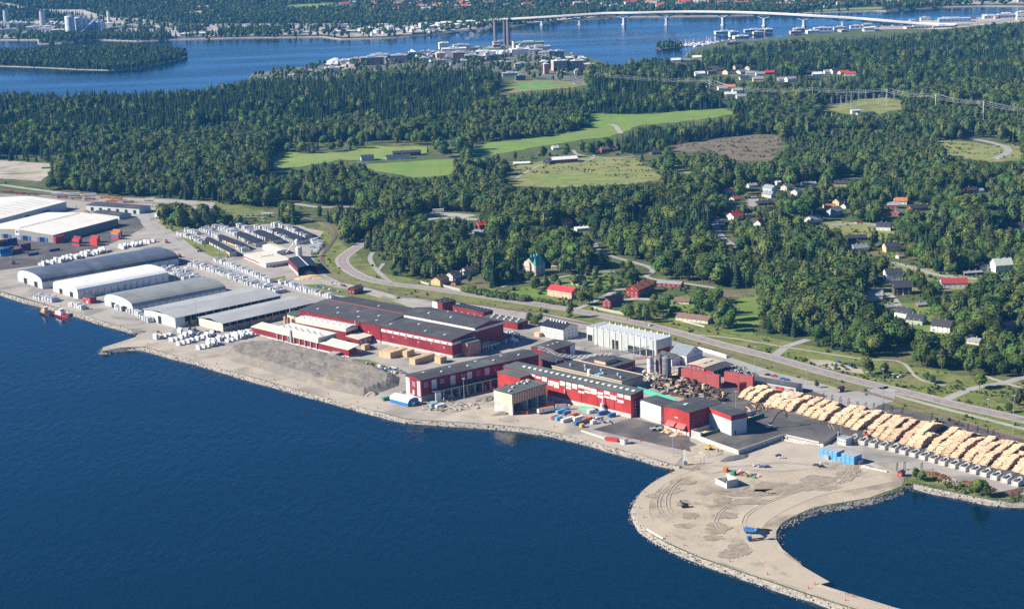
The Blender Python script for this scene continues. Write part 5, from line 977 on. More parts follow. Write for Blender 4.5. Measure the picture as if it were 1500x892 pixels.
b.box('parapet', -.4, .1, -.3, b.W+.3, 9, 9.5, M_TIMW); b.box('parapet', b.L-.1, b.L+.4, -.3, b.W+.3, 9, 9.5, M_TIMW); b.windows('x-', 20, 3.5, 2, 2)
b.vents([(b.L*x, b.W*y, 9) for x, y in ((.3, .1), (.5, .2), (.3, .35), (.55, .45), (.3, .6), (.6, .7), (.4, .85))], 'roof_unit', M_STEEL, (1.6, 1.6, 2)); b.box('tarpaulin', b.L*.1, b.L*.3, b.W*.35, b.W*.42, 9.05, 9.5, mat('light blue tarpaulin', (.12, .45, .8), .6)); b.box('tower', -.6, 1.6, b.W*.45, b.W*.48, 8, 13, M_PNL)
b = Bld('flat_roofed_building', 'second flat dark roofed building with brown penthouse behind the wide beige one', 'factory', (851.7, 528), (898.3, 538.4), (925, 527.5), 8.5); b.shell('flat', 0, 'x', M_DRK, M_RFD, over=.3, th=.5); b.box('penthouse', b.L*.02, b.L*.55, b.W*.25, b.W*.6, 9.05, 11.6, M_TIM); b.box('penthouse_roof', 0, b.L*.57, b.W*.24, b.W*.61, 11.62, 11.9, M_RFD); b.windows('y-', 8, 3, 1.8, 1.8)
silo(977, 558, 3.5, 6, 19, mat('dark grey silo steel', (.16, .17, .17), .6, stripe=('Z', 2, .2)), 'dark grey silo standing on steel legs', legs=6)
silo(953, 549, 2.7, 2.4, 14, M_PNL, 'pale silo left of the dark grey silos', legs=4); silo(966, 548, 2.8, 3, 14, MATS['dark grey silo steel'], 'dark silo standing between the pale one and the silo on legs', legs=4)
def truss(px, z0, z1, wd, hh, label, name='conveyor_bridge', cat='conveyor', m=None, m2=None, seg=4, legs=(), red=False):
    P = [GZ(*p, z0+(z1-z0)*i/(len(px)-1)) for i, p in enumerate(px)]; t = thing(name, label, cat, (P[0].x, P[0].y, 2.5)); o = Vector((P[0].x, P[0].y, 2.5)); fr = MB(); m = m or M_STEEL
    for i in range(len(P)-1):
        a, c = P[i]-o, P[i+1]-o; d = (c-a); n = max(2, int(d.length/seg)); s = Vector((-d.y, d.x, 0)).normalized()*wd/2; up = Vector((0, 0, hh))
        for q in (s, -s): fr.tube(a+q, c+q, .14, 4); fr.tube(a+q+up, c+q+up, .14, 4)
        for k in range(n):
            u, v = a+d*k/n, a+d*(k+1)/n
            for q in (s, -s): fr.tube(u+q, v+q+up, .09, 4, cap=False); fr.tube(u+q, u+q+up, .09, 4, cap=False)
        bl = MB(); bl.v = [tuple(a+s*.8+up*.3), tuple(a-s*.8+up*.3), tuple(c-s*.8+up*.3), tuple(c+s*.8+up*.3)]; bl.f = [(0, 1, 2, 3)]; bl.m = [0]; ob = bl.build('belt', m2 or M_CONCD, t)
        if i in legs: fr2 = MB().tube(c+s, Vector((c.x+s.x, c.y+s.y, 0)), .2, 4).tube(c-s, Vector((c.x-s.x, c.y-s.y, 0)), .2, 4).build('leg', m, t)
    fr.build('truss', m, t); return t
truss(((789, 511), (803, 515), (815, 521.5), (843.5, 525)), 12, 8, 2.4, 2.2, 'grey lattice conveyor bridge crossing the dark roofs', legs=(0, 1, 2))
truss(((843.5, 525), (897, 521), (951, 511)), 8, 15, 2.4, 2.2, 'long lattice conveyor rising to the panelled hall', legs=(0, 1))
truss(((927, 527), (966, 522.5)), 21, 21, 1.4, 1.4, 'red and white lattice crane boom over the silos', name='crane_boom', cat='crane', m=mat('white and red crane paint', (.7, .3, .26), .6), legs=(0,))
p = G(957, 542); t = thing('lattice_mast', 'thin grey lattice mast beside the pale silo', 'mast', (p.x, p.y, 2.5)); MB().tube((0, 0, 0), (0, 0, 24), .5, 4).build('mast', M_STEEL, t)
# substation posts
for i in range(26):
    q = rnd.random(); x, y = 848+q*90+rnd.uniform(-8, 8), 520-8*rnd.random()+q*6; p = G(x, y); h_ = rnd.uniform(4, 7)
    tag(MB().tube((0, 0, 0), (0, 0, h_), .13, 5).tube((-1, 0, h_-.6), (1, 0, h_-.6), .1, 4).build('post', M_STEEL, None, (p.x, p.y, 2.5)), 'grey steel post with cross arm in the switchyard before the panelled hall', 'post', 'posts in the small switchyard')
# --- shore tent, red hut, huts
b = Bld('storage_tent', 'blue sided tent hall with white arched roof at the shore', 'tent', (570.8, 583.5), (597.6, 590.5), (612, 585.5), 3.2); b.shell('arch', 3, 'y', M_BLUE, M_WWH, over=.1, th=.15); b.panel('door', 'y-', b.L*.35, b.L*.65, 0, 3.2, M_PNL)
b = Bld('hut', 'small red two storey hut with white door between the white and grey arched warehouses', 'hut', (121, 434.6), (131.8, 437.3), (139.6, 434.9), 5.4); b.shell('flat', 0, 'x', M_BRED, M_RFD, over=.2); b.windows('x-', 3, 3.6, 1, .9); b.panel('door', 'x-', b.W*.3, b.W*.5, 0, 2.4, M_WWH)
b = Bld('station_house', 'small dark red railway cottage with brown roof behind the sorting hall', 'cottage', (512.5, 422.5), (519, 424.5), (532, 420.5), 5); b.shell('gable', 2.2, 'x', M_DRK, mat('brown tile roof', (.13, .1, .085), .9), over=.7); b.windows('x-', 2, 2); b.windows('y-', 4, 2); b.box('chimney', b.L*.4, b.L*.46, b.W*.45, b.W*.55, 6, 8.6, M_BRK)
b = Bld('site_cabins', 'two storey row of bright blue and white site cabins on the headland', 'cabin', (1200.5, 656.3), (1251.3, 668.6), (1263, 664.2), 6.2); n = 8; M_CB = mat('cabin blue', (.04, .3, .62), .5)
for k in range(n):
    for z in (0, 3.1):
        if z and k == 3: continue
        c = b.box('cabin', .05, b.L-.05, b.W*k/n+.08, b.W*(k+1)/n-.08, z+.02, z+3.0, M_CB); put(b.t, winmesh(1.5, 1.3), 'x-', b.L, b.W, b.W*(k+.5)/n, z+1); b.box('cabin_roof', 0, b.L, b.W*k/n+.05, b.W*(k+1)/n-.05, z+3.01, z+3.1, M_RFGY, c)
b.box('stair', b.L*.3, b.L*.9, -1.8, -.1, 0, 3, M_STEEL); b.box('stair', -1.6, -.1, b.W*.7, b.W*.85, 0, 3, M_STEEL)
b = Bld('scale_house', 'grey hut with flat roof at the corner of the log yard', 'hut', (1226.5, 640.5), (1239, 643.6), (1247, 640.4), 5); b.shell('flat', 0, 'x', M_WGY, M_RFGY); b.windows('x-', 3, 2.4, 1.4, 1.4); b.windows('y-', 2, 2.4, 1.4, 1.4); b.box('flue', 1, 1.6, b.W-.1, b.W+.5, 0, 9, M_STEEL)
b = Bld('hut', 'tiny red hut with dark roof near the lagoon end', 'hut', (1315.5, 691), (1321.5, 692.6), (1326, 690.5), 2.8); b.shell('gable', 1, 'x', M_BRED, M_RFD); b.windows('x-', 1, 1, .8, .8)
b = Bld('gatehouse', 'small red gatehouse in the verge beside the yard entrance', 'hut', (1226.5, 568.6), (1230.5, 569.6), (1237, 568), 3); b.shell('gable', 1.2, 'x', M_DRK, M_RFD, over=.5); b.windows('x-', 1, 1)
b = Bld('pump_hut', 'grey pump hut on the shore beside the dark apron', 'hut', (908.5, 642.6), (914.5, 644.2), (919, 642.3), 3.6); b.shell('flat', 0, 'x', M_WWH, M_RFGY, over=.5); b.windows('x-', 1, 1.2)
ords = ['first', 'second', 'third', 'fourth', 'fifth', 'sixth', 'seventh', 'eighth', 'ninth', 'tenth', 'eleventh', 'twelfth']
# ================================================================ WHITE WRAPPED LUMBER PACKS
def pack_stack(seed):
    q = random.Random(seed); B = MB(); w_ = 0
    for c in range(2):
        nh = q.choice([3, 4, 4]) if seed < 4 else q.choice([2, 3])
        for k in range(nh):
            dx = q.uniform(-.12, .12); dy = q.uniform(-.3, .3); x = -1.35+c*1.4+dx
            B.box(x, x+1.25, -2.6+dy, 2.6+dy, k*1.22+.12, k*1.22+1.18, 0); B.box(x+.1, x+.35, -2.3, 2.3, k*1.22, k*1.22+.14, 1)
            B.box(x+.2, x+1.05, 2.6+dy+.005, 2.62+dy, k*1.22+.3, k*1.22+.95, 2) if q.random() < .5 else None
            B.box(x+.2, x+1.05, -2.62+dy, -2.605+dy, k*1.22+.3, k*1.22+.95, 2) if q.random() < .5 else None
    return B.mesh('lumber_stack', [M_WPACK, M_BOARD, mat('printed blue grey wrap end', (.35, .42, .5), .6)])
PSM = [pack_stack(s) for s in range(6)]
PK = []                   # (x, y, rz, label)
def row(px, lanes, sp, label, gap=0.06, lane_w=6.0, turn=0.0, jit=.5):
    P = resamp(smooth([Vector(G(*p)[:2]).to_3d() for p in px], 3), sp); n = len(P)
    for i in range(n-1):
        d = (P[i+1]-P[i]).normalized(); nn = Vector((-d.y, d.x, 0))
        for l in range(lanes):
            if rnd.random() < gap: continue
            p = P[i]+nn*((l-(lanes-1)/2)*lane_w)+Vector((rnd.uniform(-jit, jit), rnd.uniform(-jit, jit), 0)); PK.append((p.x, p.y, atan2(d.y, d.x)+turn+rnd.uniform(-.09, .09), (label, i+1, l if lanes > 1 else None)))
row([(283, 389), (320, 399), (345, 408), (371, 418)], 2, 4.6, 'in the double row beside the harbour road'); row([(371, 417), (390, 423), (412, 430)], 2, 4.8, 'in the double row behind the large open warehouse')
row([(317, 383), (345, 393), (372, 404), (400, 415)], 1, 4.4, 'in the single row along the grass bank of the planing mill'); row([(411, 415), (430, 421), (444, 427), (470, 433), (489, 438)], 1, 4.4, 'in the row leading to the sorting hall')
row([(240, 396), (262, 402), (283, 411)], 3, 5, 'in the block behind the white arched warehouse', lane_w=7); row([(132, 434), (165, 428), (205, 420), (247, 411)], 1, 6.5, 'in the gap between the white and grey arched warehouses')
row([(250, 404), (275, 396)], 1, 5, 'in the block behind the white arched warehouse'); row([(62, 389), (95, 382), (130, 374), (160, 367)], 2, 5, 'in the double row behind the blue grey warehouse', lane_w=7); row([(172, 366), (200, 360), (226, 354)], 2, 6, 'at the far end behind the blue grey warehouse', .2)
row([(52, 436), (70, 440), (86, 443)], 2, 4.6, 'on the quay above the tugboats', lane_w=5); row([(104, 448.5), (114, 451), (123, 454)], 1, 4.6, 'on the quay right of the tugboats')
row([(190, 458), (205, 463), (228, 470)], 1, 5, 'before the end wall of the large grey warehouse', .15); row([(168, 452), (182, 456)], 1, 5, 'by the gate of the grey arched warehouse', .2); row([(206, 465), (222, 474)], 1, 5, 'before the end wall of the large grey warehouse', .1)
for k, (a, b) in enumerate([((228, 497), (266, 487)), ((245, 502), (282, 492)), ((262, 506), (300, 496)), ((292, 512), (330, 502)), ((290, 498), (318, 490)), ((306, 503), (348, 492)), ((334, 501), (372, 491)), ((345, 494), (368, 487))]): row([a, b], 1, 5.4, 'in row %s of the shore side block below the open sheds' % ['one', 'two', 'three', 'four', 'five', 'six', 'seven', 'eight'][k], .1)
row([(300, 352), (318, 362), (333, 371)], 1, 4.6, 'along the front of the first black roofed shed'); row([(308, 343), (326, 352), (336, 357)], 1, 4.6, 'between black sheds one and two'); row([(336, 342), (352, 350), (368, 358)], 1, 4.6, 'between black sheds two and three')
row([(362, 340), (380, 348), (394, 356)], 1, 4.6, 'between black sheds three and four'); row([(388, 337), (410, 347), (432, 357)], 1, 4.6, 'between black sheds four and five'); row([(421, 336), (436, 343), (452, 351)], 1, 4.6, 'in front of the last black roofed shed')
row([(318, 334), (335, 339), (350, 343)], 2, 5, 'in the yard behind the second black shed', .1); row([(300, 337), (313, 342)], 2, 5, 'behind the first black shed', .1); row([(342, 331), (362, 337)], 1, 5, 'at the back of the third black roofed shed', .1); row([(404, 331), (420, 334)], 2, 5, 'behind the fifth black shed', .1); row([(262, 345), (280, 350), (300, 359)], 1, 5, 'on the bank left of the sheds'); row([(274, 340), (292, 344)], 1, 5, 'on the bank left of the sheds', .1)
row([(457, 355), (467, 358), (462, 366), (455, 375)], 2, 5, 'at the railway side of the last black shed', lane_w=5); row([(352, 364), (362, 370)], 2, 5, 'in the small block at the end of the second black shed', lane_w=5)
row([(376, 334), (384, 336)], 1, 5, 'at the back of the fourth black roofed shed', .1)
PK.sort(key=lambda q: q[0]**2+q[1]**2)
for i, (x, y, rz, lab) in enumerate(PK):
    if i < 300:
        o = link('lumber_stack', PSM[rnd.randrange(6)], None, (x, y, Hs(x, y)+.1), rz); tag(o, '%s white lumber stack%s %s' % (nth(lab[1]), '' if lab[2] is None else [', near lane,', ', second lane,', ', third lane,'][lab[2]], lab[0]), 'lumber stack', 'white wrapped lumber stacks of the harbour yard')
if len(PK) > 300:
    q = PK[300:]; scatter('lumber_yard_rest', [(a[0], a[1], Hs(a[0], a[1])+.1) for a in q], [a[2] for a in q], [1.0]*len(q), [rnd.randrange(6) for _ in q], PSM, label='further white wrapped lumber stacks at the back of the yard')
print('packs', len(PK))
# big blocks of fresh unwrapped timber
for i, (A, B_, C) in enumerate([((556.8, 513), (563, 515), (583, 508)), ((564, 514.5), (571.5, 516.8), (597, 509)), ((590, 513.4), (596, 514.8), (607, 511)), ((600.3, 524), (607.8, 526), (637, 517)), ((637, 522), (645, 524), (654.5, 521))]):
    b = Bld('timber_block', 'long block of fresh yellow timber packs, %s' % ['leftmost of five', 'second from left of five', 'short one right of two long ones', 'longest one near the red sorting hall', 'short one at the corner of the sorting hall'][i], 'timber stack', A, B_, C, 5.2, 'timber blocks before the sorting hall', foot=True); n = max(2, int(b.L/3))
    for k in range(n):
        for j in range(2): b.box('pack_column', b.L*k/n+.08, b.L*(k+1)/n-.08, b.W*j/2+.1, b.W*(j+1)/2-.1, 0, 5.2-rnd.choice([0, 0, .15]), M_BOARD)
b = Bld('timber_block', 'upright block of yellow timber by the kiln gates', 'timber stack', (529.5, 504.5), (534, 505.8), (541.5, 503.6), 5); [b.box('pack_column', b.L*k/3+.05, b.L*(k+1)/3-.05, 0, b.W, 0, 5, M_BOARD) for k in range(3)]
# ================================================================ LOG PILES
def log_pile(seed, Lr, hh=5.2, ll=5.4, r=.32, m=None, fine=True):
    q = random.Random(seed); B = MB(); n = int(Lr/(2*r*.92)); ph = q.uniform(0, 6)
    def top(u): t = u/Lr; return hh*min(1, (t*3.2)**.75)*min(1, ((1-t)*4.5)**.8)*(.84+.1*sin(t*9+ph)+.07*sin(t*23+ph*2))+.35
    for i in range(n):
        u = Lr*(i+.5)/n; z = top(u); zz = [z]
        k = z-2*r
        while k > r*.6: zz.append(k); k -= 2*r*1.05
        for j, z_ in enumerate(zz):
            o = q.uniform(-.7, .7) if j == 0 else q.uniform(-.3, .3); l2 = ll/2*q.uniform(.93, 1.05); rr = r*q.uniform(.78, 1.2); uu = u+(q.uniform(-.15, .15)); a = q.uniform(-.04, .04)
            n6 = 6 if j == 0 else 5; m_ = 0
            B.tube((uu-a*l2, -l2+o, z_+q.uniform(-.3, .25)), (uu+a*l2, l2+o, z_+q.uniform(-.3, .25)), rr, n6, m_, rr*.88)
    return B
LPM = {}
def pile_mesh(L, seed, hh=5.2):
    k = (int(L/8), seed % 3, hh)
    if k not in LPM: LPM[k] = log_pile((k[0]*7+k[1]*3+int(k[2]*10)) % 100, (k[0]+.5)*8, hh).mesh('logs', M_LOG)
    return LPM[k], (k[0]+.5)*8
lo = [(1083, 583), (1116, 594), (1159, 604.6), (1196, 615), (1239.4, 626), (1290, 645), (1341, 656.5), (1391, 670.5), (1442, 683.5), (1476, 690), (1530, 704)]
up = [(1105, 568), (1121, 570.5), (1160, 578), (1193, 584.5), (1229, 594), (1254, 597), (1275, 604), (1300, 606.5), (1341, 614), (1375, 622), (1432, 637), (1458, 645), (1500, 651), (1560, 664)]
def interp(P, x):
    for i in range(len(P)-1):
        if P[i][0] <= x <= P[i+1][0]: t = (x-P[i][0])/(P[i+1][0]-P[i][0]); return P[i][1]+(P[i+1][1]-P[i][1])*t
    return P[-1][1]
xs = []; x = 1084; grp = [3, 4, 4, 4, 4, 3, 4, 3, 2, 3, 3, 2]; gi_ = 0; k = 0
for gn in grp:
    for j in range(gn): xs.append((x, j, gn, gi_)); x += 10.2+(x-1084)*.005
    x += 6.5; gi_ += 1
for i, (x, j, gn, g_) in enumerate(xs):
    if x > 1540: break
    a = G(x, interp(lo, x)); xu = x+38+(x-1084)*.035; b_ = G(xu, interp(up, xu)); d = (b_-a).to_2d(); L = d.length*(rnd.uniform(.55, .8) if (j == gn-1 and g_ % 3 == 2) else rnd.uniform(.93, 1.02))
    me, Lm = pile_mesh(L, i, 5.6 if j < gn-1 else 4.9); a.z = 2.7
    t = thing('log_pile', 'pale log pile, %s of the %s cluster from the red containers' % (ords[j], ords[g_]), 'log pile', a, atan2(d.y, d.x), 'log piles on the dark log yard'); o = link('logs', me, t); o['kind'] = 'stuff'
    o.scale = (L/Lm, rnd.uniform(.9, 1.04), rnd.uniform(.82, 1.12))
# low reddish rows of short logs by the lagoon
for i, (a, b_) in enumerate([((1352, 693), (1388, 702)), ((1407, 706), (1455, 719))]):
    pa, pb = G(*a), G(*b_); d = (pb-pa).to_2d(); q = log_pile(77+i, d.length, 1.5, 6, .3); me = q.mesh('logs', M_BLOG); t = thing('log_pile', 'low row of red brown logs by the lagoon shore, %s' % ['near the dark racks', 'above the green bushes'][i], 'log pile', (pa.x, pa.y, 2.6), atan2(d.y, d.x)); o = link('logs', me, t); o['kind'] = 'stuff'
# concrete log bunks
bk = MB(); bk.box(-2.4, 2.4, -3.4, 3.4, 0, .6, 0)
for s_ in (-1, 1): bk.extr([(-3.4, .6), (3.4, .6), (3.4, 3.0), (1.4, 3.5), (-1.4, 3.5), (-3.4, 3.0)], s_*2.1-.35, s_*2.1+.35, 'x', 0)
bk.box(-1.7, 1.7, -3.3, -2.7, .6, 3.0, 0)
BKM = bk.mesh('concrete_bunk', M_CONC); recalc(BKM)
al = MB(); al.extr([(2.2*cos(pi*k/8), 2.2*sin(pi*k/8)) for k in range(9)]+[(1.5*cos(pi*k/8), 1.5*sin(pi*k/8)) for k in range(8, -1, -1)], -1, 1, 'y', 0); ALM = al.mesh('concrete_arch', M_CONC); recalc(ALM)
P = resamp(smooth([Vector(G(*p)[:2]).to_3d() for p in [(1250, 647), (1290, 656), (1340, 668), (1385, 681), (1430, 693), (1475, 706), (1510, 716)]]), 8.3)
for i in range(len(P)-1):
    d = P[i+1]-P[i]; a = atan2(d.y, d.x); t = thing('concrete_bunk', 'pale concrete log bunk with curved top, %s in the long row' % (ords+['thirteenth', 'fourteenth', 'fifteenth', 'sixteenth', 'seventeenth', 'eighteenth', 'nineteenth', 'twentieth']+['last']*20)[i], 'concrete bunk', (P[i].x, P[i].y, 2.7), a+.0, 'concrete bunks in the long row')
    link('bunk_base', BKM, t, (0, 0, 0), .12); link('bunk_arch', ALM, t, (-.3, 3.4, 2.6), .12)
# ================================================================ CONTAINERS, VEHICLES
CM = {k: mat(k+' container paint', c, .6, scale=.5, var=.2, stripe=('X', .6, .18)) for k, c in dict(red=(.5, .06, .05), maroon=(.3, .06, .05), blue=(.04, .18, .45), navy=(.03, .06, .16), orange=(.6, .2, .05), white=(.72, .72, .7), green=(.07, .3, .16), mint=(.25, .55, .36), yellow=(.66, .42, .05), pink=(.36, .085, .08), sky=(.15, .42, .68)).items()}
def cont_mesh(col, L=12.2, W=2.45, h=2.6):
    b = MB().box(0, L, 0, W, .12, h, 0)
    for x in (0, L-.18):
        for y in (-.04, W-.14): b.box(x-.02, x+.2, y, y+.18, 0, h+.03, 1)
    for y in (-.04, W-.08): b.box(0, L, y, y+.12, 0, .2, 1); b.box(0, L, y, y+.12, h-.1, h+.02, 1)
    n = int(L/.9)
    for i in range(1, n): b.box(L*i/n-.12, L*i/n+.12, -.05, 0, .25, h-.15, 0)
    for i in range(1, 4): b.box(-.06, 0, W*i/4-.06, W*i/4+.06, .2, h-.15, 1)
    return b.mesh('container', [CM[col], CM['navy'] if col in ('blue', 'navy') else CM[col]])
_cm = {}
def container(px, py, deg, col, where, L=12.2, z=0, name='container'):
    if (col, L) not in _cm: _cm[(col, L)] = cont_mesh(col, L)
    p = G(px, py); o = link(name, _cm[(col, L)], None, (p.x, p.y, Hs(p.x, p.y)+.15+z), R_(deg)); tag(o, '%s %scontainer %s' % (col, 'short ' if L < 9 else '', where), 'container', 'shipping containers'); return o
LV = ['at the bottom', 'second from the bottom', 'third from the bottom', 'on top']
# two big red walls of stacked containers
pA, pB = GZ(993.6, 557.5, 2.6), GZ(1053.6, 569.5, 2.6); d = (pB-pA); dg = atan2(d.y, d.x)
for c in range(3):
    for l in range(4):
        q = pA+d*(c/3+.002)
        if ('maroon', 'w') not in _cm: _cm[('maroon', 'w')] = cont_mesh('maroon', d.length/3-.25)
        o = link('container', _cm[('maroon', 'w')] if False else _cm.setdefault(('redw',), cont_mesh('pink', d.length/3-.25)), None, (q.x, q.y, 2.6+l*2.66), dg); tag(o, 'faded red container %s in column %s of the wide container wall' % (LV[l], ['one', 'two', 'three'][c]), 'container', 'faded red container wall')
pA, pB = GZ(1060.8, 563.5, 2.6), GZ(1102.8, 571.5, 2.6); d = (pB-pA); dg = atan2(d.y, d.x)
for c in range(2):
    for l in range(4):
        q = pA+d*(c/2+.002); o = link('container', _cm.setdefault(('redx',), cont_mesh('pink', d.length/2-.25)), None, (q.x, q.y, 2.6+l*2.66), dg); tag(o, 'faded red container %s in column %s of the narrow container wall' % (LV[l], ['one', 'two'][c]), 'container', 'faded red container wall')
for l in range(3): container(1083, 576, 20, 'maroon', 'at the foot of the narrow container wall, '+LV[l], 6.1, l*2.62)
# harbour containers: (x, y, angle, columns of colours, gap)
for (x, y, dg, cols, wh) in [(82, 357.5, 48, ['red', 'red', 'red'], 'at the corner of the blue gated terminal'), (106, 360, -38, ['red', 'navy', 'red'], 'in the left stack before the terminal wall'), (108, 356, -38, ['maroon', 'navy', 'maroon'], 'behind the left stack before the terminal wall'),
      (132, 359, -38, ['red', 'red', 'red'], 'in the right stack before the terminal wall'), (134, 355, -38, ['green', 'maroon', 'red'], 'behind the right stack before the terminal wall'), (163, 350, -36, ['red', 'blue', 'orange'], 'in the lone stack before the terminal wall'), (166, 346, -36, ['red', 'blue', 'orange'], 'behind the lone stack before the terminal wall'),
      (73, 369.5, 38, ['navy'], 'lying alone nearer to the stacks'), (42, 375.5, 38, ['navy'], 'lying alone on the dark yard'), (1, 376, 42, ['sky', 'blue', 'blue'], 'in the blue stack at the left edge'), (6, 373, 42, ['blue', 'blue', 'blue'], 'behind the blue stack at the left edge'), (19, 373, 42, ['navy', 'maroon'], 'beside the blue stack at the left edge'),
      (31, 368.5, 42, ['maroon', 'navy', 'maroon'], 'in the dark stack with orange top'), (0, 362, 40, ['navy', 'navy', 'orange'], 'in the far left stack'), (11, 361, 40, ['navy', 'navy', 'navy'], 'right of the far left stack'), (0, 331, 40, ['navy', 'orange'], 'behind the terminal at the left edge')]:
    for l, c in enumerate(cols): container(x, y, dg, c, wh+(' '+LV[min(l, 3)] if len(cols) > 1 else ''), 12.2, l*2.62)
for (x, y, dg, c, L, wh) in [(811, 616, 48, 'pink', 6.1, 'at the left end of the construction yard row'), (816, 617, 48, 'sky', 6.1, 'second in the construction yard row'), (825, 620, 44, 'white', 12.2, 'in the middle of the construction yard row'), (834, 613.5, 44, 'orange', 9.0, 'behind the white one in the construction yard'), (842, 617.5, 40, 'white', 9.0, 'right of the orange one in the construction yard'), (844, 624, 40, 'blue', 9.0, 'at the front of the construction yard'),
      (856, 619, 40, 'orange', 8.0, 'behind the blue one in the construction yard'), (817, 607, 35, 'sky', 7, 'flat behind the construction yard row'), (827, 609, 35, 'blue', 6.1, 'small one between truck and construction yard'), (848, 600, -28, 'mint', 12.2, 'standing before the bright red wall'), (863, 606.5, 35, 'white', 6.1, 'right of the mint green one'), (878, 609, 35, 'blue', 8, 'before the bright red wall'), (893, 612, 35, 'blue', 6.1, 'small one at the end before the bright red wall'),
      (887, 646, -28, 'red', 9, 'on the shore beside the dark apron'), (640, 599, 38, 'white', 8, 'on the shore among scrap right of the blue tent'), (632, 597, 38, 'sky', 6.1, 'small one beside the white one on the shore'), (762, 606.5, -20, 'maroon', 6.1, 'under the new timber clad building'), (1075, 697, 60, 'green', 4, 'small green one on the headland'), (1064, 692, 60, 'orange', 3.5, 'small orange one on the headland'), (61, 248, 0, 'green', 12.2, 'on the gravel lot by the far wood'), (592, 583, 40, 'green', 6.1, 'small one left of the blue tent') if False else (562, 588, 40, 'green', 6.1, 'small dark one left of the blue tent'),
      (852, 627, 40, 'yellow', 3, 'small skip in front of the construction yard'), (120, 258, 0, 'white', 1, 'x') if False else (868, 622, 40, 'white', 4, 'small tank box at the end of the construction yard')]:
    container(x, y, dg, c, wh, L)
# cars
WHL = MB().tube((-.12, 0, 0), (.12, 0, 0), .33, 8).mesh('wheel', M_RUBR); GLS = mat('car window glass', (.03, .04, .05), .1, spec=.9)
CARC = {k: mat(k+' car paint', c, .3, var=.05, spec=.6, metal=.1) for k, c in dict(white=(.75, .75, .75), silver=(.45, .47, .48), black=(.02, .02, .025), blue=(.04, .12, .35), red=(.5, .03, .02), grey=(.15, .16, .17)).items()}
_car = {}
def car_mesh(col, one=False):
    k = (col, one)
    if k not in _car:
        b = MB(); b.extr([(-2.25, .35), (2.25, .35), (2.28, .8), (2.0, .95), (1.1, 1.0), (-1.9, 1.05), (-2.25, .9)], -.88, .88, 'x', 0); g = MB(); g.extr([(1.15, .98), (.45, 1.42), (-1.3, 1.45), (-1.95, 1.02)], -.76, .76, 'x', 0); r = MB(); r.box(-.74, .74, -1.25, .4, 1.43, 1.48, 0)
        if one:
            B = MB(); B.v = b.v+g.v+r.v; n1 = len(b.v); n2 = n1+len(g.v); B.f = b.f+[tuple(i+n1 for i in f) for f in g.f]+[tuple(i+n2 for i in f) for f in r.f]; B.m = [0]*len(b.f)+[1]*len(g.f)+[0]*len(r.f)
            for sx in (-.85, .85):
                for y in (-1.4, 1.4): B.tube((sx-.1, y, .33), (sx+.1, y, .33), .33, 8, 2)
            me = B.mesh('parked_car', [CARC[col], GLS, M_RUBR]); recalc(me); _car[k] = me
        else:
            mb = b.mesh('body', CARC[col]); mg = g.mesh('window', GLS); mr = r.mesh('roof', CARC[col]); recalc(mb); recalc(mg); _car[k] = (mb, mg, mr)
    return _car[k]
def car(x, y, deg, col, where, z=0, grp=None, simple=False):
    p = G(x, y); z0 = Hs(p.x, p.y)+.35+z
    if simple: return tag(link('parked_car', car_mesh(col, True), None, (p.x, p.y, z0), R_(deg)), '%s car %s' % (col, where), 'car', grp)
    t = thing('parked_car', '%s car %s' % (col, where), 'car', (p.x, p.y, z0), R_(deg), grp); mb, mg, mr = car_mesh(col); link('body', mb, t); link('window', mg, t); link('roof', mr, t)
    for sx in (-.84, .84):
        for yy in (-1.4, 1.4): link('wheel', WHL, t, (sx, yy, .33))
    return t
for (x, y, dg, c, wh) in [(1108, 683, 95, 'white', 'left of three parked on the headland gravel'), (1115, 684.5, 100, 'silver', 'in the middle of three on the headland gravel'), (1123, 685, 95, 'blue', 'right of three on the headland gravel'), (1140, 668.5, 95, 'grey', 'parked behind the pair on the headland gravel'), (1145, 671.5, 80, 'white', 'front one of the pair below the asphalt ramp'), (1195, 682.5, 80, 'grey', 'left one near the blue site cabins'), (1203, 684.5, 80, 'black', 'in front near the blue site cabins'), (1206, 679.5, 80, 'white', 'behind the black one near the cabins'), (1270, 684, 70, 'white', 'parked right of the blue site cabins'),
      (1124, 550, 60, 'black', 'parked behind the long black roofed garages'), (1134, 552, 60, 'red', 'beside the black one behind the garages'), (1146, 556, 60, 'blue', 'third behind the garages'), (1152, 557.5, 60, 'blue', 'last of the row behind the garages'), (953, 477.5, 130, 'white', 'driving on the pinkish main road'), (583, 437.5, 130, 'grey', 'on the pale service road behind the sorting hall'), (1318, 553, 120, 'white', 'on the path under the tall trees'), (905, 443, 60, 'black', 'in the court between the red houses'), (1228, 531, 30, 'blue', 'first in the gravel lay-by'), (1236, 533.5, 30, 'grey', 'second in the gravel lay-by'), (1244, 536.5, 30, 'blue', 'third in the gravel lay-by'), (1251, 539.5, 30, 'black', 'last in the gravel lay-by'), (1260, 328, 60, 'red', 'in the hamlet yard'), (1253, 328, 60, 'white', 'beside the red one in the hamlet yard'), (1232, 327, 40, 'silver', 'at the pale blue hamlet house'), (980, 437, 60, 'blue', 'in the garden below the red barn'), (1035, 437, 60, 'white', 'x') if False else (986, 452, 60, 'red', 'beside the small cream bungalow'), (1370, 424, 90, 'red', 'at the red roofed white house'), (1462, 234, 60, 'white', 'on the road loop at the right edge'), (1272, 547, 20, 'silver', 'under the trees at the lay-by end')]:
    car(x, y, dg, c, wh)
for i in range(6): car(488+i*3.2, 415.2+i*.9, 35, ['blue', 'white', 'silver', 'white', 'red', 'black'][i], '%s in the row near the railway cottage' % ords[i], grp='cars at the railway cottage')
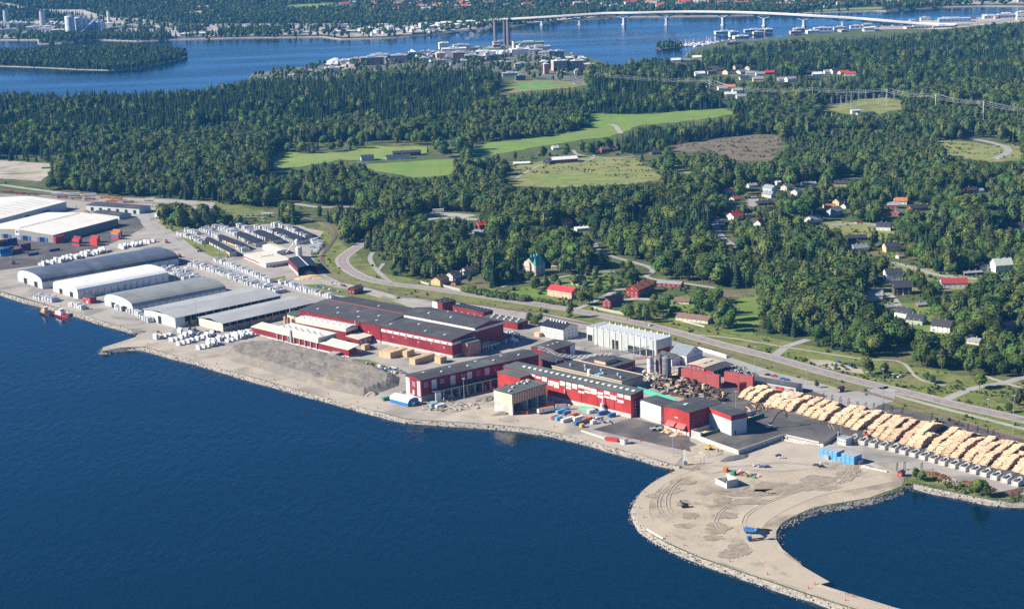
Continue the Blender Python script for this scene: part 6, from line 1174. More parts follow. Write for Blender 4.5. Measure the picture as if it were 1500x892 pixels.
for i in range(8): car(466+i*4.2, 421+i*1.0, 35, ['blue', 'blue', 'silver', 'blue', 'white', 'grey', 'blue', 'silver'][i], '%s in the long row beside the sorting hall end' % ords[i], grp='cars at the sorting hall end')
cs = list(CARC)
for r_ in range(3):
    for i in range(21):
        if rnd.random() < .1: continue
        c = rnd.choice(cs); car(310+i*4.1-r_*3, 317.5+r_*4.2-i*.06, 20, c, 'in the %s row of the office car park' % ['back', 'middle', 'front'][r_], simple=True, grp='cars in the office car park')
for i in range(26): x = 815+rnd.uniform(-8, 36); car(x, 113+rnd.uniform(-3, 6), rnd.uniform(0, 90), rnd.choice(cs), 'in the car park of the paper mill offices', simple=True, grp='cars at the far paper mill offices')
# lorries, machines
M_CAB = M_WPNT
def lorry(x, y, deg, L, where, cab=True, boxm=None, topm=None, name='lorry'):
    p = G(x, y); t = thing(name, where, 'lorry' if cab else 'trailer', (p.x, p.y, Hs(p.x, p.y)+.2), R_(deg)); MB().box(0, L, -1.25, 1.25, 1.1, 3.9).build('cargo_box', boxm or M_WPNT, t); MB().box(-.05, L+.05, -1.28, 1.28, 3.9, 4.05).build('box_roof', topm or CM['orange'], t); MB().box(.2, L+(2.6 if cab else 0), -.5, .5, .7, 1.05).build('chassis', M_RUBR, t)
    if cab: MB().box(L+.6, L+2.8, -1.2, 1.2, .6, 3.3).build('cab', M_CAB, t); MB().box(L+2.78, L+2.86, -1.1, 1.1, 1.9, 2.9).build('windscreen', GLS, t)
    for xx in [1.2, 2.5, L-2.2]+([L+1.6] if cab else []):
        for s_ in (-1.1, 1.1): link('wheel', WHL2, t, (xx, s_, .5), pi/2)
    return t
WHL2 = MB().tube((-.16, 0, 0), (.16, 0, 0), .5, 10).mesh('wheel', M_RUBR)
lorry(788, 607, 28, 13.4, 'white trailer with orange top edge parked beside the new timber clad building', False); lorry(814, 600.5, 4, 8, 'white lorry with yellow emblem and orange top in front of the trailer'); _p = bpy.data.objects['lorry']
MB().lathe([(1, 0), (1, .02), (0.01, .03)], 10).build('emblem', M_YEL, _p, (4, -1.26, 2.6)).rotation_euler = (pi/2, 0, 0)
lorry(634, 312, 4, 13, 'long white trailer on the pale forest road', False, topm=M_WPNT)
for i in range(3): lorry(76+i*24, 287.5+i*.6, 4, 15, 'white railway trailer, %s of three behind the white terminal' % ords[i], False, topm=M_WPNT)
wag = [MB().box(0, 14, -1.4, 1.4, 1.1, z).mesh('wagon_body', m_) for z, m_ in ((2.6, CM['maroon']), (3.4, M_WPNT), (3.2, CM['orange']), (2.2, M_RUST))]
for i, (x, y, k) in enumerate([(4, 283, 0), (22, 285, 0), (40, 286.5, 3), (84, 291, 0), (104, 292.5, 3), (124, 294, 0), (147, 292, 2), (164, 293.5, 2), (146, 296.5, 1), (156, 297.5, 2), (180, 298, 0)]):
    p = G(x, y); t = thing('rail_wagon', '%s railway wagon, number %d in the sidings behind the white terminals' % (['maroon', 'white', 'orange', 'rusty flat'][k], i+1), 'rail wagon', (p.x, p.y, Hs(p.x, p.y)+.3), R_(-2), 'wagons in the sidings'); link('wagon_body', wag[k], t)
    for xx in (2, 12):
        for s_ in (-.8, .8): link('wheel', WHL2, t, (xx, s_, .5), pi/2)
ribbon('railway_ballast', [(-40, 280), (60, 288), (150, 297), (230, 303)], 4, M_BALL, .3); ribbon('railway_ballast', [(-40, 276), (60, 283), (150, 292), (230, 298.5), (300, 302)], 4, M_BALL, .3)
def arm(pts, r, t, m, name='arm'):
    b = MB()
    for i in range(len(pts)-1): b.tube(pts[i], pts[i+1], r*(1-.12*i), 5)
    return b.build(name, m, t)
def excavator(x, y, deg, m, label, pts, z=0, tracks=True, claw=False, s=1.0):
    p = G(x, y); t = thing('excavator', label, 'excavator', (p.x, p.y, Hs(p.x, p.y)+.2+z), R_(deg)); t.scale = (s,)*3
    for sy in (-1.2, 1.2): MB().box(-2, 2, sy-.35, sy+.35, 0, .9).build('track', M_RUBR, t)
    MB().box(-2.2, 1.6, -1.4, 1.4, 1.0, 2.3).build('body', m, t); MB().box(.2, 1.7, .3, 1.4, 2.3, 3.4).build('cab', GLS, t); arm(pts, .38, t, m if not claw else M_RUBR)
    e = Vector(pts[-1])
    if claw:
        for a in (0, 2.1, 4.2): MB().tube(e, e+Vector((cos(a)*1, sin(a)*1, -1.3)), .2, 4).tube(e+Vector((cos(a)*1, sin(a)*1, -1.3)), e+Vector((cos(a)*.3, sin(a)*.3, -2.6)), .2, 4).build('claw', M_RUBR, t)
    else: MB().box(e.x-.6, e.x+.7, e.y-.8, e.y+.8, e.z-1.2, e.z).build('bucket', M_STEEL, t)
    return t
excavator(1127, 633, 22, mat('pale machine paint', (.5, .46, .4), .5), 'large material handler with raised folded arm on the asphalt platform', [(1, 0, 2.2), (6, 0, 9), (11, 0, 10.5), (12, 0, 8)], z=2.6, claw=True, s=1.15)
excavator(1038, 659, -50, M_YEL, 'yellow excavator with arm stretched over the rubble below the platform', [(1, 0, 2), (4.5, 0, 4.5), (8, 0, 1.8)]); excavator(1269, 640, 75, M_SRED, 'red log handler reaching into the log piles', [(1, 0, 2.2), (5, 0, 7), (8, 0, 5)], claw=True); excavator(1188, 614 if False else 659, 75, M_SRED, 'x', [(0, 0, 1), (1, 0, 1)]) if False else None
excavator(1003, 743, 190, M_RUST, 'dark drilling machine standing on the sandy headland', [(1, 0, 2), (3, 0, 5)]); excavator(17, 374, 10, M_YEL, 'yellow loader at the quay corner container yard', [(1, 0, 2), (5, 0, 6)]) if False else None
excavator(380, 334, 20, M_YEL, 'yellow lumber truck behind the black roofed sheds', [(1, 0, 2), (4, 0, 2.5)]); excavator(278, 348, 200, M_YEL, 'yellow lumber truck on the bank left of the black sheds', [(1, 0, 2), (4, 0, 2)])
def loader(x, y, deg, m, label, z=0, s=1.0):
    p = G(x, y); t = thing('wheel_loader', label, 'wheel loader', (p.x, p.y, Hs(p.x, p.y)+.2+z), R_(deg)); t.scale = (s,)*3
    MB().box(-3, .2, -1.1, 1.1, 1, 2.4).build('body', m, t); MB().box(-1, .8, -.9, .9, 2.4, 3.7).build('cab', GLS, t); MB().box(2.6, 4.1, -1.6, 1.6, .3, 1.6).build('bucket', M_STEEL, t); arm([(.5, 0, 2), (2.8, 0, 1.2)], .3, t, m)
    for xx in (-2, 1.2):
        for sy in (-1.2, 1.2): MB().tube((xx, sy-.3, .9), (xx, sy+.3, .9), .9, 10).build('wheel', M_RUBR, t)
loader(962, 631, 175, M_WPNT, 'pale wheel loader beside the chip heaps on the dark apron', s=1.2); loader(20, 387, 0, M_ORG, 'orange and yellow loader left of the blue grey warehouse'); loader(232, 500 if False else 491, 160, M_YEL, 'yellow loader at the shore bend left of the white stacks'); loader(1372, 620, 20, M_YEL, 'small yellow loader behind the log piles'); loader(541, 510, 20, M_BRED, 'red forklift beside the upright timber block'); loader(244, 356, 100, M_ORG, 'orange lumber truck on the harbour road'); loader(263, 377, 120, M_BRED, 'red lumber truck behind the white arched warehouse'); loader(293, 369, 20, M_YEL, 'yellow loader on the harbour road')
p = G(1095, 793); t = thing('dump_truck', 'blue dump truck tipping its raised body at the lagoon edge', 'dump truck', (p.x, p.y, 2.8), R_(12))
MB().box(0, 2.3, -1.2, 1.2, .7, 3.1).build('cab', CM['blue'], t); MB().box(-.05, 0.02, -1, 1, 1.9, 2.8).build('windscreen', GLS, t); MB().box(2.4, 11, -.5, .5, .8, 1.2).build('chassis', M_RUBR, t)
bd = MB().extr([(2.6, 1.6), (10.6, 1.6), (11, 3.3), (2.4, 3.3)], -1.25, 1.25, 'y').build('tipping_body', CM['blue'], t, (10, 0, .8)); bd.matrix_local = Matrix.Translation((10.6, 0, .9)) @ Matrix.Rotation(R_(-38), 4, 'Y').inverted() @ Matrix.Translation((-10.6, 0, -1.2)); recalc(bd.data)
for xx in (1.2, 7.5, 9):
    for s_ in (-1.1, 1.1): link('wheel', WHL2, t, (xx, s_, .5), pi/2)
t = container(1090, 779, -30, 'blue', 'lying open on the sand beside the dump truck', 8.0)
heap('black_heap', 1112, 779, 8, 6, 2.2, mat('black bark mulch', (.02, .018, .016), 1, bump=.3), 'black heap of mulch beside the blue dump truck', rough=.3, seed=5)
# tugboats
def boat(x, y, deg, hm, deck, label, L=15, W=5, sup=True, name='tugboat', cat='tugboat', s=1.25, m2=None):
    p = GZ(x, y, 0); t = thing(name, label, cat, (p.x, p.y, 0), R_(deg)); t.scale = (s,)*3; B = MB(); secs = []
    N = 9
    for i in range(N):
        u = i/(N-1); wv = W/2*(1-max(0, (u-.55)/.45)**2.2)*(.82+.18*min(1, u*5)); zt = 1.5+1.3*max(0, u-.4)**1.5*2; secs.append([(-L/2+L*u, -wv, zt), (-L/2+L*u, -wv*.8, -.3), (-L/2+L*u, wv*.8, -.3), (-L/2+L*u, wv, zt)])
    for i in range(N-1):
        for k in range(3): B.quad(secs[i][k], secs[i+1][k], secs[i+1][k+1], secs[i][k+1])
    B.quad(*secs[0]); h_ = B.build('hull', hm, t)
    D = MB()
    for i in range(N-1): D.quad(*[(q[0], q[1]*.93, q[2]-.35) for q in (secs[i][0], secs[i+1][0], secs[i+1][3], secs[i][3])])
    D.build('deck', deck, t); MB().box(-L*.28, L*.14, -W*.3, W*.3, 1.2, 3.4).build('deckhouse', m2 or M_WPNT, t); wh = MB().box(-L*.08, L*.1, -W*.24, W*.24, 3.4, 5.6).build('wheelhouse', M_WPNT, t); MB().box(-L*.07, L*.105, -W*.245, W*.245, 4.4, 5.1).build('window', GLS, t)
    MB().tube((0, 0, 5.6), (0, 0, 10), .12, 5).tube((0, -1, 8.5), (0, 1, 8.5), .08, 4).build('mast', M_ORG, t); MB().tube((-L*.2, 0, 3.4), (-L*.22, 0, 5.8), .55, 8).build('funnel', M_ORG if hm is not CM['red'] else M_BLUE, t); MB().box(-L*.42, -L*.32, -.5, .5, 1.1, 2).build('winch', M_RUBR, t)
    for k in range(-3, 4):
        for sg in (-1, 1): MB().lathe([(.25, 0), (.5, .15), (.25, .3)], 8).build('tyre_fender', M_RUBR, t, (k*L*.1, sg*(W/2+.05), .6))
    return t
boat(67, 460, -58, mat('dark blue hull', (.03, .06, .13), .5), mat('orange brown deck', (.45, .2, .08), .7), 'tugboat with dark blue hull and orange deck moored at the quay', L=18, W=6, m2=mat('orange deckhouse', (.62, .27, .1), .6)); boat(90, 463, -48, CM['red'], mat('red deck', (.45, .08, .05), .7), 'tugboat with bright red hull and white and blue superstructure moored at the quay', L=20, W=6.5)
# ================================================================ LIGHT MASTS, POLES, MARKERS, LITTER OF THE YARD
for i, (x, y, h_, wh) in enumerate([(288, 474, 22, 'between the large open warehouse and the shed'), (119, 430, 17, 'before the white arched warehouse'), (185.5, 452, 17, 'before the grey arched warehouse'), (240.5, 385, 17, 'behind the blue grey warehouse'), (680, 584, 16, 'beside the saw building annex'), (1029.5, 622, 21, 'in the corner between the red hall and the grey block'), (986, 669, 17, 'at the edge of the dark apron'), (1232, 641, 17, 'beside the scale house'), (1382, 682, 14, 'in the row of concrete bunks'), (1484, 636, 28, 'beside the railway at the right'), (1447, 618, 17, 'on the verge near the right edge'), (1293, 594, 28, 'at the yard gate bend'), (1281, 577, 12, 'beside the main road junction'), (1106, 545, 21, 'behind the container walls'), (441, 424, 12, 'near the chip heap'), (320, 387, 12, 'on the harbour road bank'), (1175, 576, 12, 'right of the garages'), (1308, 566, 10, 'on the verge by the main road'), (1078, 600, 14, 'left of the first log pile'), (17, 396, 14, 'at the quay corner'), (1182, 563, 12, 'behind the garages'), (1000, 517, 8, 'by the railway')]):
    p = G(x, y); t = thing('light_mast', 'tall grey light mast standing '+wh, 'light mast', (p.x, p.y, Hs(p.x, p.y))); MB().tube((0, 0, 0), (0, 0, h_), .26, 6, 0, .14).build('pole', M_STEEL, t); MB().box(-1, 1, -.35, .35, h_-.5, h_+.1).build('lamp_head', M_PNL, t)
for i, (x, y, h_, wh) in enumerate([(792, 427, 44, 'rising before the green roofed villa'), (752.5, 393, 22, 'in the wood left of the villa'), (1093, 433, 18, 'in the open meadow'), (894, 183, 18, 'in the ripening field'), (1112, 497, 14, 'carrying a crossarm beside the path'), (1117, 498, 14, 'right of the pair beside the path'), (1124, 501, 10, 'right of the double pole on the path'), (1140, 510, 9, 'left of the path crossing'), (645, 255, 12, 'in the green field'), (1084, 309, 12, 'at the hill road'), (1096, 313, 16, 'above the red roofed hill house'), (1486, 600, 8, 'beside the right road'), (1415, 592, 8, 'at the right junction')]):
    p = G(x, y); t = thing('utility_pole', 'thin brown utility pole '+wh, 'pole', (p.x, p.y, Hs(p.x, p.y))); MB().tube((0, 0, 0), (0, 0, h_), .22, 5, 0, .14).build('pole', M_BARK, t); MB().box(-1.3, 1.3, -.1, .1, h_-1.4, h_-1.2).build('crossarm', M_BARK, t)
mk_ = MB().tube((0, 0, 0), (0, 0, 1.6), .35, 6, 0, .2).mesh('marker_post', M_SRED)
for i, (x, y) in enumerate([(216, 505), (252, 513), (286, 523), (317, 534), (369, 548), (402, 557), (436, 565.5), (481, 578), (523, 590), (553, 598), (732, 616), (758, 617), (812, 625.5), (888, 636) if False else (921, 642), (938, 646), (983, 693), (963, 703), (944, 722), (937, 745), (943, 758), (1002, 799.5), (1069, 823), (1124, 842), (1184, 862.5), (1193, 856), (1238, 880), (1249, 873.5), (976, 786), (1022, 688)]):
    p = G(x, y); tag(link('marker_post', mk_, None, (p.x, p.y, Hs(p.x, p.y)+.2)), 'small red marker post at the edge of the shore track', 'marker post', 'red marker posts along the shore')
# signal tower at the headland bend
p = G(1004, 681); t = thing('signal_tower', 'red and white lattice tower at the bend of the shore', 'tower', (p.x, p.y, 2.5)); MB().box(-1.2, 1.2, -1.2, 1.2, 0, 3).build('base', M_CONCD, t); fr = MB(); [fr.tube((sx*.8, sy*.8, 3), (sx*.4, sy*.4, 11), .14, 4) for sx in (-1, 1) for sy in (-1, 1)]; [fr.tube((-.7+.1*k*(1), -.7, 3+k*2), (.7, .7, 5+k*2), .09, 4) for k in range(4)]; fr.build('lattice', M_PNL, t); MB().tube((0, 0, 11), (-3.5, 0, 15), .3, 5).build('boom', M_SRED, t)
# pilot enclosure on the headland
b = Bld('concrete_enclosure', 'white open topped concrete enclosure standing on the headland', 'enclosure', (1048, 696), (1064.5, 704), (1079, 699.5), 5.5); b.box('wall', 0, b.L, 0, .4, 0, 5.5, M_CONC); b.box('wall', 0, .4, .4, b.W, 0, 3.4, M_WWH); b.box('wall', .4, b.L, b.W-.4, b.W, 0, 3.4, M_WWH); b.box('wall', b.L-.4, b.L, .4, b.W-.4, 0, 5.5, M_CONC); b.box('pump', b.L*.3, b.L*.5, b.W*.4, b.W*.6, 0, 2.5, M_BLUED)
for i in range(22):
    x = 1082+rnd.uniform(0, 30); p = G(x, 693+(x-1082)*.2+rnd.uniform(-2, 3)); s_ = rnd.uniform(.6, 1.6); c = rnd.choice(['white', 'red', 'orange', 'sky', 'white', 'maroon', 'green'])
    tag(MB().box(-s_, s_, -.7, .7, 0, s_*.9).build('crate', CM[c], None, (p.x, p.y, 2.8), rnd.uniform(0, 3)), '%s crate or pallet among the building materials on the headland' % {'sky': 'pale blue', 'maroon': 'dark red'}.get(c, c), 'crate', 'building materials on the headland')
# log infeed decks
def deck(A, B_, C, h, label, m2):
    b = Bld('log_deck', label, 'log deck', A, B_, C, h); b.box('side_beam', 0, b.L, 0, .6, 0, h, m2); b.box('side_wall', 0, b.L, b.W-.6, b.W, 0, h+1.2, M_CONC); b.box('end_wall', -.1, .6, .6, b.W-.6, 0, h+1, M_CONC); b.box('floor', .6, b.L, .6, b.W-.6, 0, h*.45, M_CONCD)
    q = random.Random(4); B = MB()
    for i in range(int(b.L/.62)-3):
        if q.random() < .8: y0 = .8+q.uniform(0, .7); B.tube((1.5+i*.62, y0, h*.5+q.uniform(.2, 1.2)), (1.5+i*.62+q.uniform(-.5, .5), b.W-1-q.uniform(0, .6), h*.5+q.uniform(.2, 1.2)), .3, 6)
    o = B.build('logs', M_LOG, b.t); o['kind'] = 'stuff'; return b
M_GRS = mat('dark green steel', (.02, .12, .08), .6)
deck((1013.5, 631.5), (1027, 636), (1062, 625), 4.6, 'log infeed deck with green side and pale logs in front of the grey block', M_GRS); deck((1083, 609), (1091, 614), (1120, 605), 5.5, 'second log infeed deck with green side behind the grey block', M_GRS)
# barriers at the log yard edge
for (a, b_, n, wh) in (((1123, 603), (1215, 630), 16, 'between the platform and the log yard'), ((1125, 641), (1185, 652), 10, 'along the ramp below the platform'), ((1262, 684), (1300, 692), 6, 'right of the site cabins'), ((948, 776), (972, 790), 8, 'on the headland shore track'), ((852, 632), (886, 643), 9, 'on the shore by the pump hut')):
    for i in range(n):
        t_ = i/n; p = G(a[0]+(b_[0]-a[0])*t_, a[1]+(b_[1]-a[1])*t_); q = G(a[0]+(b_[0]-a[0])*(i+.92)/n, a[1]+(b_[1]-a[1])*(i+.92)/n); dd = q-p
        tag(MB().extr([(-.5, 0), (.5, 0), (.3, 1.0), (-.3, 1.0)], 0, dd.to_2d().length, 'x').build('concrete_barrier', M_CONC, None, (p.x, p.y, 2.75), atan2(dd.y, dd.x)), 'pale concrete barrier block '+wh, 'barrier', 'concrete barriers '+wh)
# green net fence and scrap yard
P = resamp([Vector(GZ(x, y, 2.5)[:2]).to_3d() for x, y in ((926, 570), (948, 577), (972, 585), (990, 591.5))], 3.2); t = thing('net_fence', 'bright green netting fence between the sawmill and the scrap yard', 'fence', (P[0].x, P[0].y, 2.6))
for i in range(len(P)-1): d = P[i+1]-P[i]; MB().box(.06, d.length-.06, -.08, .08, .1, 3.6).build('fence_panel', M_GRNN, t, tuple((P[i]-P[0])), atan2(d.y, d.x)); MB().box(-.08, .08, -.12, .12, 0, 3.9).build('fence_post', M_STEEL, t, tuple(P[i]-P[0]), atan2(d.y, d.x))
def clutter(name, px, n, label, smin, smax, ms, hmax=2.5, logs=.3, kind='stuff'):
    w_ = W2(px); xs_ = [q[0] for q in w_]; ys_ = [q[1] for q in w_]; B = MB(); c = 0; q = random.Random(len(px)*7+n)
    while c < n:
        x, y = q.uniform(min(xs_), max(xs_)), q.uniform(min(ys_), max(ys_))
        if not inpoly(x, y, w_): continue
        c += 1; s_ = q.uniform(smin, smax); a = q.uniform(0, pi); z = 2.6+q.uniform(0, hmax*.5); m_ = q.randrange(len(ms))
        if q.random() < logs: l = s_*3; B.tube((x-cos(a)*l, y-sin(a)*l, z+q.uniform(0, .6)), (x+cos(a)*l, y+sin(a)*l, z+q.uniform(0, 1.4)), s_*.3, 6, m_)
        else: B.box(x-s_, x+s_, y-s_*q.uniform(.3, .9), y+s_*q.uniform(.3, .9), 2.5, z+q.uniform(.3, hmax*.6), m_, a)
    o = B.build(name, ms, None); tag(o, label, kind=kind); return o
M_TAN = mat('pale offcut wood', (.6, .45, .28), .9)
clutter('scrap_heap', [(962, 552), (985, 548), (1030, 562), (1058, 575), (1062, 588), (1030, 590), (1000, 584), (975, 576), (952, 566)], 330, 'tangled scrap, dark machinery parts and logs behind the green net fence', .6, 2.4, [M_RUST, M_RUBR, M_CONCD, M_TAN, M_BARKL], 4.5, .4)
clutter('debris', [(618, 590), (660, 588), (700, 592), (702, 600), (660, 604), (620, 602)], 120, 'building rubble, planks and pipes between the saw building and the shore', .3, 1.2, [M_STEEL, M_RUST, M_CONC, M_TAN], 1.2, .4)
clutter('debris', [(1055, 540), (1085, 538), (1105, 548), (1110, 556), (1085, 556)], 90, 'dark machines and parts around the small black shed', .5, 1.6, [M_RUBR, M_STEEL, M_CONC], 2.5, .2)
clutter('debris', [(765, 520), (810, 540), (800, 548), (760, 535)], 50, 'machinery in the narrow court beside the low shed', .6, 1.8, [M_RUBR, M_STEEL, M_RUST], 3, .3); clutter('debris', [(715, 555), (735, 552), (745, 565), (720, 568)], 40, 'rails and steel parts beside the red front block', .5, 1.5, [M_STEEL, M_RUST], 2, .5)
clutter('debris', [(535, 532), (580, 540), (596, 548), (570, 548), (540, 540)], 60, 'blue, white and dark litter in the grass left of the saw building', .4, 1.6, [M_WPNT, M_BLUE, M_RUBR, M_TAN], 1.8, .1)
clutter('debris', [(940, 545), (975, 548), (970, 562), (945, 560)], 60, 'boxes and pipes around the feet of the silos', .6, 2.2, [M_CONC, M_TAN, M_STEEL, M_RUBR], 3.5, .2); clutter('debris', [(722, 492), (750, 488), (770, 496), (735, 506)], 50, 'steel tanks and ducts at the end of the sorting hall', .8, 2.6, [M_STEEL, M_CONCD, M_WPNT], 4, .3)
clutter('debris', [(275, 482), (300, 486), (322, 487), (318, 493), (280, 492)], 26, 'dark parked machines before the open lumber shed', .8, 2, [M_RUBR, M_BLUED, M_STEEL], 2.5, .1); clutter('debris', [(1090, 606), (1135, 600), (1110, 592), (1085, 597)], 50, 'loose logs lying between the infeed deck and the first log pile', .5, 1.1, [M_TAN, M_LOG, M_BARKL], 1.2, .9)
clutter('debris', [(105, 304), (180, 300), (190, 308), (130, 312)], 30, 'small machines and boxes in the court of the pale depot', .8, 2, [M_SRED, M_STEEL, M_RUBR], 3, 0); clutter('driftwood', [(1395, 703), (1412, 712), (1385, 712), (1370, 706)], 40, 'pale driftwood planks on the lagoon bank', .3, .8, [M_TAN, M_CONC], .6, .9)
clutter('debris', [(840, 606), (880, 612), (905, 622), (870, 618)], 24, 'small blue and white parts near the bright red wall', .5, 1.2, [M_BLUE, M_WPNT, M_RUBR], 1.6, .2); clutter('debris', [(880, 345), (900, 345), (905, 350), (885, 350)], 3, 'x', .3, .5, [M_CONC], 1) if False else None
for (x, y, rx, ry, hh, m_, lab) in [(745, 604, 12, 7, 2.2, M_SPOIL, 'grey rubble heap at the foot of the timber clad building'), (712, 585, 9, 7, 2.4, M_SPOIL, 'grey rubble heap behind the timber clad building'), (978, 632, 6, 4, 2.4, M_SAWD, 'pale chip heap under the left chute hood'), (993, 637, 6, 4, 2.2, M_SAWD, 'pale chip heap under the right chute hood'), (1075, 671, 14, 6, 1.6, mat('dark grey rubble', (.13, .13, .13), 1, bump=.3), 'dark rubble heap below the platform corner'), (1040, 665, 12, 8, 1.4, M_GRAV, 'gravel mound around the yellow excavator'), (590, 575, 3, 2, 1.6, M_SAND, 'small sand heap beside the spoil heap'), (545, 578, 5, 4, 2.6, M_SAND, 'sand heap at the foot of the spoil heap'), (201, 487, 8, 5, 1.6, M_SPOIL, 'gravel heap at the shore bend'), (1480, 722, 14, 6, 1.8, M_BARKL, 'brown bark heap by the lagoon'), (1180, 653, 30, 3, 1.4, M_GRAV, 'gravel windrow beside the asphalt ramp')]:
    heap('rubble_heap', x, y, rx, ry, hh, m_, lab, rough=.3, seed=x, rz=R_(30) if rx < 20 else R_(-8))
# dark gate frames at the back of the log yard
gm = MB().box(-.15, .15, -1.6, -1.3, 0, 5).box(-.15, .15, 1.3, 1.6, 0, 5).box(-.15, .15, -1.6, 1.6, 4.7, 5).mesh('gate_frame', M_RUBR)
for i, (x, y) in enumerate([(1206, 586), (1219, 588.5), (1231, 591), (1243, 594), (1256, 598), (1268, 600), (1280, 600.5), (1294, 600), (1306, 605), (1322, 608), (1365, 615), (1404, 626), (1418, 631), (1432, 634), (1447, 637), (1455, 640), (1314, 689), (1325, 688), (1350, 689)]):
    p = G(x, y); tag(link('gate_frame', gm, None, (p.x, p.y, 2.7), R_(-30)), 'dark steel gate frame along the edge of the log yard', 'gate frame', 'dark gate frames at the log yard')
# plank fences at the gardens
def plank_fence(a, b_, label, m, hh=1.8, n=None):
    p, q = G(*a), G(*b_); d = (q-p).to_2d(); L = d.length; n = n or int(L/1.1); t = thing('plank_fence', label, 'fence', (p.x, p.y, Hs(p.x, p.y)+.3), atan2(d.y, d.x)); me = MB().box(.05, L/n-.05, -.04, .04, 0, hh).mesh('plank', m); dz = (Hs(q.x, q.y)-Hs(p.x, p.y))
    for i in range(n): o = link('plank', me, t, (L*i/n, 0, dz*i/n+(i % 2)*.05))
    MB().box(0, L, -.1, -.05, .4, .5).box(0, L, -.1, -.05, 1.2, 1.3).build('rail', m, t); return t
M_WFEN = mat('weathered fence wood', (.42, .4, .36), .9)
plank_fence((866, 452.5), (914, 462), 'weathered plank fence below the dark red two storey house', M_WFEN, 2.6); plank_fence((648, 420.5), (681, 429), 'pale plank fence beside the yellow house at the road', M_WFEN, 2.4); plank_fence((616, 415), (628, 418.5), 'short plank fence left of the yellow house', M_WFEN, 2.2); plank_fence((1000, 472), (1032, 480), 'garden wall before the long low cream house', M_CONC, 1.4)
# long concrete wall by the railway
wall_line('garden_wall', ((1023, 513), (1045, 519), (1066, 525.5)), 2.5, 3, .4, M_WWH, 'long white wall beside the railway and the white gabled house', 'wall', seg=7)
# the green roofed villa
p = G(787, 403); a = R_(50); t = thing('villa', 'tall cream villa with steep green copper roofs and a spire', 'villa', (p.x-3, p.y-6, p.z-.2), a); M_GRF = mat('green copper roof', RC['gn'], .7, stripe=('X', .8, .2)); M_CRW = mat('cream render', (.6, .52, .42), .9)
MB().extr([(0, 0), (14, 0), (14, 11), (7, 17.5), (0, 11)], 0, 17, 'x').build('wall', M_CRW, t); r = MB().extr([(-.6, 10.6), (7, 17.7), (14.6, 10.6), (14.6, 10.9), (7, 18.1), (-.6, 10.9)], 1.2, 17.4, 'x').build('roof', M_GRF, t); recalc(r.data)
MB().extr([(4.5, 0), (11.5, 0), (11.5, 12), (10.6, 14.6), (8, 15.8), (5.4, 14.6), (4.5, 12)], -1.6, -.02, 'x').build('gable_bay', M_CRW, t); MB().lathe([(2.3, 0), (2.3, 12)], 8, c=(1, -1)).build('tower', M_CRW, t); MB().lathe([(2.7, 12), (1.6, 15), (.4, 18), (.12, 23)], 8, c=(1, -1)).build('spire', M_GRF, t)
for k in range(3): MB().box(4+k*4.5, 5.2+k*4.5, 6.3, 7.6, 16, 20.5).build('chimney', M_GRF, r)
for z in (1.5, 5, 8.4):
    for u in (3, 6.5, 10, 13.5): link('window', winmesh(1.3, 1.9), t, (u, 0, z))
    for u in (6.3, 8, 9.7): link('window', winmesh(1.1, 1.9), t, (-1.62, u, z), -pi/2)
p = G(812, 395); tag(MB().box(-3, 3, -2, 2, 0, 4).build('statue_wall', M_TIMW, None, (p.x, p.y, p.z)), 'small cream ruin wall right of the green roofed villa', 'wall')
# balcony bay on the peach villa
# hedges
def hedge(px, r, label, hh=4):
    P = resamp([Vector(G(*q)[:2]).to_3d() for q in px], r*1.3)
    for i, q in enumerate(P):
        s_ = rnd.uniform(.9, 1.15); o = link('hedge_bush', HB[i % 2], None, (q.x, q.y, Hs(q.x, q.y)), rnd.uniform(0, 6)); o.scale = (s_*r/2.6, s_*r/2.6, s_*hh/4); tag(o, 'clipped round bush in the '+label, 'bush', label)
# ================================================================ TREES
M_SPR = mat('spruce needles', (.038, .068, .022), 1, scale=.25, c2=(.014, .035, .016), rnd_=.35, spec=.15)
M_LEAF = mat('broad leaves', (.088, .132, .026), 1, scale=.3, c2=(.032, .06, .013), rnd_=.55, spec=.2)
M_BIRCH = mat('pale birch leaves', (.13, .165, .045), 1, scale=.3, c2=(.045, .072, .022), rnd_=.4, spec=.2)
M_BUSH = mat('bush leaves', (.11, .155, .035), 1, scale=.4, c2=(.035, .065, .016), rnd_=.35, spec=.2)
def spruce_mesh(seed, h=18, r=2.9, tiers=10, nb=8, m=0):
    q = random.Random(seed); B = MB(); pr = []
    for k in range(6):
        t = k/5; pr.append((r*.55*(1-t)**.9+.03, h*(.12+.86*t)))
    B.lathe(pr, 6, m)
    for k in range(tiers):
        t = k/(tiers-1); z = h*(.1+.84*t); rr = r*(1-t)**.85*(1+q.uniform(-.12, .12))+.25; a0 = q.uniform(0, 6.3)
        for j in range(nb if t < .7 else nb-3):
            a = a0+2*pi*j/nb+q.uniform(-.25, .25); R2 = rr*q.uniform(.75, 1.2); w_ = R2*.42; dz = -R2*.32
            c, s_ = cos(a), sin(a); zt = z+h*.055
            B.tri((0, 0, zt), (c*R2*.75-s_*w_, s_*R2*.75+c*w_, z+dz*.6), (c*R2, s_*R2, z+dz), m)
            B.tri((0, 0, zt), (c*R2, s_*R2, z+dz), (c*R2*.75+s_*w_, s_*R2*.75-c*w_, z+dz*.6), m)
    B.tube((0, 0, h*.9), (0, 0, h), .18, 4, m, .02)
    return B
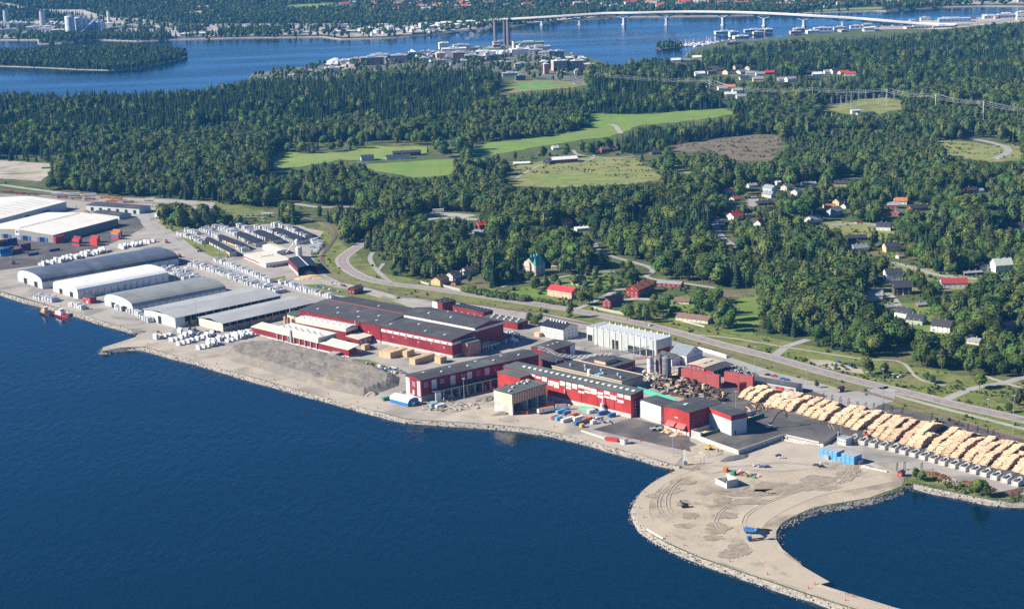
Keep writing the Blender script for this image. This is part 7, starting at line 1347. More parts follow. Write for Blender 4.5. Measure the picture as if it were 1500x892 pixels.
def leaf_crown(B, q, c, R3, n, size, m=0):
    """lumpy cloud of leaf faces round an ellipsoid, plus a rough inner body"""
    lumps = [(Vector((q.gauss(0, 1), q.gauss(0, 1), q.gauss(0, .9))).normalized(), q.uniform(.1, .34)) for _ in range(9)]
    def rad(d):
        v = .8
        for l, a in lumps: v += a*max(0, d.dot(l))**5
        return v
    i0 = len(B.v); nu, nv = 8, 5
    for j in range(nv+1):
        th = pi*j/nv
        for i in range(nu):
            d = Vector((sin(th)*cos(2*pi*i/nu), sin(th)*sin(2*pi*i/nu), cos(th))); k = rad(d)*.84*(1+q.uniform(-.1, .1))
            B.v.append((c[0]+d.x*R3[0]*k, c[1]+d.y*R3[1]*k, c[2]+d.z*R3[2]*k))
    for j in range(nv):
        for i in range(nu):
            k = (i+1) % nu; B.f.append((i0+j*nu+i, i0+(j+1)*nu+i, i0+(j+1)*nu+k, i0+j*nu+k)); B.m.append(m)
    for _ in range(n):
        d = Vector((q.gauss(0, 1), q.gauss(0, 1), q.gauss(.25, .9))).normalized(); k = rad(d)*q.uniform(.82, 1.06)
        p = Vector((c[0]+d.x*R3[0]*k, c[1]+d.y*R3[1]*k, c[2]+d.z*R3[2]*k))
        nn = (d+Vector((q.uniform(-.7, .7), q.uniform(-.7, .7), q.uniform(-.3, .8)))).normalized(); u = nn.orthogonal().normalized(); w_ = nn.cross(u); a = q.uniform(0, 6.3); u, w_ = u*cos(a)+w_*sin(a), w_*cos(a)-u*sin(a)
        s1 = size*q.uniform(.6, 1.2); s2 = s1*q.uniform(.6, 1)
        B.quad(tuple(p+u*s1), tuple(p+w_*s2+nn*s1*.25), tuple(p-u*s1), tuple(p-w_*s2+nn*s1*.2), m)
def broad_mesh(seed, h=13, r=4.4, n=230, kind='round', size=.62, m=0):
    q = random.Random(seed); B = MB()
    if kind == 'round':
        leaf_crown(B, q, (0, 0, h*.6), (r*.92, r*.92, h*.36), int(n*.6), size, m)
        for k in range(3):
            a = q.uniform(0, 6.3); leaf_crown(B, q, (cos(a)*r*.45, sin(a)*r*.45, h*q.uniform(.42, .72)), (r*.55, r*.55, h*.22), int(n*.14), size, m)
    elif kind == 'tall':
        leaf_crown(B, q, (0, 0, h*.55), (r*.62, r*.62, h*.42), int(n*.7), size, m)
        a = q.uniform(0, 6.3); leaf_crown(B, q, (cos(a)*r*.35, sin(a)*r*.35, h*.4), (r*.5, r*.5, h*.24), int(n*.3), size, m)
    else:
        for k in range(3):
            a = 2.1*k+q.uniform(0, 1); leaf_crown(B, q, (cos(a)*r*.4, sin(a)*r*.4, h*.42), (r*.6, r*.6, h*.42), n//3, size, m)
    return B
def trunk_mesh(h, crown_h, seed, r=.28):
    q = random.Random(seed); B = MB(); B.tube((0, 0, -.4), (0, 0, h), r, 6, 0, r*.35, cap=False)
    for k in range(4):
        a = q.uniform(0, 6.3); z = h*q.uniform(.35, .8); l = h*.22; B.tube((0, 0, z), (cos(a)*l, sin(a)*l, z+l*.6), r*.35, 4, 0, r*.12, cap=False)
    return B
def both(cr, tr_):
    B = MB(); B.v = list(cr.v); B.f = list(cr.f); B.m = [0]*len(cr.f); n = len(B.v); B.v += tr_.v; B.f += [tuple(i+n for i in f) for f in tr_.f]; B.m += [1]*len(tr_.f); return B
KINDS = []       # (kind, crown mesh builder, trunk builder, crown material)
for s_ in range(5): h_ = [18, 20, 16, 21, 14][s_]; KINDS.append(('spruce_tree', spruce_mesh(s_, h_, [2.8, 3, 2.7, 2.6, 2.9][s_]), trunk_mesh(h_*.8, h_, s_, .26), M_SPR))
for s_ in range(6): h_ = [13, 14.5, 12, 16, 15, 17][s_]; k_ = ['round', 'round', 'round', 'round', 'tall', 'tall'][s_]; KINDS.append(('broadleaf_tree', broad_mesh(20+s_, h_, [4.6, 4.2, 4.8, 4.9, 4.0, 4.3][s_], 260, k_), trunk_mesh(h_*.6, h_, s_+9), M_LEAF if s_ < 4 else M_BIRCH))
for s_ in range(3): KINDS.append(('bush', broad_mesh(40+s_, [3.2, 4, 5][s_], [2.3, 2.6, 2.6][s_], 110, 'bush', .4), trunk_mesh(2.2, 3, s_+30, .1), M_BUSH))
# ---- where trees grow: in world space, tested against outlines drawn in photograph pixels
LAND_PX = SHORE_MAIN+BACK_MAIN
NOTREE = [q for n_, q, _ in FIELDS if n_ != 'garden']+[YARD, CORR,
  [(372, 124), (372, 106), (480, 94), (570, 82), (640, 72), (760, 60), (800, 70), (872, 88), (868, 104), (850, 127), (800, 114), (745, 113), (720, 103), (690, 100), (640, 106), (600, 110), (560, 112), (500, 118), (440, 121)],
  [(1172, 529), (1190, 524), (1212, 526), (1266, 541), (1270, 550), (1220, 545)], [(1195, 590), (1320, 562), (1320, 600), (1225, 600)],
  [(0, 283), (0, 279), (250, 291), (400, 306), (410, 314), (330, 316), (0, 290)]]
OPEN = [([(640, 436), (700, 424), (745, 424), (900, 400), (930, 398), (1000, 408), (1062, 424), (1075, 470), (1050, 484), (960, 474), (850, 452), (760, 440), (640, 424)], .42),
        ([(1055, 262), (1200, 255), (1290, 285), (1300, 345), (1265, 372), (1230, 350), (1110, 340), (1055, 300)], .62), ([(1290, 288), (1500, 276), (1500, 300), (1360, 318), (1330, 345), (1300, 345)], .5), ([(1240, 345), (1330, 350), (1340, 398), (1460, 410), (1440, 430), (1400, 436), (1395, 500), (1340, 495), (1260, 460), (1240, 380)], .38),
        ([(1330, 310), (1500, 300), (1500, 370), (1440, 362), (1330, 356)], .5), ([(730, 240), (960, 222), (985, 262), (930, 275), (740, 280)], .35), ([(1030, 97), (1165, 97), (1260, 105), (1250, 114), (1160, 125), (1100, 148), (1020, 132)], .7),
        ([(1060, 500), (1180, 508), (1262, 536), (1340, 566), (1430, 566), (1500, 578), (1700, 640), (1700, 600), (1500, 574), (1450, 556), (1440, 545), (1420, 540), (1345, 545), (1330, 520), (1280, 520), (1250, 528), (1180, 500), (1060, 482)], .1),
        ([(1285, 515), (1340, 505), (1350, 530), (1290, 545)], .06), ([(480, 400), (560, 372), (600, 400), (580, 415), (500, 395)], .45), ([(400, 210), (680, 205), (680, 262), (520, 262), (400, 255)], .1),
        ([(0, 228), (80, 228), (90, 268), (0, 270)], .2), ([(420, 300), (500, 300), (490, 330), (460, 322)], .85), ([(1390, 170), (1500, 185), (1500, 240), (1400, 235)], .3), ([(1195, 150), (1230, 160), (1195, 170)], .3), ([(1092, 365), (1120, 365), (1120, 440), (1060, 430), (1070, 400)], .45)]
SPRUCE = [([(0, 120), (740, 80), (760, 130), (700, 185), (400, 205), (0, 200)], 1.05), ([(720, 128), (1060, 122), (1062, 166), (720, 172)], .95), ([(900, 80), (1500, 40), (1500, 130), (1240, 150), (900, 130)], .8), ([(240, 200), (560, 175), (560, 215), (240, 235)], .25),
          ([(700, 165), (870, 160), (870, 205), (700, 215)], .12), ([(880, 200), (1100, 170), (1100, 205), (900, 225)], .9), ([(870, 310), (1060, 320), (1080, 410), (980, 400), (880, 360)], .45), ([(1130, 330), (1290, 360), (1290, 480), (1130, 470)], .25), ([(1380, 420), (1500, 420), (1500, 470), (1400, 470)], .3),
          ([(1380, 80), (1500, 60), (1500, 140), (1380, 140)], .75), ([(0, 205), (240, 205), (240, 235), (0, 240)], .6)]
YOUNG = [([(1120, 212), (1190, 200), (1280, 196), (1370, 205), (1375, 232), (1290, 238), (1190, 246), (1080, 262), (1060, 250), (1090, 236)], .5), ([(268, 268), (460, 262), (520, 284), (500, 290), (420, 284), (270, 285)], .55), ([(1060, 240), (1130, 224), (1140, 245), (1080, 262)], .6), ([(1300, 148), (1500, 172), (1500, 195), (1370, 185), (1300, 170)], .55), ([(640, 175), (870, 160), (868, 190), (800, 210), (640, 215)], .75)]
def grid(y0, y1, x0, x1, st):
    gx, gy = np.meshgrid(np.arange(x0, x1, st), np.arange(y0, y1, st)); gx = gx+rng.uniform(-.48, .48, gx.shape)*st; gy = gy+rng.uniform(-.48, .48, gy.shape)*st; return gx.ravel(), gy.ravel()
def dens(px, py, zones, d0):
    v = np.full(px.shape, d0)
    for q, d in zones: v = np.where(inpoly(px, py, q), d, v)
    return v
def nz(x, y, s, o=0.0):              # cheap smooth noise in world space
    return (np.sin(x/s+o+1.7*np.sin(y/s*.7+o*2))+np.sin(y/s*1.3+1.1+o+1.5*np.sin(x/s*.6+o)))/4+.5
YS = G(0, 560)[1]
parts_ = []
for (a, b, st) in ((1150, 1750, 7.0), (1750, 2300, 7.4), (2300, 3100, 7.8), (3100, 4400, 9.2)):
    parts_.append(np.array(grid(a, b, -1750, 1750, st)+(None,)[:0]))
gx = np.concatenate([p[0] for p in parts_]); gy = np.concatenate([p[1] for p in parts_])
gz = H(gx, gy); px, py = PX(gx, gy, gz); p0x, p0y = PX(gx, gy, np.full(gx.shape, 2.5))
ok = (px > -110) & (px < 1610) & inpoly(gx, gy, MAIN_W)
for q in NOTREE: ok &= ~inpoly(px, py, q)
ok &= ~((py > 430) & (px < 640)) & (py < 600)
fr = dens(px, py, OPEN, .93); ok &= rng.random(px.shape) < fr
for q, hw in ROADS:
    if q[:, 1].max() < 1000: continue
    for i in range(0, len(q)):
        dd = (gx-q[i, 0])**2+(gy-q[i, 1])**2; ok &= dd > (hw+5.5)**2
for p, L in HPOS:
    dx = gx-p.x; dy = gy-p.y; rr = L*.5+2.5; ok &= ~((dx*dx+dy*dy < rr*rr) | ((abs(dx+dy*p.x/p.y*-1) < L*.42) & (dy < 0) & (dy > (-34 if L > 12 else -20))))
for (cx_, cy2, r_) in ((787, 402, 24),): p = G(cx_, cy2); ok &= ((gx-p.x)**2+(gy-p.y)**2) > r_*r_; ok &= ~((abs(gx-p.x) < 10) & (gy < p.y) & (gy > p.y-45))
spf = dens(px, py, SPRUCE, .12); spf = np.clip(spf+(nz(gx, gy, 60)-.5)*.8, .02, .95)
spf = np.where(np.abs(spf-.5) < .3, spf, spf)
yng = dens(px, py, YOUNG, 1.0)
isp = rng.random(gx.shape) < np.where(yng < 1, .02, spf)
dist_ = np.hypot(gx, gy)
bush = (rng.random(gx.shape) < np.where(dens(px, py, OPEN, 1) < .5, .35, .05)) & (dist_ < 2600)
vi = np.where(isp, rng.integers(0, 5, gx.shape), 5+rng.integers(0, 6, gx.shape)); vi = np.where(~isp & (nz(gx, gy, 45, 2) > .7) & (rng.random(gx.shape) < .6), 9+rng.integers(0, 2, gx.shape), vi)
vi = np.where(bush, 11+rng.integers(0, 3, gx.shape), vi)
sc = np.where(isp, rng.normal(.95, .17, gx.shape), rng.normal(1.2, .26, gx.shape))*(.86+.3*nz(gx, gy, 80, 5)); sc = sc*(.8+.5*nz(gx, gy, 28, 9)); sc = np.clip(sc, .42, 1.75)*np.where(yng < 1, yng, 1)
sc = np.where(dist_ > 3000, sc*1.12, sc); sc = np.where(bush, rng.uniform(.6, 1.3, gx.shape), sc)
SKY = [(-200, 134), (60, 134), (200, 133), (300, 127), (372, 112), (420, 110), (480, 105), (560, 100), (600, 97), (660, 93), (720, 98), (740, 112), (760, 125), (860, 122), (866, 92), (905, 95), (935, 86), (1000, 82), (1012, 75), (1050, 67), (1110, 62), (1150, 58), (1200, 57), (1250, 54), (1300, 50), (1350, 45), (1400, 40), (1450, 35), (1500, 29), (1700, 10)]
# keep the fields, lanes and houses that one can see free of crowns standing before them
hpx = np.where(isp, 18.0, 14.5)*sc*FPX/(gy*CP-(gz-CAM_H)*SP); hpx = np.where(bush, 4*sc*FPX/gy, hpx); keep = np.ones(px.shape, bool)
for q_ in [q for n_, q, _ in FIELDS if n_ != 'garden']:
    for f_ in (.25, .5, .72, .92): keep &= ~inpoly(px, py-hpx*f_, q_)
for i_, (q, hw) in enumerate(ROADS):
    if q[:, 1].max() < 1500: continue
    rz_ = H(q[:, 0], q[:, 1]); rx, ry = PX(q[:, 0], q[:, 1], rz_)
    for x_, y_ in zip(rx, ry):
        if 180 < y_ < 445 and not (533 < x_ < 622 and y_ < 358): keep &= ~((abs(px-x_) < 9) & (py > y_) & (py-hpx*.8 < y_))
for (p, L), hs in zip(HPOS, [(h[0], h[1]) for h in HOUSES]+[(v[0], v[1]) for v in VIL]):
    wpx = L*FPX/p.y; keep &= ~((abs(px-hs[0]) < wpx*.5+2+.24*hpx) & (py > hs[1]-1) & (py-hpx*.95 < hs[1]-wpx*.05))
keep &= ~((abs(px-787) < 14) & (py > 400) & (py-hpx < 400))
ty_ = np.interp(px, [a for a, b in SKY], [b for a, b in SKY]); keep &= ~((py-hpx < ty_+rng.uniform(-2.5, 2, px.shape)) & (py < ty_+34))
gx, gy, gz, px, py, isp, dist_, bush, vi, sc = [a[ok & keep] for a in (gx, gy, gz, px, py, isp, dist_, bush, vi, sc)]
EX = [(262, 333, .5), (268, 336, .6), (275, 333, .7), (283, 334, .7), (291, 336, .6), (297, 333, .6), (305, 333, .6), (313, 331, .7), (322, 330, .6), (331, 331, .7), (340, 333, .6), (350, 331, .7), (360, 333, .6), (252, 338, .4), (247, 331, .4), (776, 475, .7), (784, 477, .8), (791, 472, .6), (919, 468, 1.15), (936, 470, 1.1), (946, 473, 1.2), (957, 466, 1.1), (964, 458, 1.1), (958, 452, 1), (988, 462, .7), (1052, 482, 1.1), (1060, 478, 1.2), (1066, 486, 1.1), (1048, 474, 1), (1070, 480, 1.2), (852, 447, 1.1), (858, 440, 1.2), (864, 446, 1), (876, 436, .9), (1271, 548, 1.1), (1295, 552, .8), (1435, 569, 1.0), (1492, 598, 1), (1484, 594, .9), (1500, 596, 1.1), (1478, 604, .6),
      (843, 422, .9), (812, 416, .8), (800, 424, .9), (760, 412, .8), (776, 418, 1), (784, 424, 1.1), (745, 416, .9), (738, 410, 1), (872, 412, .9), (862, 408, 1), (851, 404, 1), (1365, 562, .6), (1358, 560, .6), (1306, 445, .4), (1296, 448, .4), (1360, 438, 1.1), (1352, 432, 1), (1366, 430, 1), (1345, 425, .9), (1372, 436, 1.1), (286, 488, .35), (1196, 568, .45), (1436, 727, .8), (1429, 725, .6), (1342, 703, .6), (1350, 705, .6), (1444, 729, .7)]
ex = [G(a, b) for a, b, c in EX]; ne = len(EX); A_ = lambda f, d=float: np.array([f(i) for i in range(ne)], d)
gx = np.concatenate([gx, A_(lambda i: ex[i].x)]); gy = np.concatenate([gy, A_(lambda i: ex[i].y)]); gz = np.concatenate([gz, A_(lambda i: ex[i].z)]); px = np.concatenate([px, A_(lambda i: EX[i][0])]); py = np.concatenate([py, A_(lambda i: EX[i][1])]); sc = np.concatenate([sc, A_(lambda i: EX[i][2])])
vi = np.concatenate([vi, A_(lambda i: 5+i*5 % 6, int)]); isp = np.concatenate([isp, A_(lambda i: False, bool)]); bush = np.concatenate([bush, A_(lambda i: False, bool)]); dist_ = np.hypot(gx, gy)
# shrubs on the verges
def verge_pts(q, n, bias=None):
    w_ = W2(q); xs = [a[0] for a in w_]; ys = [a[1] for a in w_]; X = rng.uniform(min(xs), max(xs), n*8); Y = rng.uniform(min(ys), max(ys), n*8); i = inpoly(X, Y, w_); X, Y = X[i][:n*3], Y[i][:n*3]
    k = nz(X, Y, 9, 3) > .5; X, Y = X[k][:n], Y[k][:n]
    o_ = np.ones(X.shape, bool)
    for r_, hw in ROADS:
        for i in range(len(r_)): o_ &= ((X-r_[i, 0])**2+(Y-r_[i, 1])**2) > (hw+2.2)**2
    for B_ in BLD_W: o_ &= ~inpoly(X, Y, B_)
    return X[o_], Y[o_]
print('trees', len(gx), 'spruce', isp.sum(), 'bush', bush.sum())
# ---- the biggest trees in view are things of their own, the rest of each kind is one mass
LMK = [(hs[0], hs[1], hs[-1]) for hs in HOUSES]
LMP = [(G(a, b), l) for a, b, l in LMK]+[(G(787, 400), 'green roofed villa'), (G(915, 500), 'big panelled white hall'), (G(1150, 508), 'path crossing at the road'), (G(1220, 535), 'gravel lay-by'), (G(1390, 585), 'road junction at the right'), (G(385, 318), 'office car park'), (G(475, 345), 'railway curve'), (G(515, 375), 'bend of the main road'), (G(550, 385), 'forked footpath'), (G(700, 440), 'black topped kiln units'), (G(1255, 470), 'clearing below the white houses'), (G(1100, 450), 'open meadow with the power line'), (G(1080, 360), 'hill road'), (G(880, 372), 'wood road')]
def near_lm(p):
    b = min(LMP, key=lambda q: (q[0].x-p[0])**2+(q[0].y-p[1])**2); dx = p[0]-b[0].x; dy = p[1]-b[0].y
    l = b[1].split(' with ')[0].split(' in the ')[0].split(' beside ')[0].split(' behind ')[0].split(' at the ')[0].split(' above ')[0].split(' below ')[0]
    r = ('behind' if dy > 0 else 'in front of') if abs(dy) > abs(dx)*.8 else ('right of' if dx > 0 else 'left of')
    d = hypot(dx, dy); return ('close ' if d < 45 else 'some way ')+r+' the '+' '.join(l.split()[:6])
KM = []
for i, (k, cr, tk, m_) in enumerate(KINDS):
    cm = cr.mesh('crown', m_); tm = tk.mesh('trunk', M_BARK); bm_ = both(cr, tk).mesh(k, [m_, M_BARK])
    KM.append((k, cm, tm, bm_))
SHAPE = ['slender', 'tall', 'narrow', 'very tall', 'short broad', 'round', 'wide', 'low round', 'big domed', 'pale', 'tall pale', 'small', 'middling', 'large']
order = np.argsort(dist_[:len(gx)]*1.0/np.maximum(sc, .3)**.6)
cnt = {}; solo = np.zeros(len(gx), bool)
LIM = {'spruce_tree': 290, 'broadleaf_tree': 290, 'bush': 200}
for i in order:
    k = KINDS[vi[i]][0]
    if cnt.get(k, 0) >= LIM[k]: continue
    if k == "bush" and py[i] < 330: continue
    cnt[k] = cnt.get(k, 0)+1; solo[i] = True
    p = (float(gx[i]), float(gy[i]), float(gz[i])); v = vi[i]; rz = rnd.uniform(0, 6.28); s_ = float(sc[i])
    size = 'small ' if s_ < .8 else 'big ' if s_ > 1.1 else ''
    nm = {'spruce_tree': 'dark spruce', 'broadleaf_tree': 'leafy green tree', 'bush': 'green bush'}[k]
    lab = '%s%s %s %s' % (size, SHAPE[v].replace('small', 'little').replace('large', 'spreading').replace('middling', 'rounded').replace('big ', '') , nm, near_lm(p))
    lab = lab.replace('tall tall', 'tall').replace('small short', 'short')
    grp = {'spruce_tree': 'spruces in the near woods', 'broadleaf_tree': 'broadleaved trees in the near woods and gardens', 'bush': 'bushes along the roads and in the gardens'}[k]
    if k == 'bush':
        o = link('bush', KM[v][3], None, p, rz); o.scale = (s_,)*3; tag(o, lab, 'bush', grp)
    else:
        t = thing(k, lab, 'tree', p, rz, grp); t.scale = ((s_*rnd.uniform(1.05, 1.4),)*2+(s_*.94,)) if k != 'spruce_tree' else (s_*rnd.uniform(.95, 1.2), s_*rnd.uniform(.95, 1.2), s_)
        link('crown', KM[v][1], t); link('trunk', KM[v][2], t)
rest = ~solo
for k, base, n, nm, lab in (('spruce_tree', 0, 5, 'spruce_forest', 'dark spruce forest covering the hills and ridges'), ('broadleaf_tree', 5, 6, 'broadleaf_forest', 'lighter broadleaved wood between the spruces'), ('bush', 11, 3, 'undergrowth', 'scrub and bushes at the wood edges')):
    m_ = rest & (vi >= base) & (vi < base+n)
    scatter(nm, np.stack([gx[m_], gy[m_], gz[m_]], 1), rng.uniform(0, 6.28, m_.sum()), sc[m_]*rng.uniform(*((1.05, 1.4) if base == 5 else (.95, 1.2)), m_.sum()), (vi[m_]-base).astype(np.int32), [KM[base+j][3] for j in range(n)], label=lab, sz=sc[m_])
# shrubs of the road and railway verges, on the far hills and the island
VX, VY = verge_pts(CORR, 900)
VX2, VY2 = verge_pts([(1380, 700), (1450, 718), (1500, 728), (1500, 736), (1440, 730), (1345, 706), (1332, 700)], 60)
VX3, VY3 = verge_pts([(230, 318), (300, 352), (345, 372), (335, 380), (260, 342), (230, 330)], 60)
EXV = [verge_pts(q, n) for q, n in (([(1240, 345), (1330, 320), (1500, 305), (1500, 370), (1440, 400), (1460, 412), (1400, 440), (1330, 440), (1260, 460)], 1000), ([(1055, 262), (1200, 255), (1290, 285), (1300, 345), (1110, 340), (1055, 300)], 500), ([(640, 436), (745, 424), (900, 400), (1062, 424), (1075, 470), (960, 474), (850, 452)], 420), ([(1060, 500), (1262, 536), (1430, 566), (1500, 578), (1500, 615), (1288, 566), (1100, 515)], 420), ([(1262, 455), (1400, 440), (1400, 500), (1290, 480)], 220), ([(735, 264), (754, 243), (931, 232), (977, 264), (923, 262), (830, 250)], 200), ([(980, 212), (1098, 197), (1150, 205), (1130, 236), (1050, 225)], 260), ([(262, 336), (300, 352), (345, 372), (335, 380), (290, 366)], 60), ([(1369, 203), (1500, 212), (1500, 238), (1390, 227)], 120))]
VX = np.concatenate([VX, VX2, VX3]+[e[0] for e in EXV]); VY = np.concatenate([VY, VY2, VY3]+[e[1] for e in EXV])
scatter('verge_shrubs', np.stack([VX, VY, H(VX, VY)], 1), rng.uniform(0, 6.28, len(VX)), rng.uniform(.2, .62, len(VX)), rng.integers(0, 3, len(VX)).astype(np.int32), [KM[11+j][3] for j in range(3)], label='low shrubs on the verges beside road and railway')
# island wood
a, b = grid(_ic[1]-500, _ic[1]+400, _ic[0]-1400, _ic[0]+700, 8.2); k = inpoly(a, b, ISL_W)
for q in range(len(ISL_W)): k &= ((a-ISL_W[q][0])**2+(b-ISL_W[q][1])**2) > 3**2
a, b = a[k], b[k]; z = np.array([hisl(x, y) for x, y in zip(a, b)]); v = np.where(rng.random(len(a)) < .6, rng.integers(0, 5, len(a)), rng.integers(5, 11, len(a)))
scatter('island_forest', np.stack([a, b, z], 1), rng.uniform(0, 6.28, len(a)), rng.uniform(.8, 1.25, len(a)), v.astype(np.int32), [KM[j][3] for j in range(11)], label='mixed forest covering the wooded island')
a, b = grid(G0(980, 70)[1]-60, G0(980, 70)[1]+80, G0(960, 70)[0]-30, G0(1000, 70)[0]+30, 8.5); k = inpoly(a, b, [G0(*p) for p in MOLE_PX]); a, b = a[k], b[k]
scatter('island_forest', np.stack([a, b, a*0+2.4], 1), rng.uniform(0, 6.28, len(a)), rng.uniform(.6, 1, len(a)), rng.integers(0, 11, len(a)).astype(np.int32), [KM[j][3] for j in range(11)], label='small wood on the harbour mole')
# far shore forest
FTREE = [([(-200, 3), (0, 3), (14, 6), (28, 9), (50, 14), (90, 15), (122, 15), (140, 21), (165, 27), (215, 28), (240, 36), (180, 34), (120, 27), (60, 19), (30, 14), (0, 12), (-200, 12)], .02),
         ([(-200, 30), (0, 30), (60, 28), (200, 30), (300, 36), (480, 35), (530, 39), (640, 35), (700, 34), (700, 52), (500, 57), (300, 57), (230, 58), (150, 50), (57, 56), (-200, 60)], .16), ([(57, 58), (150, 52), (245, 52), (255, 58), (150, 59), (90, 64), (57, 65)], .9), ([(262, 44), (305, 41), (300, 47), (262, 48)], .9), ([(320, 46), (430, 41), (410, 56), (290, 58)], .6),
         ([(418, 8), (500, 4), (500, 10), (480, 15), (420, 18)], .03), ([(740, 38), (790, 30), (880, 20), (1000, 18), (1000, 25), (880, 29), (750, 40)], .12), ([(500, 0), (1500, -10), (1500, 5), (1180, 12), (1000, 14), (640, 22), (500, 22)], .5), ([(1180, 18), (1190, 14), (1290, 10), (1300, 15)], .02), ([(1290, 17), (1296, 10), (1380, 4), (1385, 10)], .6), ([(1380, 10), (1500, 0), (1600, 0), (1600, 10)], .15), ([(500, 35), (500, 26), (620, 26), (620, 34)], .75)]
a, b = grid(4300, 8600, -2600, 3000, 13.0); k = inpoly(a, b, FAR_W); a, b = a[k], b[k]; z = H(a, b); x_, y_ = PX(a, b, z); k = (x_ > -120) & (x_ < 1620) & (y_ > -40); k &= rng.random(len(a)) < dens(x_, y_, FTREE, .9)
a, b, z = a[k], b[k], z[k]; v = np.where(rng.random(len(a)) < .3+.4*nz(a, b, 200), rng.integers(0, 5, len(a)), rng.integers(5, 11, len(a)))
scatter('far_forest', np.stack([a, b, z], 1), rng.uniform(0, 6.28, len(a)), rng.uniform(1.2, 1.9, len(a)), v.astype(np.int32), [KM[j][3] for j in range(11)], label='forest on the far shore of the bay', sz=rng.uniform(.9, 1.3, len(a)))
print('far trees', len(a))
# hedges use the bush crowns built with the trees
HB = [KM[12][3], KM[13][3]]
hedge([(682, 427), (700, 431), (718, 434)], 6.5, 'left clipped hedge beside the main road', 5.5); hedge([(722, 435), (740, 438), (762, 440), (768, 441)], 6.5, 'right clipped hedge beside the main road', 5.5); hedge([(790, 441), (812, 446), (840, 449)], 4, 'low hedge before the peach villa', 3)
# ================================================================ THE FAR SHORE, PAPER MILL, BRIDGE
FC = {k: mat('far '+k, c, .8, scale=.08, var=.12) for k, c in dict(white=(.72, .71, .68), cream=(.6, .55, .45), brick=(.42, .19, .13), dark=(.1, .11, .13), grey=(.36, .37, .38), salmon=(.6, .33, .24), blue=(.2, .35, .5), pale=(.55, .57, .58), red=(.5, .1, .07), green=(.2, .3, .2), brown=(.22, .16, .14)).items()}
M_FWIN = mat('far window band', (.1, .13, .18), .4)
def fbox(x, y, wpx, hpx, dm, col, label, name='building', cat='building', deg=None, roof='grey', bands=0, group=None, gable=0):
    """building with its base centre at a photograph pixel; width and height in photograph pixels, depth in metres"""
    p = G(x, y); s_ = scale_at(x, y); W = wpx/s_; h = hpx/s_/.98; a = R_(rnd.uniform(-6, 12) if deg is None else deg)
    t = thing(name, label, cat, (p.x, p.y, p.z-.5), a, group); MB().box(-W/2, W/2, -dm/2, dm/2, 0, h).build('wall', FC[col], t)
    if gable: r = MB().extr([(-dm/2-.6, h), (0, h+gable), (dm/2+.6, h)], -W/2-.5, W/2+.5, 'x').build('roof', FC[roof], t)
    else: r = MB().box(-W/2-.4, W/2+.4, -dm/2-.4, dm/2+.4, h+.01, h+.7).build('roof', FC[roof], t); MB().box(-W*.2, W*.15, -dm*.2, dm*.2, h+.7, h+3).build('penthouse', FC['pale'], r)
    for k in range(bands):
        z = h*(k+.45)/bands
        n = max(3, int(W/9)); me = MB().box(-W/n*.3, W/n*.3, -.15, .1, 0, min(2.2, h/bands*.5)).mesh('window', M_FWIN)
        for i in range(n): link('window', me, t, (-W/2+W*(i+.5)/n, -dm/2, z))
    return t
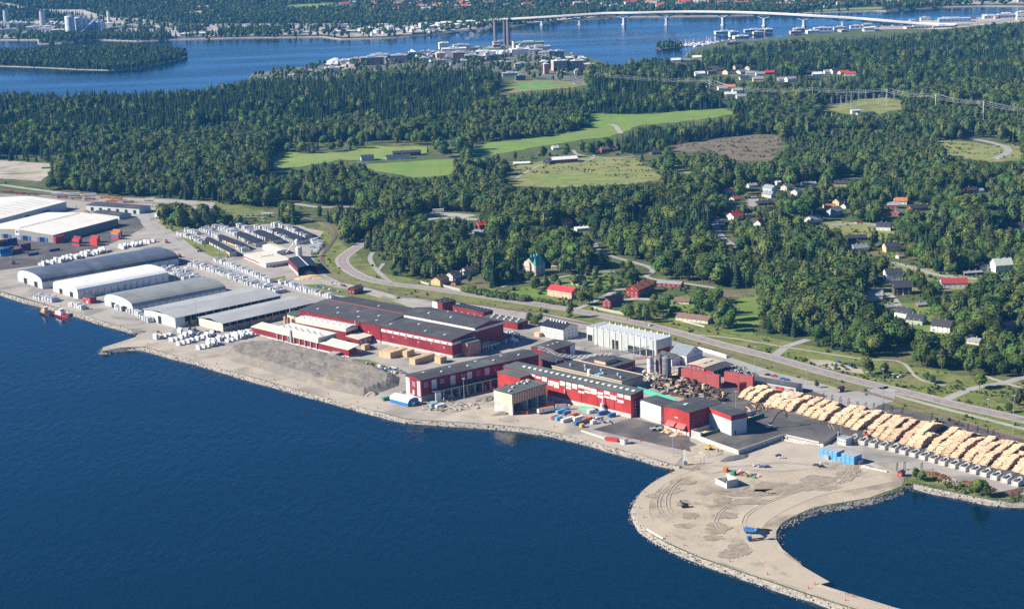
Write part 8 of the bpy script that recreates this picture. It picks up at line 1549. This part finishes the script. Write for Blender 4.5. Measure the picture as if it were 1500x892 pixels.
MILL = [(505, 93, 14, 5, 22, 'white', 'white hall at the left end of the mill'), (522, 94, 18, 8, 20, 'brick', 'brick hall left of the conveyor'), (545, 96, 34, 12, 26, 'brick', 'long dark brick mill block'), (556, 90, 26, 10, 30, 'grey', 'grey mill block with steel roof'), (585, 92, 24, 11, 28, 'brown', 'dark brown mill block behind the conveyor'), (604, 88, 26, 10, 30, 'dark', 'dark mill hall'),
 (622, 93, 14, 8, 20, 'pale', 'pale mill hall'), (645, 91, 12, 13, 18, 'salmon', 'salmon coloured mill block with tall corner'), (656, 92, 8, 9, 18, 'pale', 'pale block beside the salmon one'), (672, 90, 18, 13, 24, 'brick', 'dark brick mill tower block'), (690, 91, 18, 10, 24, 'brown', 'brown mill block'), (702, 89, 16, 7, 22, 'salmon', 'low salmon mill hall'), (724, 89, 22, 8, 24, 'dark', 'dark mill hall right of the salmon one'),
 (712, 82, 30, 7, 24, 'white', 'long white mill hall'), (665, 80, 36, 9, 26, 'white', 'big white mill building with steam'), (650, 72, 14, 9, 20, 'white', 'white boiler block behind the steam'), (676, 74, 24, 8, 24, 'pale', 'pale hall behind the steam'), (700, 76, 20, 6, 24, 'dark', 'dark roofed hall under the chimneys'), (720, 77, 26, 6, 22, 'green', 'green hall under the chimneys'), (735, 66, 26, 5, 20, 'grey', 'grey base building of the two tall chimneys'),
 (775, 68, 44, 6, 30, 'green', 'long green roofed hall right of the chimneys'), (790, 74, 32, 6, 30, 'pale', 'long pale hall at the mill shore'), (762, 80, 28, 8, 24, 'white', 'white mill hall with stepped roof'), (785, 83, 20, 10, 22, 'cream', 'cream mill block'), (797, 88, 16, 11, 20, 'cream', 'tall cream office block'), (807, 87, 12, 12, 20, 'brown', 'brown office block beside the cream one'), (818, 85, 14, 10, 20, 'blue', 'glass office block at the shore'),
 (842, 88, 26, 4, 26, 'white', 'low white building with round roof at the shore'), (850, 90, 14, 4, 20, 'pale', 'low pale building at the point'), (798, 99, 9, 9, 20, 'salmon', 'salmon apartment slab behind the trees'), (800, 109, 7, 15, 14, 'salmon', 'tall narrow salmon apartment tower'), (819, 104, 20, 15, 22, 'salmon', 'big salmon apartment slab'), (831, 103, 7, 14, 20, 'dark', 'dark side wing of the big salmon slab'), (845, 103, 18, 14, 18, 'salmon', 'second salmon apartment slab'), (862, 101, 16, 7, 16, 'salmon', 'low salmon building at the point'),
 (822, 110, 12, 4, 14, 'red', 'low red roofed shop building'), (735, 97, 24, 6, 18, 'cream', 'left curved cream terrace'), (765, 99, 24, 6, 18, 'cream', 'right curved cream terrace'), (742, 104, 14, 5, 16, 'dark', 'dark low block at the pitch'), (748, 113, 24, 6, 18, 'grey', 'grey flat roofed school at the pitch'), (762, 118, 14, 7, 16, 'dark', 'dark glass school wing'), (455, 107, 18, 3, 14, 'dark', 'low dark shed at the mill wood yard'), (487, 107, 22, 8, 16, 'white', 'white silo house at the mill wood yard'), (465, 110, 14, 5, 14, 'blue', 'blue and dark shed at the mill wood yard'),
 (430, 113, 14, 3, 12, 'white', 'low white shed at the left tip'), (400, 116, 22, 2, 12, 'white', 'white ground hall among the trees at the left tip'), (385, 118, 10, 2, 10, 'pale', 'small pale hall at the left tip')]
for (x, y, w_, h_, dm, c, lab) in MILL: fbox(x, y, w_, h_, dm, c, lab+' of the far paper mill', bands=(2 if h_ < 9 else 4) if c in ('cream', 'salmon', 'brick', 'blue', 'brown') else 0, roof={'green': 'green', 'dark': 'dark', 'white': 'white', 'salmon': 'white'}.get(c, 'grey'), name='mill_building')
def chimney(x, y, hpx, r0, r1, m, label, cap='dark'):
    p = G(x, y); s_ = scale_at(x, y); h = hpx/s_/.98; t = thing('chimney_stack', label, 'chimney', (p.x, p.y, p.z-.5)); MB().lathe([(r0, 0), (r1, h)], 12).build('shaft', FC[m], t); MB().lathe([(r1+.3, h-h*.05), (r1+.3, h), (r1*.7, h+.4)], 12).build('rim', FC[cap], t); return t
chimney(726, 66, 35, 4.2, 3.6, 'brown', 'left slim brown chimney of the paper mill'); chimney(740, 67, 37, 4.4, 3.8, 'dark', 'middle dark chimney of the paper mill'); chimney(745, 67, 37, 4.6, 4, 'brown', 'right brown chimney of the paper mill, thickest of three'); chimney(753, 76, 16, 4, 3.6, 'white', 'short white digester tower of the paper mill')
for (x, y, hp, r, lab) in [(647, 88, 12, 5, 'white cylindrical tower with domed top at the conveyor end'), (736, 84, 11, 8, 'white domed storage silo'), (742, 83, 9, 5, 'smaller white domed silo'), (756, 94, 10, 5, 'x')][:3]:
    p = G(x, y); h = hp/scale_at(x, y); t = thing('storage_silo', lab+' of the paper mill', 'silo', (p.x, p.y, p.z-.5)); MB().lathe([(r, 0), (r, h*.75), (r*.7, h*.92), (.1, h)], 14).build('tank', FC['white'], t); MB().lathe([(r+.3, h*.4), (r+.3, h*.43)], 14).build('ring', FC['grey'], t)
# chip conveyor
a, b_ = G(603, 84), G(632, 92); t = thing('chip_conveyor', 'long white inclined conveyor of the far paper mill', 'conveyor', (a.x, a.y, a.z)); d = b_-a; MB().tube((0, 0, 14), (d.x, d.y, 2), 3, 4).build('gallery', FC['white'], t); [MB().box(d.x*u-1, d.x*u+1, d.y*u-1, d.y*u+1, 0, 13-10*u).build('leg', FC['grey'], t) for u in (0, .35, .7)]
# wood and chip heaps
for i, (x, y, rx, hh) in enumerate([(492, 93, 24, 12), (512, 92, 22, 9), (534, 91, 22, 9), (548, 92, 16, 7), (510, 100, 34, 9), (530, 101, 30, 7), (440, 103, 34, 5), (413, 109, 18, 5)]): heap('wood_heap', x, y, rx, 26, hh, FC['pale'] if i < 4 else M_QUARRY if i == 4 else mat('brown wood heap', (.22, .15, .11), 1), ['white domed chip heap', 'pale log heap'][i > 3]+', %s from the left in the far paper mill yard' % ords[i], seed=i)
# steam
def steam(pts, label):
    p0 = G(*pts[0][:2]); B = MB(); q = random.Random(3)
    m = bpy.data.materials.get('steam')
    if not m:
        m = bpy.data.materials.new('steam'); m.use_nodes = True; n = m.node_tree; n.nodes.remove(n.nodes['Principled BSDF']); v = n.nodes.new('ShaderNodeVolumePrincipled'); v.inputs['Color'].default_value = (.97, .97, .97, 1); v.inputs['Density'].default_value = .03; v.inputs['Anisotropy'].default_value = 0; n.links.new(v.outputs[0], n.nodes['Material Output'].inputs['Volume'])
        tc = n.nodes.new('ShaderNodeTexCoord'); ns = n.nodes.new('ShaderNodeTexNoise'); ns.inputs['Scale'].default_value = .06; ns.inputs['Detail'].default_value = 3; mr = n.nodes.new('ShaderNodeMapRange'); mr.inputs['From Min'].default_value = .3; mr.inputs['From Max'].default_value = .7; mr.inputs['To Max'].default_value = .08
        n.links.new(tc.outputs['Object'], ns.inputs['Vector']); n.links.new(ns.outputs['Fac'], mr.inputs[0]); n.links.new(mr.outputs[0], v.inputs['Density'])
    s0 = scale_at(*pts[0][:2])
    pts = [(x+q.uniform(-.7, .7)*r, y+q.uniform(-.5, .5)*r, r*q.uniform(.3, .62)) for (x, y, r) in pts for _ in range(8)]
    for (x, y, r) in pts:
        c = Vector(((x-pts[0][0])/s0, q.uniform(-6, 6), (pts[0][1]-y)/s0+10)); i = len(B.v); K, n_ = 5, 8; rr = r/s0
        B.lathe([(rr*sin(pi*k/K)+.01, rr*-cos(pi*k/K)) for k in range(K+1)], n_); B.v[i:] = [(vx+c.x, vy+c.y, vz+c.z) for vx, vy, vz in B.v[i:]]
    o = B.build('steam', m, None, p0); recalc(o.data); o['kind'] = 'stuff'; o['label'] = label
steam([(684, 62, 4), (690, 58, 5), (698, 55, 6), (706, 52, 6), (714, 48, 5), (700, 60, 5), (712, 57, 5), (719, 46, 3.5)], 'white steam plume beside the mill chimneys'); steam([(664, 62, 2), (669, 58, 2.2), (675, 55, 2.4), (681, 52, 2)], 'small steam plume left of the big one')
steam([(515, 471, 4), (519, 470, 5), (523, 470, 4.5), (511, 473, 3)], 'small steam cloud over the drying kilns')
# small sheds, tanks and trees filling the mill site
mq = random.Random(9)
for i in range(70):
    x = mq.uniform(560, 860); yc = np.interp(x, [560, 640, 700, 760, 800, 860], [86, 77, 72, 67, 76, 88]); y = yc+mq.uniform(2, 24 if x > 640 else 10); c = mq.choice(['white', 'pale', 'grey', 'cream', 'dark', 'brick', 'white', 'brown']); p = G(x, y); s_ = scale_at(x, y); W = mq.uniform(5, 15)/s_; D = mq.uniform(10, 22); h = mq.uniform(2, 7)/s_
    B = MB().box(-W/2, W/2, -D/2, D/2, 0, h, 0).box(-W/2-.4, W/2+.4, -D/2-.4, D/2+.4, h+.01, h+.6, 1); B.box(-W*.3, 0, -D*.2, D*.2, h+.6, h+3.5, 2)
    tag(B.build('mill_shed', [FC[c], FC[mq.choice(['grey', 'white', 'pale', 'dark'])], FC['pale']], None, p, R_(mq.uniform(-5, 15))), '%s side building packed among the halls of the far paper mill' % c, 'building', 'side buildings of the far paper mill')
tx, ty2 = verge_pts([(372, 122), (372, 108), (480, 97), (560, 92), (640, 88), (760, 84), (800, 84), (862, 92), (858, 112), (840, 124), (700, 106), (560, 110), (470, 118)], 420)
scatter('mill_trees', np.stack([tx, ty2, H(tx, ty2)], 1), rng.uniform(0, 6.28, len(tx)), rng.uniform(.7, 1.1, len(tx)), rng.integers(0, 6, len(tx)).astype(np.int32), [KM[5+j][3] for j in range(6)], label='trees standing between the halls of the paper mill')
for (xa, xb, ya, yb, n) in ((0, 235, 36, 53, 60), (470, 700, 36, 50, 40), (1090, 1340, 38, 54, 34), (1350, 1500, 24, 36, 16)):
    for i in range(n):
        x = mq.uniform(xa, xb); y = mq.uniform(ya, yb)-((x-xa)/(xb-xa)*9 if xa > 1000 else 0); p = G(x, y)
        if not (inpoly(p.x, p.y, FAR_W) or inpoly(p.x, p.y, MAIN_W)): continue
        s_ = scale_at(x, y); W = mq.uniform(5, 16)/s_; D = mq.uniform(10, 24); h = mq.uniform(1.8, 4)/s_; c = mq.choice(['white', 'pale', 'grey', 'cream', 'dark', 'salmon', 'white'])
        tag(MB().box(-W/2, W/2, -D/2, D/2, 0, h, 0).box(-W/2-.4, W/2+.4, -D/2-.4, D/2+.4, h+.01, h+.6, 1).build('shore_shed', [FC[c], FC[mq.choice(['grey', 'white', 'pale', 'dark'])]], None, p, R_(mq.uniform(-8, 15))), '%s shed on the %s far shore' % (c, 'left' if xa == 0 else 'middle' if xa < 1000 else 'right'), 'shed', 'sheds scattered on the far shore')
# ---- the bridge
bx = [(640, 33.5), (700, 30.5), (760, 27.5), (812, 24.5), (884, 20), (930, 19.2), (1000, 17.6), (1070, 18.2), (1130, 20.2), (1200, 24), (1250, 27), (1300, 31), (1345, 34.5), (1400, 37)]
zb = [6, 12, 18, 23, 29, 31, 33, 33, 31, 26, 21, 15, 9, 6]
DK = [GZ(x, y, z) for (x, y), z in zip(bx, zb)]; DP = smooth(DK, 6)
o0 = Vector((DK[6].x, DK[6].y, 0)); t = thing('road_bridge', 'long white road bridge with branching piers across the bay', 'bridge', o0)
def deckpart(name, hw, z0, z1, m, off=0.0):
    B = MB(); R3 = []
    for i, p in enumerate(DP):
        d = (DP[min(i+1, len(DP)-1)]-DP[max(0, i-1)]); nn = Vector((-d.y, d.x, 0)).normalized(); R3.append([tuple(p+nn*(s_*hw+off)+Vector((0, 0, z))-o0) for s_, z in ((-1, z0), (-1, z1), (1, z1), (1, z0))])
    for i in range(len(R3)-1):
        for k in range(4): B.quad(R3[i][k], R3[i+1][k], R3[i+1][(k+1) % 4], R3[i][(k+1) % 4])
    o = B.build(name, m, t); recalc(o.data); return o
deckpart('deck', 11, -1.6, 0, mat('bridge concrete', (.66, .62, .56), .8)); deckpart('girder', 6, -4.6, -1.65, FC['blue']); deckpart('carriageway', 9.6, .05, .3, FC['pale']); deckpart('railing', .4, 0, 1.8, FC['white'], 10.4); deckpart('railing', .4, 0, 1.8, FC['cream'], -10.4)
for i, x in enumerate([795, 850, 912.5, 980, 1054, 1121, 1180, 1233, 1279, 1310]):
    # deck point over this pixel column
    j = min(range(len(DP)), key=lambda k: abs(PX(DP[k].x, DP[k].y, DP[k].z)[0]-x)); p = DP[j]; d = (DP[min(j+1, len(DP)-1)]-DP[max(0, j-1)]).normalized(); pr = thing_p = MB()
    h = p.z-4.6; q = p-o0; q.z = 0; nn = Vector((-d.y, d.x, 0))
    pier = MB(); a_ = atan2(d.y, d.x); pier.box(q.x-4, q.x+4, q.y-7, q.y+7, -3, 2.5, 0, a_, (q.x, q.y)); pier.box(q.x-2.6, q.x+2.6, q.y-5, q.y+5, 2.5, h*.72, 0, a_, (q.x, q.y)); po = pier.build('pier', FC['pale'], t)
    br = MB()
    for s_ in (-1, 1):
        for w_ in (-4, 4): br.tube(q+nn*w_+Vector((0, 0, h*.66)), q+nn*w_*.8+d*s_*30+Vector((0, 0, h+1)), 1.3, 5)
    br.build('branching_strut', FC['blue'], po)
# oil tanks
for i, (x, y, r, h_) in enumerate([(505, 49, 3, 4), (516, 47, 7, 4), (530, 45, 6, 5), (536, 49, 6, 6), (545, 52, 3, 5), (553, 48, 6, 6), (562, 49, 3, 4), (570, 43, 6, 6), (580, 46, 6, 4), (588, 44, 5, 4), (598, 44, 4, 5), (604, 46, 4, 5), (607, 41, 5, 4), (620, 40, 7, 8), (634, 41, 5, 5), (644, 40, 6, 8), (652, 43, 9, 4), (670, 41, 7, 8), (681, 40, 4, 6), (692, 39, 6, 5), (703, 38, 6, 7), (566, 38, 6, 4), (545, 41, 6, 4), (940, 15, 3.5, 7), (951, 15, 3.5, 7)]):
    p = G(x, y+1); s_ = scale_at(x, y); t = thing('storage_tank', 'white cylindrical oil tank, %s tank of the far harbour' % ('silo like twin' if i > 22 else ['small', 'wide', 'low', 'tall'][(int(r > 5)+2*int(h_ > 5))]), 'tank', (p.x, p.y, p.z-.5), 0, 'oil tanks on the far shore'); h = h_/s_; R2 = r/s_; MB().lathe([(R2, 0), (R2, h*.85), (R2*.98, h*.86), (.1, h)], 20).build('tank', FC['white'], t); MB().lathe([(R2+.4, h*.82), (R2+.4, h*.86)], 20).build('rim', FC['pale'], t)
# factory on the left of the far shore
LF = [(0, 42, 40, 8, 30, 'white'), (30, 41, 40, 7, 26, 'pale'), (12, 50, 24, 7, 20, 'cream'), (57, 48, 34, 9, 26, 'white'), (66, 52, 18, 10, 18, 'white'), (86, 52, 22, 8, 22, 'dark'), (88, 40, 20, 5, 20, 'white'), (70, 38, 16, 5, 18, 'pale'), (165, 40, 24, 6, 20, 'pale'), (176, 45, 14, 5, 18, 'white'), (194, 41, 20, 4, 20, 'grey'), (205, 39, 16, 3, 18, 'brick'), (40, 52, 16, 4, 18, 'grey'), (-10, 52, 20, 6, 20, 'grey'), (22, 36, 22, 4, 18, 'brown'), (284, 53, 38, 4, 24, 'white'), (440, 50, 28, 3, 22, 'white'), (420, 47, 20, 3, 18, 'pale'), (455, 47, 12, 3, 14, 'cream'), (388, 39, 18, 2.5, 14, 'pale'), (478, 33, 20, 3, 14, 'cream'), (340, 52, 8, 2, 10, 'white')]
for i, (x, y, w_, h_, dm, c) in enumerate(LF): fbox(x, y, w_, h_, dm, c, '%s %s hall of the far shore factory, %s' % ('long' if w_ > 22 else 'short', {'dark': 'dark roofed'}.get(c, c), 'beside the great silos' if 50 < x < 200 else 'left of the first chimney' if x < 50 else 'east of the factory among trees'), name='factory_building', roof=rnd.choice(['white', 'pale', 'grey']), bands=2 if c in ('cream', 'white') else 0, group='halls of the far shore factory')
chimney(10, 39, 24, 9, 7.5, 'grey', 'leftmost concrete tower of the far factory'); chimney(63, 40, 24, 9, 7.5, 'grey', 'second concrete tower of the far factory, left of the great silos'); chimney(160, 40, 24, 5.5, 4, 'cream', 'slim pale chimney right of the great silos')
for i, (x, y, r, h_) in enumerate([(104, 52.5, 7.2, 28), (117, 51, 6.5, 25), (125, 50, 5, 24), (132, 49, 5, 20), (138, 49, 4, 18), (145, 49, 4, 17), (150, 47, 4, 15)]):
    p = G(x, y); s_ = scale_at(x, y); h = h_/s_; R2 = r/s_; t = thing('cement_silo', 'great concrete silo of the far factory, %s from the left' % ords[i], 'silo', (p.x, p.y, p.z-1), 0, 'great silos of the far factory'); MB().lathe([(R2, 0), (R2, h), (R2*.9, h+1.5)], 20).build('tank', FC['pale'], t)
    MB().box(-R2*.5, R2*.5, -R2*.5, R2*.5, h+1.5, h+5).build('head_house', FC['grey'], t)
a, b_ = G(115, 53), G(144, 50); d = b_-a; t = thing('belt_conveyor', 'white inclined conveyor climbing to the great silos', 'conveyor', a); MB().tube((0, 0, 2), (d.x, d.y, 45), 2.6, 4).build('gallery', FC['white'], t); MB().box(d.x*.6-1.5, d.x*.6+1.5, d.y*.6-1, d.y*.6+1, 0, 27).build('leg', FC['grey'], t)
# town houses behind the far shore
tc_ = random.Random(5); NT = 0
zones = [((500, 640), (2, 20), 44), ((640, 1010), (1, 18), 90), ((1000, 1180), (0, 12), 50), ((1180, 1400), (-1, 8), 45), ((1400, 1510), (-3, 5), 24), ((240, 300), (14, 30), 6)]
for (xa, xb), (ya, yb), n in zones:
    for _ in range(n):
        x = tc_.uniform(xa, xb); y = tc_.uniform(ya, yb); y = max(y, .5) if x < 1180 else y; c = tc_.choice(['white', 'cream', 'salmon', 'brick', 'white', 'pale', 'red']); big = tc_.random() < .3
        w_ = tc_.uniform(9, 18) if big else tc_.uniform(4, 8); h_ = tc_.uniform(4.5, 8) if big else tc_.uniform(3.5, 6); p = G(x, y); s_ = scale_at(x, y); W = w_/s_; h = h_/s_; dm = tc_.uniform(12, 18); rf = tc_.choice(['brown', 'grey', 'red', 'dark', 'salmon'])
        B = MB().box(-W/2, W/2, -dm/2, dm/2, 0, h, 0); B.extr([(-dm/2-.5, h), (0, h+3.5), (dm/2+.5, h)], -W/2-.5, W/2+.5, 'x', 1); n_ = max(2, int(W/7))
        for k in range(n_): B.box(-W/2+W*(k+.3)/n_, -W/2+W*(k+.7)/n_, -dm/2-.2, -dm/2, h*.35, h*.7, 2)
        o = B.build('town_house', [FC[c], FC[rf], M_FWIN], None, (p.x, p.y, p.z-.3), R_(tc_.uniform(-25, 25))); tag(o, '%s %s house with %s roof among the trees of the town across the bay' % ('long' if big else 'small', c, rf), 'house', 'houses of the town across the bay'); NT += 1
# port sheds on the right
for i, (x, y, w_, h_, c) in enumerate([(1105, 47.5, 30, 4, 'grey'), (1062, 50, 30, 4, 'white'), (1075, 54, 14, 7, 'white'), (1085, 57, 22, 4, 'cream'), (1110, 50, 14, 3, 'cream'), (1125, 47, 12, 4, 'salmon'), (1170, 48, 16, 6, 'brick'), (1165, 50, 16, 4, 'salmon'), (1190, 49, 18, 4, 'white'), (1205, 46, 26, 5, 'white'), (1230, 44, 18, 4, 'pale'), (1255, 42, 20, 4, 'white'), (1270, 40, 14, 4, 'pale'), (1300, 38, 20, 4, 'pale'), (1330, 37, 16, 4, 'dark'), (1355, 31, 14, 5, 'pale'), (1398, 33, 46, 6, 'blue'), (1385, 30, 20, 3, 'white'), (1448, 28, 16, 5, 'cream'), (1470, 27, 44, 5, 'pale'), (1498, 30, 18, 12, 'cream'), (1380, 41, 30, 3, 'grey'), (1345, 42, 40, 3, 'white'), (1075, 66, 22, 4, 'dark'), (1325, 5, 22, 5, 'red'), (1200, 9, 26, 3, 'pale'), (1180, 12, 22, 4, 'grey'), (1215, 12, 16, 3, 'cream')]):
    fbox(x, y, w_, h_, 20, c, '%s %s shed, number %d along the right far shore' % ('long' if w_ > 22 else 'small', c, i+1), name='harbour_shed', roof={'red': 'red', 'dark': 'dark'}.get(c, rnd.choice(['grey', 'white', 'pale'])), bands=1, group='harbour sheds on the right far shore')
ribbon('road', [(1290, 40), (1340, 40), (1390, 37), (1430, 35), (1470, 31), (1478, 28)], 26, M_ROAD, 1.2); ribbon('road', [(200, 36), (300, 37), (420, 36), (520, 36.5), (600, 34.5), (640, 33)], 24, M_SHLD, 1.6)
# marina boats
def mboat(seed):
    q = random.Random(seed); L = q.uniform(8, 12); B = MB(); B.extr([(-L/2, 0), (L/2*.7, 0), (L/2, 1.3), (-L/2, 1.3)], -1.5, 1.5, 'y', 0); B.box(-L*.2, L*.2, -1, 1, 1.3, 2.3, 0); 
    if seed % 2: B.tube((0, 0, 1.3), (0, 0, 13), .22, 4, 0)
    return B.mesh('moored_boat', [FC['white']])
MBM = [mboat(s_) for s_ in range(4)]
for i in range(110):
    u = rnd.random(); x = 984+u*88; y = 69.5-u*9+rnd.uniform(-3, 3)*(1-abs(u-.45)); p = GZ(x, y, 0)
    if inpoly(p.x, p.y, MAIN_W): continue
    tag(link('moored_boat', MBM[rnd.randrange(4)], None, (p.x, p.y, -.1), rnd.uniform(0, 6.28)), 'white boat moored among many in the far marina', 'boat', 'boats in the far marina')
# substation pylons and power lines
PYL = []
for i, (x, y, hp) in enumerate([(1218, 158, 16), (1232, 158, 18), (1247, 161, 26), (1258, 156, 22), (1268, 154, 22), (1240, 153, 16), (1288, 152, 14), (1298, 150, 12), (1310, 147, 14), (1280, 147, 10), (1226, 152, 16)]):
    p = G(x, y); h = hp/scale_at(x, y); fr = MB()
    for sx in (-1, 1): fr.tube((sx*1.4, 0, 0), (sx*.3, 0, h), .3, 4)
    fr.tube((-4, 0, h*.8), (4, 0, h*.8), .25, 4); [fr.tube((-1.4+.2*k, 0, h*k/6), (1.4-.2*k, 0, h*(k+1)/6), .15, 4) for k in range(5)]
    tag(fr.build('pylon', M_STEEL, None, p), 'grey lattice pylon in the forest substation, %s of them' % ('tallest' if hp > 24 else 'tall one' if hp > 17 else 'low one'), 'pylon', 'pylons of the forest substation')
pw = MB()
PL = [G(872, 132), G(1040, 143), G(1092, 155), G(1190, 156), G(1299, 157), G(1370, 166), G(1440, 177), G(1540, 191)]
for i in range(len(PL)-1):
    a, b_ = PL[i], PL[i+1]; d = (b_-a).to_2d().normalized(); nn = Vector((-d.y, d.x, 0))
    for k in (-4, -1.5, 1.5, 4):
        prev = None
        for s_ in range(9):
            t_ = s_/8; z = 27-4*4*t_*(1-t_)*.9; q = a.lerp(b_, t_)+nn*k*2.6+Vector((0, 0, z+(k % 2)*2))
            if prev is not None: pw.tube(prev, q, .13, 3, cap=False)
            prev = q
M_WIRE = mat('bright aluminium cable', (.7, .7, .7), .35, metal=.2)
tag(pw.build('power_line', M_WIRE), 'bundle of sagging bright power cables crossing the forest', 'power line')
for i, q in enumerate(PL[1:-1]):
    fr = MB(); h = 30
    for sx in (-5, 5): fr.tube((sx, 0, 0), (sx, 0, h), .35, 4)
    fr.tube((-12, 0, h-1), (12, 0, h-1), .3, 4); fr.tube((-5, 0, 8), (5, 0, h-2), .15, 4); fr.tube((5, 0, 8), (-5, 0, h-2), .15, 4)
    tag(fr.build('pylon', M_STEEL, None, q, R_(80)), 'two legged power pylon carrying the cables over the forest, %s from the left' % ords[i], 'pylon', 'pylons of the power line')
# armour stones along the shore: stuff
def rock(seed):
    q = random.Random(seed); B = MB(); B.lathe([(.75, -.2), (.95, .25), (.6, .7), (.05, .85)], 6); B.v = [(x*q.uniform(.7, 1.3), y*q.uniform(.7, 1.3), z*q.uniform(.8, 1.2)) for x, y, z in B.v]; return B.mesh('rock', M_ROCK)
RKM = [rock(s_) for s_ in range(4)]; pts = []
SW = resamp([Vector((x, y, 0)) for x, y in MAIN_W[2:len(SHORE_MAIN)-3]], 1.5)
for i, p in enumerate(SW[:-1]):
    if p.y > 1900: continue
    d = (SW[i+1]-p).normalized(); nn = Vector((d.y, -d.x, 0))
    for _ in range(3): u = rnd.uniform(-.8, 5); pts.append((p.x+nn.x*u+rnd.uniform(-1, 1), p.y+nn.y*u+rnd.uniform(-1, 1), 2.5-max(0, u)*.62+rnd.uniform(-.3, .1)))
scatter('shore_rocks', pts, [rnd.uniform(0, 6.28) for _ in pts], [(rnd.uniform(.3, 1.0)**1.5+.15)*.6 for _ in pts], [rnd.randrange(4) for _ in pts], RKM, label='grey armour stones along the shoreline')
# ---- haze over the whole place
hz = MB().box(-13500, 13500, -1400, 15000, -2.5, 470).build('haze', None); hz.data.materials.clear()
m = bpy.data.materials.new('haze'); m.use_nodes = True; n = m.node_tree; n.nodes.remove(n.nodes['Principled BSDF']); v = n.nodes.new('ShaderNodeVolumePrincipled'); v.inputs['Color'].default_value = (.1, .45, 1, 1); v.inputs['Density'].default_value = HAZE_D; v.inputs['Anisotropy'].default_value = .0
n.links.new(v.outputs[0], n.nodes['Material Output'].inputs['Volume']); hz.data.materials.append(m); hz['kind'] = 'stuff'; hz['label'] = 'thin blue summer haze over the bay'
